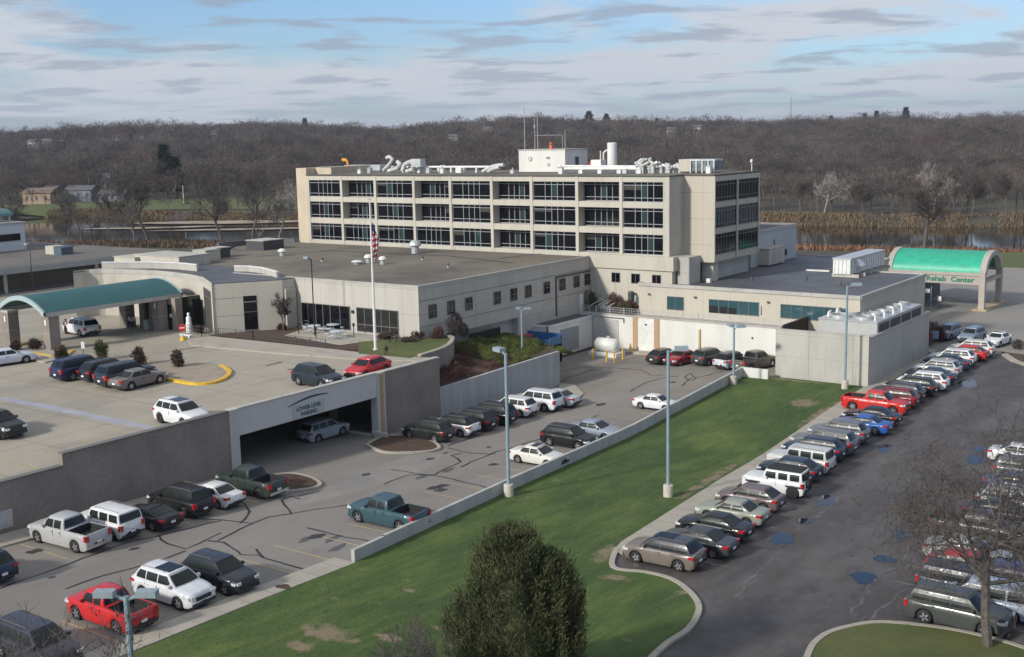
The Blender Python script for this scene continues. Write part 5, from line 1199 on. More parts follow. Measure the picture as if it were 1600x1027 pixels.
# flagpole
p = atg(587, 549, gd); fl = thing('flagpole', 'tall white flagpole flying a drooping striped flag at half staff', 'flagpole', (p.x, p.y, 5.6))
MB().tube((p.x, p.y, 5.6), (p.x, p.y, 20.9), .16, .07, 12).lathe([(0, 0), (.28, 0), (.28, .12), (0, .12)], 14, (p.x, p.y), cz=5.72).build('pole', M_whm, fl)
MB().lathe([(0, -.14), (.13, 0), (0, .14)], 10, (p.x, p.y), cz=21.05).build('finial', M_metal, fl)
dirx, diry = (ca*1.0, sa*1.0)
mb = MB()
n = 26; rows = []
for i in range(n+1):
    row = []; t = i/n
    for j in range(9):
        s_ = j/8; z = 18.7-3.55*t-.35*s_
        off = .12+.55*s_*(.55+.45*math.sin(t*3.1))+.05*math.sin(t*9+s_*4); fold = .16*math.sin(s_*11+t*5)
        row.append((p.x+dirx*off-diry*fold, p.y+diry*off+dirx*fold, z))
    rows.append(row)
for i in range(n):
    for j in range(8):
        if i < 6: cmi = 2
        else: cmi = 0 if ((i+j//2)//2) % 2 == 0 else 1
        mb.cm = cmi; mb.quad(rows[i][j], rows[i+1][j], rows[i+1][j+1], rows[i][j+1])
mb.build('flag', [mat('flag_red', (.40, .02, .04), .8), mat('flag_white', (.62, .60, .60), .8), mat('flag_blue', (.03, .05, .16), .8)], fl)
# ================================================================== STATUE, SIGNS
p = atg(296, 519, gd); stt = thing('statue', 'white robed statue standing before the entrance glass', 'statue', (p.x, p.y, 5.6))
MB().lathe([(0, 0), (.5, 0), (.45, .25), (.3, .3), (0, .3)], 16, (p.x, p.y), cz=5.6).build('plinth', M_whm, stt)
MB().lathe([(.36, .3), (.40, .6), (.34, 1.0), (.27, 1.35), (.30, 1.55), (.26, 1.72), (.13, 1.84), (.12, 1.9), (.16, 2.0), (.16, 2.12), (.09, 2.24), (0, 2.27)], 18, (p.x, p.y), cz=5.6).build('figure', mat('white_stone', (.78, .78, .76), .7), stt, smooth=True)
p = atg(286, 532, gd); t = thing('do_not_enter_sign', 'round red no entry sign on a post in a yellow base by the statue', 'sign', (p.x, p.y, 5.6))
fx, fy = -p.x, -p.y; ln = math.hypot(fx, fy); fx /= ln; fy /= ln
MB().tube((p.x, p.y, 5.6), (p.x, p.y, 7.2), .04, n=6).build('post', M_metal, t); MB().lathe([(0, 0), (.34, 0), (.3, .35), (0, .4)], 14, (p.x, p.y), cz=5.6).build('base', M_yellow, t)
c = Vector((p.x, p.y, 7.0)); f_ = Vector((fx, fy, 0))
dd = MB().tube(c, c+f_*.05, .42, n=20).build('disc', M_red, t)
s_ = Vector((-fy, fx, 0)); mb = MB(); k = c+f_*.056; mb.quad(*[tuple(k+s_*a+Vector((0, 0, b))) for a, b in ((-.28, -.06), (-.28, .06), (.28, .06), (.28, -.06))][::-1]); mb.build('bar', M_whitep, t)
t = thing('planter_table', 'low white stone bench beside the no entry sign', 'bench', (p.x-.8, p.y+.6, 5.6)); MB().box(p.x-1.6, p.x+.2, p.y+.8, p.y+1.3, 5.95, 6.05).build('seat', M_whm, t); MB().box(p.x-1.4, p.x-1.2, p.y+.85, p.y+1.25, 5.6, 5.95).box(p.x-.2, p.x, p.y+.85, p.y+1.25, 5.6, 5.95).build('leg', M_whm, t)
p = atg(131, 560, gd); t = thing('parking_sign', 'small white sign on a post among the deck bushes', 'sign', (p.x, p.y, 5.6))
MB().tube((p.x, p.y, 5.6), (p.x, p.y, 7.2), .035, n=6).build('post', M_dgrey, t); MB().box(p.x-.16, p.x+.16, p.y-.03, p.y+.01, 6.6, 7.3, rot=YAW, c=(p.x, p.y)).build('panel', M_whitep, t)
p = at(1453, 540, 0); t = thing('road_sign', 'red and white sign with a blue board at the far enclosure corner', 'sign', (p.x, p.y, 0))
MB().tube((p.x, p.y, 0), (p.x, p.y, 2.6), .04, n=6).build('post', M_metal, t); MB().tube((p.x, p.y-.04, 1.3), (p.x, p.y, 1.3), .32, n=8).build('disc', M_red, t); MB().box(p.x-1.3, p.x+1.0, p.y+.05, p.y+.1, .9, 1.9).build('board', mat('board_blue', (.25, .35, .45), .6), t)
p = at(1454, 485, 0); t = thing('road_sign', 'thin pole with a small white sign in front of the green canopy', 'sign', (p.x, p.y, 0))
MB().tube((p.x, p.y, 0), (p.x, p.y, 3.6), .06, n=6).build('post', M_pole, t); MB().box(p.x-.9, p.x-.2, p.y-.05, p.y, 2.6, 3.2).build('panel', M_whitep, t)
p = at(1468, 483, 0); t = thing('road_sign', 'short post with a white board before the canopy driveway', 'sign', (p.x, p.y, 0))
MB().tube((p.x, p.y, 0), (p.x, p.y, 1.6), .06, n=6).build('post', M_rust, t); MB().box(p.x-.3, p.x+.2, p.y-.05, p.y, 1.2, 1.9).build('panel', M_whitep, t)
t = thing('wall_notice', 'white notice board with grey lines on the block wall at the left edge', 'notice', (DX+.01, 44.5, 0)); 
w0 = onX(5, 822, DX+.02); MB().box(DX+.002, DX+.04, w0.y-1.1, w0.y+.7, w0.z-.2, w0.z+1.0).build('panel', M_metal, t)
# patio fence, small bollards
rail_fence('patio_fence', [(-107.5, 85.9, 5.6), (-104.4, 85.6, 5.6), (-97, 86.5, 5.6), (-86.0, 86.4, 5.6)], 1.1, 'thin dark iron fence around the terrace bed from the pavilion to the flagpole', M_dgrey, pick=.35, cat='fence')
rail_fence('patio_fence', [(-84.5, 94.6, 5.6), (-82.6, 92.5, 5.6), (-80.9, 91.5, 5.6)], .9, 'short dark rail below the front wing corner', M_dgrey, cat='fence')
tabs = [(486, 510), (491, 519), (513, 505), (521, 517), (548, 506), (556, 512), (575, 516), (526, 528)]
labs = ['blue grey patio table at the back left under the dark glazing', 'pale patio table beside the thin black lamp post', 'patio table at the back between the two glazed bays', 'large pale patio table in the middle of the terrace', 'patio table at the back in front of the right glazing', 'patio table behind and left of the flagpole', 'pale patio table closest to the flagpole', 'patio table nearest the iron fence']
M_tab = mat('pale_blue_table', (.52, .58, .64), .5)
for i, (x, y) in enumerate(tabs):
    p = atg(x, y, lambda b: 5.75); t = thing('patio_table', labs[i], 'table', (p.x, p.y, 5.75), group='round patio tables with fixed seats')
    MB().lathe([(0, .70), (.75, .70), (.75, .76), (0, .76)], 20, (p.x, p.y), cz=5.75).build('tabletop', M_tab, t)
    MB().lathe([(0, 0), (.2, 0), (.06, .08), (.06, .7)], 10, (p.x, p.y), cz=5.75).build('pedestal', M_metal, t)
    for k in range(4):
        a = k*math.pi/2+.4; x1, y1 = p.x+1.1*math.cos(a), p.y+1.1*math.sin(a)
        MB().lathe([(0, .42), (.26, .42), (.26, .47), (0, .47)], 12, (x1, y1), cz=5.75).tube((x1, y1, 5.8), (x1, y1, 6.17), .03, n=5).tube((p.x, p.y, 5.85), (x1, y1, 5.85), .03, n=4).build('seat', M_tab, t)
for i, (x, y) in enumerate(((467, 522), (606, 514), (553, 524), (494, 530))):
    p = atg(x, y, lambda b: 5.7); t = thing('garden_light', ('black garden light left of the thin lamp post', 'black garden light right of the flagpole', 'black garden light between the table group and flagpole', 'black garden light with a white cap by the fence')[i], 'garden light', (p.x, p.y, 5.7), group='black garden lights')
    MB().tube((p.x, p.y, 5.7), (p.x, p.y, 6.7), .05, n=6).lathe([(0, 1.0), (.14, 1.0), (.14, 1.3), (0, 1.4)], 10, (p.x, p.y), cz=5.7).build('post', M_black, t)
# ================================================================== PEOPLE
def person(loc, rz, label, coat_m, leg_m, hair_m, pose):
    t = thing('person', label, 'person', loc, rz=rz)
    J = {'pelvis': (0, 0, .95), 'chest': (0, 0, 1.25), 'neck': (0, .0, 1.48), 'head': (0, .02, 1.62), 'crown': (0, .01, 1.74)}
    for s, n in ((-1, 'l'), (1, 'r')):
        fwd_ = pose.get('stride', .15)*s
        J['sh'+n] = (.19*s, 0, 1.42); J['el'+n] = (.24*s, pose.get('arm', 0)*.12, 1.14); J['wr'+n] = (.23*s, .06+pose.get('arm', 0)*.25, .92+pose.get('arm', 0)*.15); J['pa'+n] = (.23*s, .09+pose.get('arm', 0)*.3, .86+pose.get('arm', 0)*.15)
        J['hip'+n] = (.10*s, 0, .90); J['kn'+n] = (.11*s, fwd_*.6+.03, .50); J['an'+n] = (.11*s, fwd_, .08); J['to'+n] = (.12*s, fwd_+.17, .03)
    E_ = [('pelvis', 'chest'), ('chest', 'neck'), ('neck', 'head'), ('head', 'crown')]
    for n in 'lr': E_ += [('chest', 'sh'+n), ('sh'+n, 'el'+n), ('el'+n, 'wr'+n), ('wr'+n, 'pa'+n), ('pelvis', 'hip'+n), ('hip'+n, 'kn'+n), ('kn'+n, 'an'+n), ('an'+n, 'to'+n)]
    rad = {'pelvis': .14, 'chest': .15, 'neck': .055, 'head': .10, 'crown': .07, 'sh': .07, 'el': .045, 'wr': .03, 'pa': .035, 'hip': .09, 'kn': .06, 'an': .045, 'to': .035}
    for s, n in ((-1, 'l'), (1, 'r')):
        b = J['pa'+n]
        for k in range(4):
            J['f%d%s' % (k, n)] = (b[0], b[1]-.03+.02*k, b[2]-.07-.006*(2-abs(k-1.5))); E_.append(('pa'+n, 'f%d%s' % (k, n))); rad['f%d' % k] = .009
        J['th'+n] = (b[0]-.01*s, b[1]+.05, b[2]-.02); E_.append(('pa'+n, 'th'+n)); rad['th'] = .01
    def skin(name, keys, edges, grow, m, parent):
        idx = {k: i for i, k in enumerate(keys)}
        me = bpy.data.meshes.new(name); me.from_pydata([J[k] for k in keys], [(idx[a], idx[b]) for a, b in edges], []); me.materials.append(m)
        o = bpy.data.objects.new(name, me); col.objects.link(o); o.parent = parent
        md = o.modifiers.new('skin', 'SKIN'); md.use_smooth_shade = True
        for k in keys:
            kk = k if k in rad else k[:-1]; r_ = rad[kk]+grow; me.skin_vertices[0].data[idx[k]].radius = (r_, r_)
        me.skin_vertices[0].data[0].use_root = True
        o.modifiers.new('sub', 'SUBSURF').render_levels = 1; return o
    keys = ['pelvis']+[k for k in J if k != 'pelvis']
    skin('body', keys, E_, 0, mat('skin_tone', (.45, .27, .2), .6), t)
    up_ = ['pelvis', 'chest']+[a+n for n in 'lr' for a in ('sh', 'el', 'wr')]
    skin('coat', up_, [e for e in E_ if e[0] in up_ and e[1] in up_], .025, coat_m, t)
    lo_ = ['pelvis']+[a+n for n in 'lr' for a in ('hip', 'kn', 'an')]
    skin('trousers', lo_, [e for e in E_ if e[0] in lo_ and e[1] in lo_], .018, leg_m, t)
    MB().lathe([(0, .13), (.08, .11), (.115, .02), (.10, -.08), (.07, -.1)], 12, (0, -.012), cz=1.66).build('hair', hair_m, t, local=True)
    MB().box(-.04, -.02, .10, .125, 1.645, 1.66).box(.02, .04, .10, .125, 1.645, 1.66).box(-.012, .012, .11, .14, 1.6, 1.64).box(-.03, .03, .10, .12, 1.565, 1.575).build('face', mat('face_detail', (.2, .1, .08), .6), t, local=True)
    return t
mk = lambda n, c: mat(n, c, .8)
p = atg(104, 522, gd); person((p.x, p.y, 5.6), .6, 'person in black coat standing at the open side of the white minivan', mk('black_cloth', (.015, .015, .018)), mk('black_cloth', (.015, .015, .018)), mk('dark_hair', (.03, .02, .015)), {'stride': .1})
p = atg(119, 521, gd); person((p.x, p.y, 5.6), 1.9, 'person in purple top and dark trousers leaning toward the white minivan', mk('purple_cloth', (.16, .03, .18)), mk('black_cloth', (.015, .015, .018)), mk('dark_hair', (.03, .02, .015)), {'arm': .6, 'stride': .2})
p = atg(115.5, 521.5, gd); person((p.x, p.y+.3, 5.6), 2.5, 'person in dark jacket between the two figures beside the minivan', mk('dark_jacket', (.03, .03, .04)), mk('black_cloth', (.015, .015, .018)), mk('grey_hair', (.2, .19, .18)), {'arm': .5})
p = atg(203, 515, gd); person((p.x, p.y, 5.6), -.3, 'person in white coat walking out of the entrance doors', mk('white_cloth', (.62, .62, .60)), mk('dark_jacket', (.03, .03, .04)), mk('dark_hair', (.03, .02, .015)), {'arm': .3, 'stride': .25})
p = atg(210, 515.5, gd); person((p.x, p.y, 5.6), .3, 'person in pale grey coat right beside the white coated walker', mk('pale_cloth', (.45, .45, .44)), mk('dark_jacket', (.03, .03, .04)), mk('dark_hair', (.03, .02, .015)), {'stride': .2})
# ================================================================== VEGETATION
def np_mesh(name, V, Fc, mats, loc=(0, 0, 0), midx=None):
    me = bpy.data.meshes.new(name); V = np.asarray(V, np.float32); Fc = np.asarray(Fc, np.int32); k = Fc.shape[1]
    me.vertices.add(len(V)); me.vertices.foreach_set('co', V.ravel())
    me.loops.add(Fc.size); me.loops.foreach_set('vertex_index', Fc.ravel())
    me.polygons.add(len(Fc)); me.polygons.foreach_set('loop_start', np.arange(0, Fc.size, k, dtype=np.int32)); me.polygons.foreach_set('loop_total', np.full(len(Fc), k, np.int32))
    if midx is not None: me.polygons.foreach_set('material_index', np.asarray(midx, np.int32))
    me.update(calc_edges=True)
    for m in (mats if isinstance(mats, (list, tuple)) else [mats]): me.materials.append(m)
    o = bpy.data.objects.new(name, me); o.location = loc; col.objects.link(o); WL[o.name] = tuple(loc); return o
def unit(rg, n):
    v = rg.normal(size=(n, 3)); return v/np.linalg.norm(v, axis=1)[:, None]
def leaves(rg, C, D, ln, wd):
    """triangles: centre C, direction D, length ln, width wd"""
    n = len(C); S_ = np.cross(D, unit(rg, n)); S_ /= np.linalg.norm(S_, axis=1)[:, None]+1e-9
    ln = np.broadcast_to(ln, (n,))[:, None]; wd = np.broadcast_to(wd, (n,))[:, None]
    V = np.stack([C-S_*wd/2, C+S_*wd/2, C+D*ln], 1).reshape(-1, 3)
    return V, np.arange(3*n).reshape(-1, 3)
def bush(name, label, cat, x, y, z, rx, ry, h, m, n=1400, ln=.22, wd=.10, seed=1, group=None, stems=True, blobs=9, up=.4):
    rg = np.random.default_rng(seed); t = thing(name, label, cat, (x, y, z), group=group)
    bc = rg.uniform(-1, 1, (blobs, 3))*[.55, .55, .28]+[0, 0, .5]; br = rg.uniform(.3, .55, blobs)
    k = rg.integers(0, blobs, n); d = unit(rg, n); r_ = br[k][:, None]*rg.uniform(.6, 1.05, (n, 1))
    C = bc[k]+d*r_*[1, 1, .8]; C[:, 2] = np.clip(C[:, 2], .02, 1.1); C = C*[rx, ry, h]
    D = d*[1, 1, .6]+rg.normal(size=(n, 3))*.5+[0, 0, up]; D /= np.linalg.norm(D, axis=1)[:, None]
    V, Fc = leaves(rg, C, D, rg.uniform(.6, 1.3, n)*ln, wd)
    o = np_mesh('foliage', V, Fc, m); o.parent = t
    if stems:
        mb = MB()
        for i in range(6):
            a = rg.uniform(0, 6.28); mb.tube((0, 0, 0), (rx*.4*math.cos(a), ry*.4*math.sin(a), h*.6), .03, .01, 4)
        mb.build('stem', M_bark, t, local=True)
    return t
def limbs(rg, h, levels, spread, r0, first=.3, fan=4, curve=.25, minlen=.2, upb=.25, lean=(0, 0), shrink=.68):
    """recursive bare tree: list of (p0,p1,r0,r1,level)"""
    out = []
    def grow(p, d, ln, r, lv):
        nseg = 3 if lv < 2 else 2
        for i in range(nseg):
            d2 = Vector(d)+Vector(rg.normal(size=3))*curve*(.4 if lv == 0 else 1)+Vector((0, 0, upb*.4)); d2.normalize()
            q = p+d2*ln/nseg; r2 = r*(.86 if lv else .9); out.append((p.copy(), q.copy(), r, r2, lv)); p, d, r = q, d2, r2
            if lv < levels and (i > 0 or lv > 0):
                for k in range(fan if lv else fan):
                    if rg.random() < .85:
                        a = Vector(rg.normal(size=3)); a -= a.dot(d)*d; a.normalize()
                        dd = (d*(1-spread)+a*spread+Vector((0, 0, upb))).normalized()
                        grow(p.copy(), dd, ln*shrink*rg.uniform(.6, 1.1), r*.55, lv+1)
    grow(Vector((0, 0, 0)), Vector((lean[0], lean[1], 1)).normalized(), h*first*1.3, r0, 0)
    return out
def bare_tree(name, label, x, y, z, h, r0, levels=3, seed=1, bark=None, twig=None, spread=.55, first=.3, fan=3, group=None, lean=(0, 0), shrink=.68, tw=1.0, upb=.25, curve=.25, ntw=2, cat='tree', tl=.55):
    rg = np.random.default_rng(seed); t = thing(name, label, cat, (x, y, z), group=group)
    segs = limbs(rg, h, levels, spread, r0, first, fan, curve, lean=lean, shrink=shrink, upb=upb)
    zm = max(s[1].z for s in segs); k = h/zm
    mb = MB()
    for p, q, a, b, lv in segs:
        if lv <= 2: mb.tube(p*k, q*k, max(a, .012), max(b, .01), 7 if lv == 0 else (5 if lv == 1 else 4), caps=False)
    mb.build('trunk', bark or M_bark, t, local=True)
    C = []; D = []; Ln = []; Wd = []
    for p, q, a, b, lv in segs:
        if lv >= 2:
            if lv > 2: C.append(p*k); D.append((q-p).normalized()); Ln.append((q-p).length*k*1.15); Wd.append(max(.03, a*1.6))
            for j in range(ntw):
                f = rg.random(); d = ((q-p).normalized()+Vector(rg.normal(size=3))*.6+Vector((0, 0, .2))).normalized()
                C.append(p.lerp(q, f)*k); D.append(d); Ln.append(rg.uniform(.4, 1.1)*tl*h/10); Wd.append(.022*tw)
    if C:
        V, Fc = leaves(rg, np.array([tuple(c) for c in C]), np.array([tuple(c) for c in D]), np.array(Ln), np.array(Wd))
        o = np_mesh('crown', V, Fc, twig or M_twig); o.parent = t
    return t
# big foreground evergreen
def arbor():
    rg = np.random.default_rng(11)
    b = atg(806, 1095); t = thing('arborvitae', 'big round shouldered dark green evergreen in the near foreground of the lawn', 'evergreen tree', (b.x, b.y, b.z))
    d = ray(806, 822); s = math.hypot(b.x, b.y)/math.hypot(d.x, d.y); Hh = CH+s*d.z-b.z-.35; Rm = 2.72
    def lump(a, h): return .97+.09*np.sin(a*3+h*2)+.09*np.sin(a*5-h*3+1)+.07*np.sin(a*9+h*9)
    def prof(h): # 0..1
        return np.interp(1-np.asarray(h), [0, .03, .10, .21, .28, .38, .50, .75, 1.0], [.06, .20, .38, .58, .70, .84, .96, 1.0, .9])
    lobes = [(0, 0, Rm, Hh, 560, prof)]
    d2 = ray(868, 866); s2 = math.hypot(b.x, b.y)/math.hypot(d2.x, d2.y); H2 = CH+s2*d2.z-b.z-.25; r2v = Vector((ca, sa))*1.45
    prof2 = lambda h: np.interp(1-np.asarray(h), [0, .05, .15, .3, .5, 1.0], [.12, .42, .68, .88, 1.0, .92])
    lobes.append((r2v.x, r2v.y, 1.45, H2, 300, prof2))
    Cs = []; Ds = []
    for ox, oy, RR, HH, nt_, pf in lobes:
        h = rg.uniform(.0, .99, nt_); a = rg.uniform(0, 2*np.pi, nt_); r_ = RR*pf(h)*lump(a, h*4)*rg.uniform(.72, 1.10, nt_)
        if ox: 
            pass
        else: r_ = r_*np.where((a > -9), 1, 1)*.97
        C0 = np.stack([ox+r_*np.cos(a), oy+r_*np.sin(a), h*HH], 1); per = 130
        C = np.repeat(C0, per, 0); q = rg.normal(size=C.shape)*[.13, .13, .26]; lift = np.repeat(rg.uniform(-.1, .45, nt_), per)
        C = C+q; out = np.stack([np.cos(a), np.sin(a), np.full(nt_, 1.2)], 1); out = np.repeat(out, per, 0)
        C = C+out*(np.maximum(q[:, 2], 0)*.35+lift*.25)[:, None]
        D = out*[.55, .55, 1]+rg.normal(size=C.shape)*.4; D /= np.linalg.norm(D, axis=1)[:, None]; C[:, 2] = np.clip(C[:, 2], .02, HH+.25); Cs.append(C); Ds.append(D)
    C = np.concatenate(Cs); D = np.concatenate(Ds)
    V, Fc = leaves(rg, C, D, rg.uniform(.10, .26, len(C)), .05)
    o = np_mesh('crown', V, Fc, M_ever); o.parent = t
    # wispy upper sprays
    mb = MB(); mb.tube((0, 0, 0), (0, 0, Hh*.8), .16, .03, 7)
    for i in range(40):
        aa = rg.uniform(0, 6.28); hh = rg.uniform(.1, .8); mb.tube((0, 0, hh*Hh*.8), (Rm*.7*math.cos(aa)*prof(np.array(hh)), Rm*.7*math.sin(aa)*prof(np.array(hh)), hh*Hh+.7), .03, .01, 4)
    mb.build('trunk', M_bark, t, local=True)
    # inner dark body so that the crown is dense
    P_ = []
    for i in range(13):
        hh = i/12*.93; row = []
        for j in range(25):
            aa = j*2*math.pi/24; rr = Rm*.66*float(prof(np.array(hh)))*float(lump(np.array(aa), hh*4)); row.append((rr*math.cos(aa), rr*math.sin(aa), hh*Hh))
        P_.append(row)
    mb = MB(); mb.grid(P_[::-1]); mb.build('inner_foliage', M_ever, t, local=True)
arbor()
# bare trees in the near right and left corners
p = atg(1543, 1012); bare_tree('bare_tree', 'big leafless tree spreading over the parked cars at the lower right', p.x, p.y, p.z, 14.2, .26, levels=5, seed=5, spread=.80, first=.22, fan=3, twig=M_twig, bark=M_bark, tw=.75, upb=.10, shrink=.80, curve=.22, ntw=1, tl=.45)
def tree_px(px_, py_, dist, label, seed, r0=.12, levels=4, **kw):
    d = ray(px_, py_); s = dist/math.hypot(d.x, d.y); q = CAM+s*d; zb = g(q.y); bare_tree(kw.pop('name', 'bare_tree'), label, q.x, q.y, zb, q.z-zb, r0, levels=levels, seed=seed, **kw)
tree_px(235, 905, 38, 'leafless treetop in the near left corner before the lamp post', 9, spread=.6, fan=3, tw=.6, first=.34, ntw=1)
tree_px(75, 915, 38, 'leafless treetop over the dark vehicle in the bottom left corner', 14, spread=.6, fan=3, tw=.6, first=.34, ntw=1)
tree_px(640, 975, 44, 'low pale leafless shrub tips left of the foreground evergreen', 19, r0=.05, spread=.6, fan=3, tw=.5, first=.3, cat='shrub')
# deck bushes in planting pockets
for i, (x, y, w_, h, m) in enumerate(((97, 562, 1.1, 1.4, M_brnb), (160, 564, 1.35, 1.8, M_ever), (218, 572, 1.05, 1.6, M_brnb), (279, 575, 1.0, 1.5, M_brnb), (55, 548, 1.1, 1.1, M_brnb), (25, 547, .7, .8, M_brnb))):
    p = atg(x, y, gd); bush('potted_shrub', ('brown ragged shrub at the foot of the near canopy pillar', 'largest green shrub behind the navy wagon', 'brown shrub behind the row of dark cars', 'brown shrub alone at the tip of the deck island', 'drooping shrub between the two canopy pillars', 'small brown shrub at the far left canopy pillar')[i], 'shrub', p.x, p.y, 5.7, w_*.62, w_*.62, h, m, n=1500, ln=.3, wd=.09, seed=20+i, group='shrubs on the deck island')
# terrace shrubs
T = [(631, 520, 1.5, 2.6, M_twig, 'round pale leafless shrub tree by the front wing corner'), (683, 530, 1.1, 1.4, M_redb, 'dark red shrub at the front wing corner'), (711, 526, 1.4, 1.9, M_twig, 'round brown leafless bush against the blank side wall'),
     (682, 518, .0, 0, None, ''), (655, 530, 1.2, .9, M_redb, 'low red shrub on the terrace bed'), (440, 516, .7, .7, M_redb, 'small dark red shrub at the right foot of the pavilion'), (312, 520, .8, .8, M_redb, 'small red shrub right of the statue'), (600, 530, 1.3, .7, M_brnb, 'low brown shrub behind the flagpole'), (640, 535, 1.5, .6, M_brnb, 'spreading brown ground shrub at the terrace edge')]
for i, (x, y, w_, h, m, lab) in enumerate(T):
    if m is None: continue
    p = atg(x, y, lambda b: 5.65)
    if m is M_twig and i == 0:
        bare_tree('shrub_tree', lab, p.x, p.y, 5.7, 3.2, .09, levels=4, seed=31, spread=.5, fan=4, tw=1.6, first=.22, shrink=.72, cat='shrub'); continue
    bush('shrub', lab, 'shrub', p.x, p.y, 5.65, w_*.7, w_*.7, h, m, n=1600, ln=.25, wd=.07, seed=50+i)
p = atg(440, 520, gd); bare_tree('bare_tree', 'thin leafless tree at the right corner of the entrance pavilion', -98.7, 92.6, 5.7, 4.4, .09, levels=4, seed=41, spread=.5, fan=3, tw=1.3, first=.3)
p = atg(545, 515, gd); bare_tree('bare_tree', 'thin leafless tree on the patio between the two glazed bays', p.x, p.y, 5.7, 3.6, .06, levels=4, seed=43, spread=.45, fan=3, tw=1.1, first=.3)
p = atg(603, 557, gd); bush('shrub', 'tiny dark sapling at the deck edge behind the red hatchback', 'shrub', p.x, p.y, 5.7, .15, .15, 1.2, M_brnb, n=90, seed=60)
# grey rock-like clipped bush beside the wall
p = atg(682, 527, lambda b: 5.3); bush('shrub', 'large dome shaped grey leafless bush against the blank side wall', 'shrub', p.x+.6, p.y+2.2, 4.9, 1.6, 1.5, 2.6, mat('grey_twig_mass', (.14, .125, .10), .95, var=.3, scale=2), n=5200, ln=.25, wd=.06, seed=61, blobs=4)
# planting bed: brown bushes and juniper mass
def bedz(x, y): return 5.2 - (x+84)/13.5*1.9 - (y-86)/22*.6
rg1 = np.random.default_rng(6); n = 30000
xx = rg1.uniform(-82.5, -71.3, n); yy = rg1.uniform(86.6, 99.5, n)
hh = .45+.35*np.sin(xx*1.5+yy*.8)+.3*np.sin(yy*1.7-xx*.9)+.15*np.sin(xx*4+yy*3)
ok = hh+rg1.normal(size=n)*.15 > .12; xx, yy, hh = xx[ok], yy[ok], hh[ok]; n = len(xx)
C = np.stack([xx, yy, np.array([bedz(a, b) for a, b in zip(xx, yy)])-.05+np.clip(hh, .1, 1.4)*rg1.uniform(.2, 1, n)], 1); D = rg1.normal(size=(n, 3))*.6+[0, 0, .7]; D /= np.linalg.norm(D, axis=1)[:, None]
V, Fc = leaves(rg1, C, D, rg1.uniform(.12, .32, n), .06); o = np_mesh('shrub_cover', V-np.array([-77, 93, 4]), Fc, M_redb, (-77, 93, 4)); tag(o, 'low rust brown shrubs covering the bank behind the concrete wall', 'ground cover', None, 'stuff')
rg1 = np.random.default_rng(5); n = 42000
xj = rg1.uniform(0, 1, n); yj = rg1.uniform(0, 1, n)
yy = 97.5+yj*11.5; xx = -79.5+xj*8.9+ (yj-.5)*.8; xx = np.minimum(xx, -71.35+ (yy-86)*.065)
hh = .55+.16*np.sin(xx*1.7+yy*.9)+.10*np.sin(yy*1.9-xx*.7)+.06*np.sin(xx*4+yy*3)
zb2 = np.array([bedz(a, b) for a, b in zip(xx, yy)])
C = np.stack([xx, yy, zb2+.15+np.clip(hh, .1, 2)*rg1.uniform(.4, 1, n)], 1); D = rg1.normal(size=(n, 3))*.6+[0, 0, .8]; D /= np.linalg.norm(D, axis=1)[:, None]
V, Fc = leaves(rg1, C, D, rg1.uniform(.10, .24, n), .07); o = np_mesh('juniper_cover', V-np.array([-75, 103, 3]), Fc, M_junip, (-75, 103, 3)); tag(o, 'yellow green juniper ground cover filling the top of the bank', 'ground cover', None, 'stuff')
# terrace bushes by white wall
for i, (x, w_, h, m, lab) in enumerate(((-80.0, 1.0, 1.5, M_ever, 'clipped dark green bush at the inner corner of the terrace'), (-76.6, 1.5, 1.5, M_redb, 'wide dark red bush under the terrace windows'), (-74.2, .9, .8, M_redb, 'small dark red bush beside the terrace bin'), (-74.6, 1.1, .6, M_ever, 'low green ground shrub at the rehab wall corner'))):
    bush('shrub', lab, 'shrub', x, 128.9 if i < 3 else 127.9, 4.6, w_, .55, h*1.1+.6, m, n=1500, ln=.25, wd=.09, seed=90+i)
# shrubs by rehab right side
for i, (x, y) in enumerate(((1372, 450), (1392, 462), (1412, 462), (1432, 468), (1447, 470))):
    p = at(x, y+20, 0); bush('shrub', ('leafless shrub beside the chiller against the rehab side wall', 'dark shrub second from the chiller along the rehab side wall', 'middle leafless shrub along the rehab side wall', 'brown shrub near the rehab wall end', 'last reddish shrub before the canopy drive')[i], 'shrub', -43.8+.2*i, 141.5+i*2.6, 0, 1.2, 1.2, 3.4-.3*i, M_twig if i < 3 else M_redb, n=2200, ln=.5, wd=.05, seed=110+i, up=1.0)
p = at(1590, 545, 0); bush('shrub', 'round bare shrub on the mulch at the far end of the dark lot', 'shrub', p.x, p.y, 0, .9, .9, 1.1, M_twig, n=900, seed=120)
p = at(1560, 530, 0)
# ---- lawn fallen leaves / grass tufts
rg2 = np.random.default_rng(8); n = 420
px_ = rg2.uniform(-53, -41.5, n); py_ = rg2.uniform(40, 118, n); ok = px_ > np.interp(py_, [49.9, 68.8, 119.3], [-48, -50, -54.5]); px_, py_ = px_[ok], py_[ok]; n = len(px_)
C = np.stack([px_, py_, np.array([g(b) for b in py_])+.115], 1); D = unit(rg2, n)*[1, 1, .15]; D /= np.linalg.norm(D, axis=1)[:, None]
V, Fc = leaves(rg2, C, D, .10, .09); o = np_mesh('fallen_leaves', V-np.array([-47, 80, 0]), Fc, mat('dry_leaf', (.24, .20, .11), .9), (-47, 80, 0)); tag(o, 'scattered dry leaves on the lawn', 'leaves', None, 'stuff')
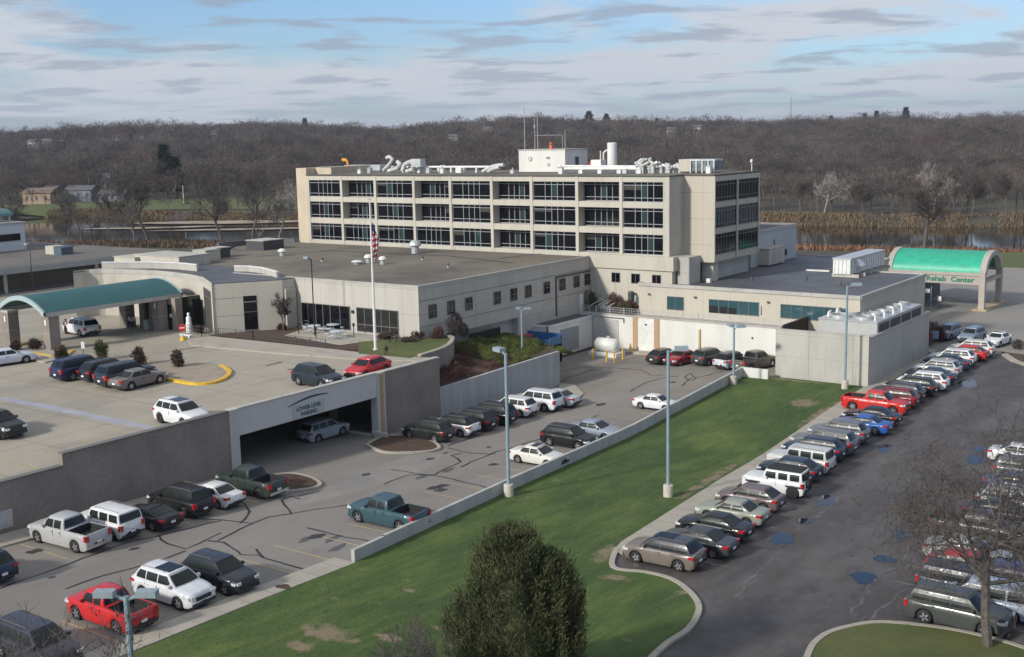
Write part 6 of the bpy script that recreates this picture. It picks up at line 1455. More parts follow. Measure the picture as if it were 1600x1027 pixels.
# grass blades: coarse tufts giving the lawn a nap
n = 80000
px_ = rg2.uniform(-54.2, -27, n); py_ = rg2.uniform(30, 120.5, n)
ok = (px_ > np.interp(py_, [30, 49.9, 68.8, 119.3], [-47.2, -47.9, -49.9, -54.3])) & ((px_ < np.interp(py_, [59, 62.7, 81.7, 109.4, 120], [-36.2, -37.1, -39, -40.9, -41.5])) & ((py_ > 60) | (px_ < -36.5)) | ((py_ < 57) & (px_ < -30.5)))
px_, py_ = px_[ok], py_[ok]; n = len(px_)
C = np.stack([px_, py_, np.array([g(b) for b in py_])+.09], 1); D = rg2.normal(size=(n, 3))*.5+[0, 0, .8]; D /= np.linalg.norm(D, axis=1)[:, None]
V, Fc = leaves(rg2, C, D, rg2.uniform(.05, .10, n), .04); o = np_mesh('grass', V-np.array([-47, 80, 0]), Fc, M_grass, (-47, 80, 0)); tag(o, 'short mown green grass of the lawn', 'grass', None, 'stuff')

# ================================================================== RIVERBANK & FOREST
rgf = np.random.default_rng(3)
def strip_reeds(name, f0, f1, u0, u1, n, hmin, hmax, m, label, wd=.5):
    u = rgf.uniform(u0, u1, n); t_ = rgf.uniform(0, 1, n); v = np.array([f0(a)+(f1(a)-f0(a))*b for a, b in zip(u, t_)])
    keep = (np.sin(u*.21)+np.sin(u*.07+2)+np.sin(v*.5)*.4+rgf.normal(size=n)*.5) > -.9
    u, v = u[keep], v[keep]; n = len(u)
    X = u*ca-v*sa; Y = u*sa+v*ca; Z = np.array([terrain(a, b) for a, b in zip(u, v)])
    C = np.stack([X, Y, Z], 1); D = rgf.normal(size=(n, 3))*.35+[0, 0, 1]; D /= np.linalg.norm(D, axis=1)[:, None]
    V, Fc = leaves(rgf, C, D, rgf.uniform(hmin, hmax, n), wd); c = V.mean(0)
    o = np_mesh(name, V-c, Fc, m, tuple(float(q) for q in c)); tag(o, label, 'bank growth', None, 'stuff')
strip_reeds('reeds', lambda u: v_far(u)+4, lambda u: v_far(u)+(19 if u > -30 else 12), -190, 240, 26000, .4, 1.7, M_reed, 'dry tan reeds along the far river bank')
strip_reeds('bank_brush', lambda u: v_near(u)-24, lambda u: v_near(u)-3, 40, 200, 16000, .5, 1.9, mat('orange_brush', (.22, .115, .06), .95, var=.35, scale=.2), 'rust brown brush along the near river bank')
strip_reeds('bank_brush', lambda u: v_near(u)-40, lambda u: v_near(u)-3, -200, -30, 20000, .5, 1.6, mat('dull_brush', (.15, .09, .055), .95, c2=(.08, .065, .04), scale=.1), 'dull brown brush along the river behind the front wing')
# forest mass
protos = []
def proto(nb, seed, ln, wd, trunk=True):
    rg = np.random.default_rng(seed); k = 8; bc = rg.uniform(-1, 1, (k, 3))*[.30, .30, .16]+[0, 0, .64]; br = rg.uniform(.18, .30, k)
    i = rg.integers(0, k, nb); d = unit(rg, nb); d[:, 2] = np.abs(d[:, 2])*.9-.2; C = bc[i]+d*br[i][:, None]*rg.uniform(.2, 1, (nb, 1))
    D = (C-[0, 0, .15]); D /= np.linalg.norm(D, axis=1)[:, None]; D = D+rg.normal(size=D.shape)*.75; D /= np.linalg.norm(D, axis=1)[:, None]
    V, Fc = leaves(rg, C, D, rg.uniform(.5, 1.3, nb)*ln, wd)
    # limbs
    C2 = np.zeros((8, 3)); C2[:, 2] = rg.uniform(.18, .5, 8); D2 = bc[rg.integers(0, k, 8)]+[0, 0, .1]-C2; L2 = np.linalg.norm(D2, axis=1); D2 /= L2[:, None]
    V2, F2 = leaves(rg, C2, D2, L2, .022)
    V = np.concatenate([V, V2]); midx = [0]*nb+[1]*8
    if trunk:
        tv = []
        for a in range(3):
            t = a*2.094; tv.append((.016*math.cos(t), .016*math.sin(t), 0))
        tv.append((0, 0, .75)); base = len(V); V = np.concatenate([V, np.array(tv)])
        F3 = np.array([[base, base+1, base+3], [base+1, base+2, base+3], [base+2, base, base+3]])
        Fc = np.concatenate([np.arange(3*(nb+8)).reshape(-1, 3), F3]); midx += [1]*3
    else: Fc = np.arange(3*(nb+8)).reshape(-1, 3)
    return V, Fc, np.array(midx)
near_p = [proto(520, 100+i, .075, .0085) for i in range(6)]
mid_p = [proto(420, 200+i, .075, .009) for i in range(6)]
far_p = [proto(260, 300+i, .08, .014) for i in range(5)]
def wc(X=0, Y=0):
    r_ = rgf.random()*.72+.28*(.5+.5*math.sin(X*.013+math.sin(Y*.017)*2)*math.cos(Y*.011+1)); return 0 if r_ < .38 else 1 if r_ < .62 else 2 if r_ < .76 else 3 if r_ < .88 else 4
def scatter(label, items, name='woodland'):
    Vs, Fs, Ms = [], [], []; base = 0
    for (X, Y, Z, h, wsc, rot, pr) in items:
        V, Fc, mi = pr; co, si = math.cos(rot), math.sin(rot)
        W_ = np.empty_like(V); W_[:, 0] = (V[:, 0]*co-V[:, 1]*si)*h*wsc+X; W_[:, 1] = (V[:, 0]*si+V[:, 1]*co)*h*wsc+Y; W_[:, 2] = V[:, 2]*h+Z
        Vs.append(W_); Fs.append(Fc+base); Ms.append(np.where(mi == 1, 5, wc(X, Y))); base += len(V)
    V = np.concatenate(Vs); c = V.mean(0); o = np_mesh(name, V-c, np.concatenate(Fs), M_woods+[M_trunkf], tuple(float(q) for q in c), np.concatenate(Ms)); tag(o, label, 'woodland', None, 'stuff')
def gen(n, v0, v1, prs, hmin, hmax, clear=True, amin=-27.5, amax=27.5):
    out = []
    while len(out) < n:
        a = rgf.uniform(amin, amax); v = math.sqrt(rgf.uniform(v0*v0, v1*v1)); u = math.tan(R(a))*v
        if v < v_far(u)+20: continue
        if clear and -230 < u < -66 and v < 540: continue
        X, Y = cam2w(u, v); h = rgf.uniform(hmin, hmax)*(1 if rgf.random() < .85 else 1.25)
        out.append((X, Y, terrain(u, v)-.4, h, rgf.uniform(.85, 1.25), rgf.uniform(0, 6.28), prs[rgf.integers(0, len(prs))]))
    return out
scatter('grey brown leafless woodland along the far side of the river', gen(1400, 340, 600, near_p, 9, 15))
bank = []
while len(bank) < 70:
    u = rgf.uniform(-235, -66); v = rgf.choice([rgf.uniform(320, 352), rgf.uniform(445, 475), rgf.uniform(520, 545)], p=[.3, .3, .4]); X, Y = cam2w(u, v)
    if v_near(u)-4 < v < v_far(u)+4: continue
    bank.append((X, Y, terrain(u, v)-.3, rgf.uniform(6, 13), rgf.uniform(.8, 1.1), rgf.uniform(0, 6.28), near_p[rgf.integers(0, 6)]))
scatter('thin leafless scrub trees around the left meadow and bank', bank)
scatter('grey brown leafless woodland covering the middle of the far hillside', gen(2900, 540, 920, mid_p, 11, 19))
scatter('grey brown leafless woodland up to the skyline', gen(4300, 900, 1560, far_p, 13, 22))
def img_tree(px0, py_base, v=None): return None
def cam_at(pxx, v):   # point on terrain at forward distance v under pixel column pxx
    u = (pxx-800)/F_PX*v*1.0; X, Y = cam2w(u, v); return X, Y, terrain(u, v), u
# single bare trees one can tell apart
for i, (x_, v, h, sd_, lab, pale, r0) in enumerate((
    (238, 335, 27, 3, 'large leaning dark leafless tree on the near bank left of the tower', 0, .5), (350, 330, 25, 8, 'tall straight leafless tree between the leaning tree and the tower', 0, .42),
    (396, 322, 23, 12, 'leafless tree close to the left end of the tower', 0, .35), (108, 360, 18, 16, 'leafless tree beyond the grey roof at the left', 0, .25),
    (436, 350, 20, 21, 'pale barked sycamore with twisted limbs just left of the tower', 1, .42), (172, 345, 17, 25, 'small leafless tree on the bank at the left', 0, .2),
    (1447, 255, 19, 33, 'lone leafless tree with a broken orange limb behind the green canopy', 0, .5), (1290, 372, 14, 37, 'leaning pale trunk at the far river edge behind the tower', 1, .28),
    (1462, 362, 17, 45, 'tall pale dead tree on the far bank above the canopy', 1, .25), (1250, 376, 12, 49, 'small leafless tree right of the tower on the far bank', 0, .2),
    (1350, 368, 11, 53, 'leafless tree in the middle of the far bank reeds', 0, .2), (1520, 352, 15, 57, 'leafless tree at the right of the far bank', 0, .25), (1575, 348, 15, 61, 'leafless tree on the far bank near the right edge', 0, .25), (30, 330, 17, 65, 'leafless tree at the far left edge above the office roof', 0, .22))):
    X, Y, Z, u = cam_at(x_, v); bare_tree('bare_tree', lab, X, Y, Z-.3, h, r0, levels=4, seed=sd_, bark=M_barkl if pale else M_bark, twig=M_barkl if pale else M_twig, spread=.55, fan=3, tw=3.6, first=.32, lean=((-.35*ca, -.35*sa) if sd_ == 3 else (.12, 0)), shrink=.7, ntw=2)
def conifer(name, label, X, Y, Z, h, w_, seed, n=1500, group=None):
    rg = np.random.default_rng(seed); t = thing(name, label, 'evergreen tree', (X, Y, Z), group=group)
    hh = rg.uniform(0, 1, n)**.8; a = rg.uniform(0, 6.28, n); lay = .75+.25*np.sin(hh*34); r_ = w_*(1-hh)**.8*lay*rg.uniform(.3, 1, n)
    C = np.stack([r_*np.cos(a), r_*np.sin(a), h*(.12+.88*hh)], 1); D = np.stack([np.cos(a), np.sin(a), -.25+.6*hh], 1)+rg.normal(size=(n, 3))*.25; D /= np.linalg.norm(D, axis=1)[:, None]
    V, Fc = leaves(rg, C, D, rg.uniform(.06, .14, n)*h, .035*h); o = np_mesh('crown', V, Fc, M_pine); o.parent = t
    MB().tube((0, 0, 0), (0, 0, h*.9), h*.018, h*.004, 6).build('trunk', M_bark, t, local=True)
for i, (x_, v, h, w_, lab) in enumerate(((268, 545, 24, 7.0, 'broad dark evergreen above the left meadow'), (285, 550, 18, 5, 'smaller dark evergreen beside the broad one above the meadow'), (925, 1400, 27, 16, 'wide dark evergreen clump on the skyline right of the penthouse'), (952, 1410, 24, 12, 'second dark evergreen of the skyline clump'), (488, 1430, 24, 6, 'pointed evergreen on the skyline left of centre'), (1413, 1300, 26, 9, 'round headed evergreen highest on the right skyline'), (1368, 1350, 23, 7, 'evergreen second right on the skyline'), (1350, 1350, 21, 6, 'evergreen left of the right skyline pair'), (1298, 1380, 20, 7, 'small evergreen on the skyline above the rehab roof'), (1030, 1420, 20, 7, 'lone small evergreen on the skyline right of the clump'), (220, 1000, 14, 6, 'evergreen on the left hillside'))):
    X, Y, Z, u = cam_at(x_, v); conifer('evergreen', lab, X, Y, Z, h, w_, 400+i)
# houses in the valley
def house(label, x_, v, w_, d_, h, wall, roof, rh=2.2, dz=0.0, n='house'):
    X, Y, Z, u = cam_at(x_, v); Z += dz; t = thing(n, label, 'house', (X, Y, Z), rz=YAW+.25*math.sin(x_))
    MB().box(-w_/2, w_/2, -d_/2, d_/2, -1, h).build('wall', wall, t, local=True)
    mb = MB(); e = .5; A_ = [(-w_/2-e, -d_/2-e, h), (w_/2+e, -d_/2-e, h), (w_/2+e, d_/2+e, h), (-w_/2-e, d_/2+e, h), (-w_/2-e, 0, h+rh), (w_/2+e, 0, h+rh)]
    for f in ((0, 1, 5, 4), (2, 3, 4, 5), (1, 2, 5), (3, 0, 4)): mb.quad(*[A_[i] for i in f])
    mb.build('roof', roof, t, local=True)
    mb = MB()
    for k in range(3): xx = -w_/2+w_*(k+.5)/3; mb.box(xx-.5, xx+.5, -d_/2-.05, -d_/2+.02, h*.35, h*.75)
    mb.build('window', M_dgrey, t, local=True)
Mh1 = mat('tan_siding', (.36, .26, .17), .8); Mh2 = mat('white_siding', (.58, .58, .56), .8); Mh3 = mat('grey_siding', (.22, .23, .25), .8)
Mr1 = mat('brown_shingle', (.20, .15, .11), .9); Mr2 = mat('grey_shingle', (.12, .12, .125), .9); Mr3 = mat('red_roof', (.25, .05, .04), .8)
for a in ((('tan gabled house at the far left beyond the meadow'), 75, 535, 13, 11, 5, Mh1, Mr1), (('white ended house right of the tan one'), 92, 540, 6, 7, 5.5, Mh2, Mr2), (('dark grey house in the trees above the meadow'), 138, 545, 12, 10, 5, Mh3, Mr2), (('long low blue grey garage building at the meadow edge'), 188, 534, 12, 8, 3.2, Mh3, Mr2),
          (('white two storey house among the trees above the meadow'), 172, 565, 6, 7, 9, Mh2, Mr2), (('white gabled cottage among the trees right of the tower'), 1258, 540, 7, 7, 6, Mh2, Mr2), (('long white low building in the woods right of the cottage'), 1305, 560, 26, 7, 2.6, Mh2, Mh2),
          (('small red roofed hut among the woods on the right'), 1334, 550, 8, 7, 2.0, Mh3, Mr3), (('white shed in the woods right of the red roof'), 1360, 555, 9, 6, 2.2, Mh2, Mh2), (('white house in the woods above the canopy'), 1412, 560, 9, 7, 3.6, Mh2, Mh2)):
    house(*a, dz=(1.5 if a[1] > 1200 else 0))
for i, (x_, v, lab) in enumerate(((68, 980, 'pale house roofs high on the left hillside'), (90, 960, 'white house on the left hillside'), (350, 1050, 'white house on the hillside above the tower end'), (768, 1050, 'small white house on the hill left of the penthouse'), (716, 900, 'tiny pale house on the hill above the roof pipes'), (1052, 1000, 'small white house on the hill right of the flue'), (1092, 1050, 'pale house on the right hillside'))):
    house(lab, x_, v, 6.5, 6, 7, Mh1 if i % 2 else Mh2, Mr2, dz=7)
# water tower and mast
X, Y, Z, u = cam_at(740, 2300); t = thing('water_tower', 'tiny pale blue water tower on the skyline', 'water tower', (X, Y, 40))
MB().lathe([(0, 46), (8, 48), (11, 53), (8, 58), (0, 60)], 16, (X, Y)).build('tank', mat('pale_blue_tank', (.35, .48, .58), .6), t); MB().tube((X, Y, 0), (X, Y, 47), 3, n=8).build('stem', M_whm, t)
X, Y, Z, u = cam_at(1236, 1900); t = thing('radio_mast', 'thin radio mast on the right skyline', 'mast', (X, Y, 30)); MB().tube((X, Y, 20), (X, Y, 78), .7, .35, 4).build('lattice', M_dgrey, t)
for i, (x_, v, h, sd_) in enumerate(((905, 250, 5, 1),)): pass
X, Y, Z, u = cam_at(294, 505); t = thing('utility_pole', 'pale utility pole on the left meadow', 'pole', (X, Y, Z)); MB().tube((0, 0, 0), (0, 0, 8), .2, .15, 6).build('pole', M_whm, t, local=True)
# ================================================================== VEHICLES
def lerp(a, b, t): return a+(b-a)*t
SPEC = {
 # L, W, H, belt z, hood z (front,back), deck z, windshield base x, roof front x, roof rear x, rear glass base x, wheel x front/rear, wheel radius, windows, bed
 'sedan': dict(L=4.75, W=1.84, H=1.46, belt=.98, hf=.72, hb=.97, deck=1.02, wb=1.05, rf=.30, rr=-.85, rb=-1.62, xf=1.42, xr=-1.38, r=.33, win=[(.60, -.22), (-.30, -1.12)], tail=-2.37),
 'coupe': dict(L=4.7, W=1.9, H=1.38, belt=.98, hf=.74, hb=.96, deck=1.02, wb=.75, rf=.10, rr=-.75, rb=-1.70, xf=1.42, xr=-1.36, r=.36, win=[(.35, -.95)], tail=-2.35),
 'hatch': dict(L=4.55, W=1.82, H=1.55, belt=1.02, hf=.76, hb=1.0, deck=1.05, wb=1.15, rf=.45, rr=-1.25, rb=-2.02, xf=1.40, xr=-1.36, r=.34, win=[(.72, -.12), (-.20, -1.00), (-1.08, -1.62)], tail=-2.27),
 'suv': dict(L=4.70, W=1.90, H=1.70, belt=1.12, hf=.86, hb=1.10, deck=1.12, wb=1.20, rf=.52, rr=-1.72, rb=-2.18, xf=1.42, xr=-1.38, r=.37, win=[(.80, -.12), (-.20, -1.05), (-1.13, -1.85)], tail=-2.33, rails=1),
 'bigsuv': dict(L=5.05, W=1.98, H=1.82, belt=1.18, hf=.95, hb=1.17, deck=1.18, wb=1.25, rf=.62, rr=-2.05, rb=-2.40, xf=1.55, xr=-1.45, r=.39, win=[(.85, -.15), (-.24, -1.15), (-1.24, -2.12)], tail=-2.50, rails=1),
 'boxy': dict(L=4.85, W=1.92, H=1.86, belt=1.20, hf=1.08, hb=1.18, deck=1.20, wb=.98, rf=.72, rr=-2.15, rb=-2.30, xf=1.48, xr=-1.42, r=.39, win=[(.72, -.12), (-.28, -1.08), (-1.24, -2.06)], tail=-2.38, rails=1),
 'jeep': dict(L=4.70, W=1.88, H=1.87, belt=1.22, hf=1.12, hb=1.19, deck=1.22, wb=.82, rf=.60, rr=-2.05, rb=-2.16, xf=1.50, xr=-1.48, r=.42, win=[(.58, -.18), (-.38, -1.04), (-1.24, -1.92)], tail=-2.20),
 'van': dict(L=5.1, W=1.98, H=1.76, belt=1.08, hf=.80, hb=1.06, deck=1.08, wb=1.55, rf=.72, rr=-2.00, rb=-2.38, xf=1.55, xr=-1.50, r=.35, win=[(1.0, -.05), (-.15, -1.15), (-1.25, -2.1)], tail=-2.50, rails=1),
 'pickup': dict(L=5.75, W=2.0, H=1.90, belt=1.24, hf=1.05, hb=1.22, deck=1.26, wb=1.45, rf=.85, rr=-.55, rb=-.72, xf=1.88, xr=-1.75, r=.41, win=[(1.05, .30), (.20, -.42)], tail=-2.82, bed=(-.95, -2.74)),
 'midpickup': dict(L=5.4, W=1.9, H=1.80, belt=1.18, hf=.98, hb=1.16, deck=1.20, wb=1.40, rf=.85, rr=-.45, rb=-.62, xf=1.72, xr=-1.62, r=.39, win=[(1.02, .28), (.18, -.34)], tail=-2.66, bed=(-.80, -2.58)),
}
MESH = {}
def car_parts(kind):
    if kind in MESH: return MESH[kind]
    s = SPEC[kind]; L_, W_, H_ = s['L'], s['W'], s['H']; hw = W_/2; nose = L_/2 if kind not in () else L_/2; tail = s['tail']; out = []
    belt = s['belt']; r = s['r']; RA = r+.07
    box = kind in ('boxy', 'jeep')
    def zt(x):
        if x > s['wb']:
            t = (x-s['wb'])/(nose-s['wb']); z = lerp(s['hb'], s['hf']+.04, t**1.5)
            if t > .88: z -= ((t-.88)/.12)**2*(.10 if box else .22)
            return z
        if x > s['rb']: return lerp(s['hb'], belt, min(1, (s['wb']-x)/.5))
        t = (s['rb']-x)/(s['rb']-tail+1e-6); z = s['deck']-(.05 if kind in ('sedan', 'coupe') else .0)*t
        if t > .85 and kind in ('sedan', 'coupe', 'hatch'): z -= .06*((t-.85)/.15)
        return z
    xs = set()
    for w in (s['xf'], s['xr']):
        for a in np.linspace(-1, 1, 13): xs.add(round(w+RA*math.sin(a*math.pi/2), 4))
    for x in np.linspace(tail, nose, 20): xs.add(round(float(x), 4))
    for x in (nose-.05, nose-.12, nose-.22, tail+.04, tail+.10, s['wb'], s['rb']): xs.add(round(x, 4))
    bed = s.get('bed')
    if bed: xs |= {bed[0], bed[1], bed[0]+.001, bed[1]-.001}
    xs = sorted(x for x in xs if tail <= x <= nose)
    flt = [xs[0]]
    for x in xs[1:]:
        if x-flt[-1] > .0008: flt.append(x)
    xs = flt
    def wid(x):
        tf = max(0, (x-(nose-.75))/.75); tr = max(0, ((tail+.5)-x)/.5)
        return hw*(1-(.10 if box else .20)*tf**2.2-(.06 if bed or box else .11)*tr**2.2)
    def zb(x):
        z = .24
        for w in (s['xf'], s['xr']):
            d = abs(x-w)
            if d < RA: z = max(z, r+math.sqrt(RA*RA-d*d)*.98)
        if x > nose-.25: z = max(z, .24+.12*(x-(nose-.25))/.25)
        if x < tail+.25: z = max(z, .24+.14*((tail+.25)-x)/.25)
        return z
    def ring(x, pull=0):
        w = wid(x); b = zb(x); t = zt(x)
        zs = [b, lerp(b, t, .12), lerp(b, t, .38), lerp(b, t, .66), t-.07, t-.012, t+.012, t+.03]
        ys = [.955, .985, 1.0, .985, .945, .88, .6, 0]
        return [(x, w*y*(1-pull), z) for y, z in zip(ys, zs)]
    R_ = [ring(x) for x in xs]
    # end pull-in
    mb = MB(); k = len(R_[0])
    def inbed(i): return bed and xs[i] <= bed[0]+1e-6 and xs[i+1] >= bed[1]-1e-6 and xs[i+1] <= bed[0]+1e-6
    base = len(mb.v)
    for rr_ in R_: mb.v += rr_
    for i in range(len(R_)-1):
        for j in range(k-1):
            if bed and bed[1]-1e-6 <= xs[i] and xs[i+1] <= bed[0]+1e-6 and j >= 5: continue
            a = base+i*k+j; mb.f.append((a, a+1, a+k+1, a+k)); mb.m.append(0)
    for e, flip in ((0, True), (len(R_)-1, False)):
        c = len(mb.v); rr_ = R_[e]
        mb.v.append((rr_[0][0]+(.05 if not flip else -.04), 0, lerp(rr_[0][2], rr_[-1][2], .45)))
        for j in range(k-1):
            a = base+e*k+j
            mb.f.append((a+1, a, c) if flip else (a, a+1, c)); mb.m.append(0)
        mb.f.append((base+e*k, c, c) if False else ((base+e*k, c) and (base+e*k, base+e*k, c)) ) if False else None
    mb.mirror_y(); mb.f = [f[::-1] for f in mb.f]
    # bed walls
    me = mb.mesh(kind+'_body', smooth=True); 
    out.append(('body', me, 'paint', None))
    if bed:
        x0, x1 = bed[1], bed[0]; w = hw*.84
        b = MB(); zf = .80; zt_ = s['deck']+.005; wo_ = hw*.885
        b.quad((x0, -w, zf), (x1, -w, zf), (x1, w, zf), (x0, w, zf)); b.quad((x0, -w, zf), (x0, -w, zt_), (x1, -w, zt_), (x1, -w, zf)); b.quad((x0, w, zf), (x1, w, zf), (x1, w, zt_), (x0, w, zt_))
        b.quad((x0, -w, zf), (x0, w, zf), (x0, w, zt_), (x0, -w, zt_)); b.quad((x1, -w, zf), (x1, -w, zt_), (x1, w, zt_), (x1, w, zf))
        for sg in (-1, 1): b.box(s['xr']-.45, s['xr']+.45, min(sg*w, sg*(w-.22)), max(sg*w, sg*(w-.22)), zf, zf+.22)
        out.append(('bed', b.mesh('bed'), M_bedl, None))
        b = MB()
        for sg in (-1, 1): b.box(x0, x1, min(sg*w, sg*wo_*1.03), max(sg*w, sg*wo_*1.03), zt_-.02, zt_+.02)
        b.box(x0-.07, x0, -w, w, zf, zt_+.02); out.append(('tailgate', b.mesh('tailgate'), 'paint', None))
    # greenhouse
    wbx, rfx, rrx, rbx = s['wb'], s['rf'], s['rr'], s['rb']; wb_, wr_ = hw*.885, hw*(.80 if box else .70); zr = H_
    zb0 = belt-.01
    def side(t, u):    # t along 0 rear..1 front, u height 0..1
        xb = lerp(rbx, wbx, t); xt = lerp(rrx, rfx, t); x = lerp(xb, xt, u); z = lerp(zb0, zr-.07, u)
        bow = .03*math.sin(math.pi*u)
        endp = (1-.05*abs(2*t-1)**4) if not box else 1
        return (x, (lerp(wb_, wr_, u**1.2)+bow)*endp, z)
    NU = [0, .25, .5, .75, .9, 1]; mb = MB(); cols_ = []
    for t in np.linspace(0, 1, 13):
        row = [side(t, u) for u in NU]; x, y, z = row[-1]
        cr = .035*math.sin(math.pi*min(1, max(0, t)))
        row += [(x, y*.93, z+.045), (x, y*.62, z+.065+cr*.6), (x, 0, z+.07+cr)]
        cols_.append(row)
    mb.grid(cols_)
    # front and rear faces: from side end column to centre
    for t, sgn in ((0, -1), (1, 1)):
        e = cols_[0] if t == 0 else cols_[-1]; c_ = [(p[0]+sgn*.07*(1-.35*(i/8)), 0, p[2]+(.0)) for i, p in enumerate(e)]; m_ = [(lerp(p[0], q[0], .75), p[1]*.5, lerp(p[2], q[2], .5)) for p, q in zip(e, c_)]
        mb.grid([e, m_, c_] if t else [c_, m_, e])
    mb.mirror_y(); mb.f = [f[::-1] for f in mb.f]
    out.append(('cabin', mb.mesh('cabin', smooth=True), 'roof', None))
    # glass
    def off(p, d): return (p[0]+d[0], p[1]+d[1], p[2]+d[2])
    for (fa, fb) in s['win']:
        for sg in (1, -1):
            b = MB(); G = []
            for q in np.linspace(0, 1, 4):
                xw = lerp(fb, fa, q); row = []
                for u in np.linspace(.12, .90, 4):
                    # find t so that x matches, slanting slightly with the pillars
                    xb = lerp(rbx, rrx, u); xf_ = lerp(wbx, rfx, u); t = (xw-xb)/(xf_-xb)
                    t = min(max(t, .045), .955); p = side(t, u); row.append((p[0], sg*(p[1]+.012), p[2]))
                G.append(row)
            b.grid(G if sg < 0 else G[::-1]); out.append(('side_window', b.mesh('side_window'), M_sglass, None))
    for nm, t, sgn in (('windshield', 1, 1), ('rear_window', 0, -1)):
        b = MB(); G = []
        for q in np.linspace(-1, 1, 7):
            row = []
            for u in np.linspace(.10 if nm == 'windshield' else .16, .93, 4):
                p = side(t, u); cx_ = p[0]+sgn*.07*(1-.35*u)
                x = lerp(cx_, p[0], abs(q)**2)*1.0; row.append((x+sgn*.022, q*p[1]*.90, p[2]+(.012)))
            G.append(row)
        b.grid(G if sgn < 0 else G[::-1]); out.append((nm, b.mesh(nm), M_cglass, None))
    # chassis
    b = MB().box(tail+.15, nose-.25, -hw*.70, hw*.70, .2, .78).box(s['xr']+RA+.02, s['xf']-RA-.02, -hw*.95, hw*.95, .2, .30)
    out.append(('chassis', b.mesh('chassis'), M_plastic, None))
    # bumpers / grille
    zf = s['hf']
    b = MB().box(nose-.02, nose+.045, -hw*.50, hw*.50, zf-.30, zf-.10); out.append(('grille', b.mesh('grille'), M_plastic if kind not in ('pickup',) else M_plastic, None))
    b = MB().box(nose-.06, nose+.06, -hw*.78, hw*.78, .30, .46); out.append(('front_bumper', b.mesh('front_bumper'), M_plastic, None))
    b = MB().box(tail-.06, tail+.06, -hw*.86, hw*.86, .38, .58 if bed else .50); out.append(('rear_bumper', b.mesh('rear_bumper'), M_chrome if kind == 'pickup' else M_plastic, None))
    for sg in (-1, 1):
        b = MB(); yh0, yh1 = hw*.52, hw*.80
        b.box(nose-.20, nose+.012, min(sg*yh0, sg*yh1), max(sg*yh0, sg*yh1), zf-.17, zf-.015); b.box(nose-.42, nose-.08, min(sg*hw*.74, sg*wid(nose-.3)*.995), max(sg*hw*.74, sg*wid(nose-.3)*.995), zf-.15, zf-.02)
        out.append(('headlight', b.mesh('headlight'), M_head, None))
        b = MB(); dz = s['deck']; tall = bool(bed) or kind in ('bigsuv', 'van', 'boxy', 'jeep')
        z0, z1 = (dz-.42, dz-.05) if tall else (dz-.26, dz-.08)
        wt = wid(tail+.05)
        b.box(tail-.025, tail+.10, min(sg*wt*.66, sg*wt*.90) if not tall else min(sg*wt*.74, sg*wt*.955), max(sg*wt*.66, sg*wt*.90) if not tall else max(sg*wt*.74, sg*wt*.955), z0, z1)
        b.box(tail+.0, tail+(.16 if tall else .34), min(sg*wt*.85, sg*(wid(tail+.2)*.99+.012)), max(sg*wt*.85, sg*(wid(tail+.2)*.99+.012)), z0+.02, z1-.01)
        out.append(('taillight', b.mesh('taillight'), M_tail, None))
        b = MB(); xm = s['wb']-.32; b.box(xm-.08, xm+.08, min(sg*(hw*.90), sg*(hw*1.08)), max(sg*(hw*.90), sg*(hw*1.08)), belt+.0, belt+.15); out.append(('mirror', b.mesh('mirror'), 'paint', None))
        for w_ in s['win'][:2]:
            b = MB().box(w_[1]+.06, w_[1]+.24, min(sg*hw*.955, sg*(hw*.992)), max(sg*hw*.955, sg*(hw*.992)), belt-.17, belt-.13); out.append(('door_handle', b.mesh('door_handle'), 'paint', None))
            b = MB().box(w_[1]-.055, w_[1]-.04, min(sg*hw*.9, sg*(hw*.9925)), max(sg*hw*.9, sg*(hw*.9925)), .42, belt-.09); out.append(('door_seam', b.mesh('door_seam'), M_plastic, None))
    b = MB().box(tail-.035-(.03), tail-.0, -.17, .17, (.56 if not bed else .62), (.70 if not bed else .76)); out.append(('licence_plate', b.mesh('licence_plate'), M_whitep, None))
    if s.get('rails'):
        for sg in (-1, 1):
            b = MB(); y = wr_*.88*sg; b.path([(rrx+.15, y, zr), (rrx+.25, y, zr+.07), (rfx-.45, y, zr+.08), (rfx-.35, y, zr+.0)], .016, 4); out.append(('roof_rail', b.mesh('roof_rail'), M_mulld, None))
    if kind == 'jeep':
        b = MB().lathe([(0, -.0), (.38, 0), (.38, .2), (.2, .22), (0, .22)], 16, (0, 0), axis='y', cz=0)
        b.v = [(tail-.24+p[1], p[0], p[2]+1.0) for p in b.v]; b.f = [f for f in b.f]; out.append(('spare_wheel', b.mesh('spare_wheel'), M_tire, None))
        b = MB()
        for xw in (s['xf'], s['xr']):
            for sg in (-1, 1): b.box(xw-.52, xw+.52, min(sg*hw*.9, sg*(hw+.08)), max(sg*hw*.9, sg*(hw+.08)), .86, .95)
        out.append(('fender_flare', b.mesh('fender_flare'), M_plastic, None))
        b = MB().box(rrx+.1, rfx-.1, -wr_*.9, wr_*.9, zr+.02, zr+.115); out.append(('soft_top', b.mesh('soft_top'), M_bedl, None))
    # wheels
    tm = MB().lathe([(r*.62, -.11), (r*.93, -.115), (r, -.07), (r, .07), (r*.93, .115), (r*.62, .11)], 20, (0, 0), axis='y'); tmesh = tm.mesh('tyre', smooth=True)
    rm = MB(); rm.lathe([(r*.70, .085), (r*.60, .10), (r*.58, .05), (0, .05)], 20, (0, 0), axis='y')
    rm.cm = 1
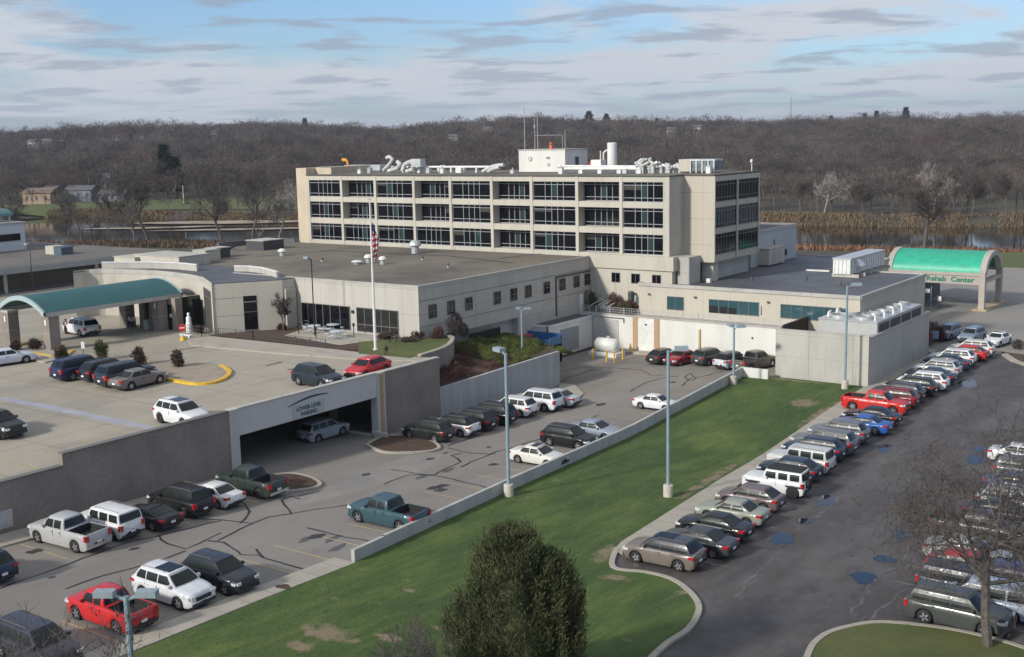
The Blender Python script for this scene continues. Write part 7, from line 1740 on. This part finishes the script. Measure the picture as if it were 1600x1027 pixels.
    for i in range(5):
        a = i*2*math.pi/5; c0, s0 = math.cos(a), math.sin(a); w = .05
        P_ = [(-w*s0+.05*c0, .10, w*c0+.05*s0), (w*s0+.05*c0, .10, -w*c0+.05*s0), (r*.64*c0+w*s0, .095, r*.64*s0-w*c0), (r*.64*c0-w*s0, .095, r*.64*s0+w*c0)]
        rm.quad(*P_)
        # dark gaps between the spokes
    rm.cm = 0
    gm = MB(); gm.lathe([(r*.56, .06), (0, .06)], 20, (0, 0), axis='y')
    rmesh = rm.mesh('rim'); 
    wl = [(x, sg*(hw-.13), r, sg) for x in (s['xf'], s['xr']) for sg in (1, -1)]
    MESH[kind] = (out, tmesh, rmesh, wl, s); return MESH[kind]
for m_ in (M_tire,): pass
def car(kind, label, c, pos, rz, cat=None, group=None, roof=None, rim=None, sunroof=False, scale=1.0, pitch=None, cargo=False):
    out, tm, rm, wl, s = car_parts(kind)
    nm = {'sedan': 'sedan', 'coupe': 'sedan', 'hatch': 'hatchback', 'suv': 'suv', 'bigsuv': 'suv', 'boxy': 'suv', 'jeep': 'off_road_car', 'van': 'minivan', 'pickup': 'pickup_truck', 'midpickup': 'pickup_truck'}[kind]
    ct = cat or {'sedan': 'car', 'hatchback': 'car', 'suv': 'suv', 'off_road_car': 'car', 'minivan': 'minivan', 'pickup_truck': 'pickup truck'}[nm]
    t = thing(nm, label, ct, pos, group); t.rotation_mode = 'QUATERNION'
    q = Matrix.Rotation(rz, 4, 'Z')
    if pitch: 
        # tilt with the ground slope along world Y
        q = Matrix.Rotation(pitch, 4, 'X') @ q
    t.rotation_quaternion = q.to_quaternion(); t.scale = (scale,)*3
    pm = paint(c, metal=.0); rmz = paint(roof) if roof else pm
    def add(name, me, m, parent, loc=(0, 0, 0), rot=0):
        if not me.materials: me.materials.append(None)
        o = bpy.data.objects.new(name, me); col.objects.link(o); o.parent = parent; o.location = loc
        if rot: o.rotation_euler = (0, 0, rot)
        for i, mm in enumerate(m if isinstance(m, list) else [m]):
            if len(me.materials) <= i: me.materials.append(None)
            o.material_slots[i].link = 'OBJECT'; o.material_slots[i].material = mm
        return o
    for nme, me, m, _ in out:
        mm = pm if m == 'paint' else (rmz if m == 'roof' else m)
        add(nme, me, mm, t)
    for x, y, z, sg in wl:
        w = add('wheel', tm, M_tire, t, (x, y, z), 0 if sg > 0 else math.pi)
        add('rim', rm, [M_rimd, rim or M_rim], w)
    if sunroof:
        key = kind+'_sun'
        if key not in MESH: MESH[key] = MB().box(s['rr']*.45, s['rf']-.15, -s['W']*.24, s['W']*.24, s['H']+.0, s['H']+.045).mesh('sunroof')
        add('sunroof', MESH[key], M_cglass, t)
    return t
SLP = 0.036
def place(kind, label, c, px_, py_, heading, deck=False, group=None, h=None, dx=0, dy=0, slope=True, xoff=None, **kw):
    """the pixel marks the middle of the car's roof; heading in degrees in the site frame (0 = +X)"""
    s = SPEC[kind]; hh = h or s['H']*.97; fn = gd if deck else g
    P_ = atg(px_, py_, fn, hh); a = R(heading)
    # roof centre lies behind the car's origin
    ro = (s['rf']+s['rr'])/2
    x, y = P_.x-ro*math.cos(a)+dx, P_.y-ro*math.sin(a)+dy
    if xoff is not None: q = onX(px_, py_, P_.x-20); k_ = xoff; r2 = ray(px_, py_); x = xoff; y = xoff/r2.x*r2.y
    if 'scale' not in kw: kw['scale'] = 1.10 if deck else float(np.interp(y, [75, 95], [1.03, 1.08]))
    sl = 0
    if slope and y < 90: sl = math.atan(SLP if not deck else (.022 if y < 70 else 0))
    return car(kind, label, c, (x, y, fn(y)+.02), a, group=group, pitch=sl, **kw)
WHT = (.66, .66, .65); SIL = (.36, .37, .38); GRY = (.13, .135, .14); DGY = (.045, .048, .052); BLK = (.012, .012, .013); NVY = (.015, .028, .06); RED = (.42, .018, .02); DRD = (.16, .012, .02)
BRN = (.17, .14, .115); BGE = (.26, .27, .22); BLU = (.02, .09, .32); TEL = (.035, .075, .09); GRN = (.03, .04, .035); CRM = (.58, .56, .50); BGY = (.10, .13, .17)
GR = 'cars nosed up to the pavement in the dark lot'
row = [('suv', 'grey brown crossover nearest the lawn corner, first in the dark lot row', BRN, 1052, 842, dict(roof=(.05, .055, .07), sunroof=True)),
 ('sedan', 'charcoal sedan parked beside the grey brown crossover', DGY, 1097, 828, {}),
 ('sedan', 'black sedan parked between the charcoal sedan and the beige green sedan', BLK, 1123, 805, {}),
 ('sedan', 'pale beige green sedan with a green tinted rear window', BGE, 1151, 783, {}),
 ('hatch', 'mauve brown hatchback with bright red lamps in front of the white off-roader', (.13, .10, .10), 1181, 761, {}),
 ('jeep', 'white boxy off-roader with black soft top and spare wheel', WHT, 1230, 735, dict(rim=M_rimd)),
 ('hatch', 'dark blue hatchback half hidden behind the white off-roader', (.012, .03, .05), 1242, 718, {}),
 ('boxy', 'silver white boxy wagon behind the white off-roader', (.50, .50, .48), 1266, 702, {}),
 ('suv', 'dark navy crossover behind the silver white boxy wagon', NVY, 1283, 686.5, {}),
 ('bigsuv', 'large charcoal wagon with square rear quarter windows', GRY, 1301, 675, {}),
 ('suv', 'grey crossover between the charcoal wagon and the blue sedan', (.12, .13, .145), 1322, 661, {}),
 ('sedan', 'bright blue sedan in the dark lot row', BLU, 1352, 651, {}),
 ('sedan', 'black sedan with long roofline beside the red pickup', BLK, 1367, 638.6, {}),
 ('pickup', 'bright red pickup backed in toward the pavement', (.50, .022, .015), 1371, 614, dict(head=0)),
 ('suv', 'dark red crossover behind the red pickup', DRD, 1403, 609, {}),
 ('suv', 'dark crossover with bright window trim behind the dark red one', DGY, 1413, 600.5, {}),
 ('suv', 'black crossover in front of the white one opposite the enclosure corner', BLK, 1433, 592, {}),
 ('suv', 'white crossover facing the enclosure wall with red lamps', WHT, 1452, 584, {}),
 ('sedan', 'navy sedan just behind the white crossover at the enclosure wall', NVY, 1459, 577, {}),
 ('suv', 'silver grey crossover midway along the enclosure wall', SIL, 1473, 565, {}),
 ('sedan', 'dark blue sedan beyond the silver grey crossover', NVY, 1483, 556.5, {}),
 ('suv', 'white crossover third from the far end of the dark lot row', WHT, 1497, 548, {}),
 ('hatch', 'bright red hatchback second from the far end of the dark lot row', RED, 1515, 542, {}),
 ('suv', 'white wagon at the far end of the dark lot row', CRM, 1527, 534, {})]
for i, (k, lab, c, x, y, kw) in enumerate(row):
    kw = dict(kw); hd = kw.pop('head', 180)
    place(k, lab, c, x, y, hd+rnd.uniform(-1.2, 1.2), group=GR, **kw)
G2 = 'cars parked nose out beyond the dark lot'
place('suv', 'blue grey crossover nearest the enclosure end, facing the dark lot', (.22, .27, .34), 1485, 508, -96, group=G2)
place('suv', 'blue grey wagon with roof rails between the crossover and the white sedan', (.17, .22, .28), 1522, 513, -96, group=G2)
place('sedan', 'white sedan facing the dark lot beside the mulch bed', WHT, 1561, 521, -98, group=G2, sunroof=True)
G3 = 'vehicles parked along the block wall of the garage'
place('pickup', 'silver extended cab pickup with cluttered open bed by the block wall', (.40, .40, .39), 104, 806, 180+3, group=G3)
place('boxy', 'white boxy wagon parked beside the silver pickup', WHT, 180, 795, 180, group=G3)
place('coupe', 'low black coupe between the white boxy wagon and the black wagon', BLK, 238, 791, 180, group=G3)
place('bigsuv', 'black wagon with chrome roof rails next to the white sedan by the block wall', BLK, 292, 763, 180, group=G3)
place('sedan', 'white sedan parked beside the dark green pickup', WHT, 337, 757, 180, group=G3)
place('pickup', 'dark green grey pickup at the mulch island by the garage entrance', GRN, 390, 731, 180, group=G3, rim=M_rimd)
place('suv', 'navy car cut off by the left edge of the photo', NVY, -22, 862, 180, group=G3)
G4 = 'vehicles along the pavement strip of the grey lot'
place('van', 'dark grey minivan behind bare branches in the bottom left corner', (.035, .035, .045), 42, 972, 0, group=G4)
place('midpickup', 'bright red pickup behind the double headed lamp post', (.52, .018, .02), 168, 921, 180, group=G4)
place('suv', 'white crossover with dark glass roof next to the red pickup', (.60, .61, .62), 259, 889, 0, group=G4, sunroof=True, scale=1.07)
place('suv', 'black crossover with silver window trim on the corner of the pavement strip', (.02, .022, .03), 331, 869, 0, group=G4)
place('pickup', 'dark teal extended cab pickup backed up to the knee wall', TEL, 604, 777, 180, group=G4)
G5 = 'cars nosed in behind the knee wall'
place('sedan', 'cream white sedan half hidden behind the knee wall', (.62, .60, .54), 841, 703, 0, group=G5, xoff=-.0+wallX(75.5)-2.5, sunroof=True)
place('suv', 'black crossover half hidden behind the knee wall', BLK, 889, 675, 0, group=G5, xoff=-.0+wallX(82)-3.3)
place('sedan', 'silver blue sedan beyond the black crossover behind the knee wall', (.25, .29, .34), 930, 667, 0, group=G5, xoff=-.0+wallX(86.5)-2.9)
place('sedan', 'white sedan at the far stretch of the knee wall behind the lamp post', WHT, 1026, 634, 0, group=G5, scale=.98, xoff=wallX(97.5)-2.65)
G6 = 'cars along the pale concrete wall'
for k, lab, c, x, y, kw in (('suv', 'dark green black crossover at the end of the mulch island', (.018, .022, .02), 677, 659, {}), ('suv', 'white crossover with a black roof second from the block wall', WHT, 717, 651, dict(roof=BLK)),
    ('suv', 'black crossover behind the white one with a black roof', BLK, 745, 643, {}), ('bigsuv', 'large black wagon in the middle of the row by the concrete wall', BLK, 775, 632.5, {}), ('suv', 'white crossover right of the large black wagon', WHT, 809, 623, {}),
    ('bigsuv', 'white long wagon third row window next to the silver sedan', (.62, .63, .64), 848, 612.5, {}), ('sedan', 'silver white sedan at the far end of the concrete wall row', (.46, .49, .50), 872, 611, {})):
    place(k, lab, c, x, y, 180, group=G6, **kw)
G7 = 'cars against the white service wall'
place('hatch', 'black hatchback leftmost against the white service wall', (.03, .032, .035), 1034, 547.5, 82, group=G7)
place('sedan', 'dark red sedan against the white service wall', (.26, .012, .022), 1068, 549, -100, group=G7)
place('suv', 'dark grey crossover in the middle of the cars at the white service wall', (.05, .055, .05), 1104, 547.5, 80, group=G7)
place('suv', 'white small crossover right of the dark grey one at the service wall', (.5, .52, .56), 1139, 553, 80, group=G7, roof=BLK)
place('pickup', 'grey brown pickup with black bed rightmost against the white service wall', (.10, .09, .075), 1180, 551, 76, group=G7)
place('suv', 'silver crossover just inside the lower garage entrance', (.30, .33, .36), 497, 658, 86, slope=True)
G8 = 'cars parked on the upper deck'
place('bigsuv', 'navy wagon leftmost in the row on the upper deck', (.012, .022, .06), 116, 562, 88, deck=True, group=G8)
place('suv', 'black crossover second from the left on the upper deck', (.014, .015, .02), 158, 566, 88, deck=True, group=G8)
place('bigsuv', 'dark blue grey wagon third in the upper deck row', (.022, .028, .04), 185, 571, 88, deck=True, group=G8)
place('sedan', 'grey brown sedan rightmost in the upper deck row', (.17, .15, .135), 212, 580, 90, deck=True, group=G8)
place('suv', 'white crossover on the upper deck at the parapet step', WHT, 276, 628, -5, deck=True, sunroof=True, rim=M_rimd)
place('suv', 'dark navy crossover on the upper deck above the garage sign', (.018, .024, .035), 489, 573, -5, deck=True)
place('hatch', 'bright red hatchback at the parapet corner of the upper deck', (.48, .016, .02), 597, 563.5, -84, deck=True, dx=-1.5)
place('suv', 'black car cut off at the left edge of the upper deck', BLK, -12, 645, 0, deck=True)
place('sedan', 'white sedan at the left edge beside the canopy pillar', (.55, .58, .63), 6, 548, 72, deck=True)
place('van', 'white minivan with its side open under the teal canopy', WHT, 130, 500, 172, deck=True)
G9 = 'cars under the bare tree in the right row'
for k, lab, c, x, y, kw in (('bigsuv', 'dark grey wagon nearest the island under the bare tree', (.06, .065, .06), 1478, 921, {}), ('bigsuv', 'black wagon with silver window frames second under the bare tree', (.02, .026, .05), 1492, 884, {}),
    ('hatch', 'red hatchback third under the bare tree', (.42, .02, .03), 1506, 864, {}), ('sedan', 'silver sedan behind the red hatchback under the bare tree', (.34, .34, .34), 1505, 842, {}),
    ('pickup', 'grey crew cab pickup sticking out of the row under the bare tree', (.085, .085, .08), 1532, 801, {}), ('sedan', 'navy sedan beyond the grey crew cab pickup', NVY, 1562, 784, {}), ('suv', 'silver crossover beyond the navy sedan', SIL, 1573, 764, {}),
    ('sedan', 'blue sedan near the right edge', (.05, .08, .16), 1590, 742, {}), ('suv', 'grey crossover at the right edge', GRY, 1596, 718, {}), ('sedan', 'white car at the right edge, farthest of its row', WHT, 1594, 697, {})):
    place(k, lab, c, x, y, rnd.uniform(-2, 2), group=G9, **kw)
place('van', 'white and blue van facing the grey wagon behind the tree trunk', (.45, .50, .58), 1561, 912, 180, group=G9)
place('suv', 'purple blue crossover behind the tree beyond the white and blue van', (.06, .06, .14), 1590, 885, 180, group=G9)
# ================================================================== HAZE
hzm = bpy.data.materials.new('haze_air'); hzm.use_nodes = True; t_ = hzm.node_tree; t_.nodes.clear()
pv_ = N(t_, 'ShaderNodeVolumePrincipled'); pv_.inputs['Color'].default_value = (.86, .89, 1.0, 1); pv_.inputs['Density'].default_value = 0.00009; pv_.inputs['Anisotropy'].default_value = .2
L(t_, pv_.outputs[0], N(t_, 'ShaderNodeOutputMaterial').inputs['Volume'])
b = MB(); b.box(-12000, 12000, -12000, 12000, -8, 120)
hz_ = b.build('haze', hzm, kind='stuff'); tag(hz_, 'thin bluish haze over the valley', 'haze')
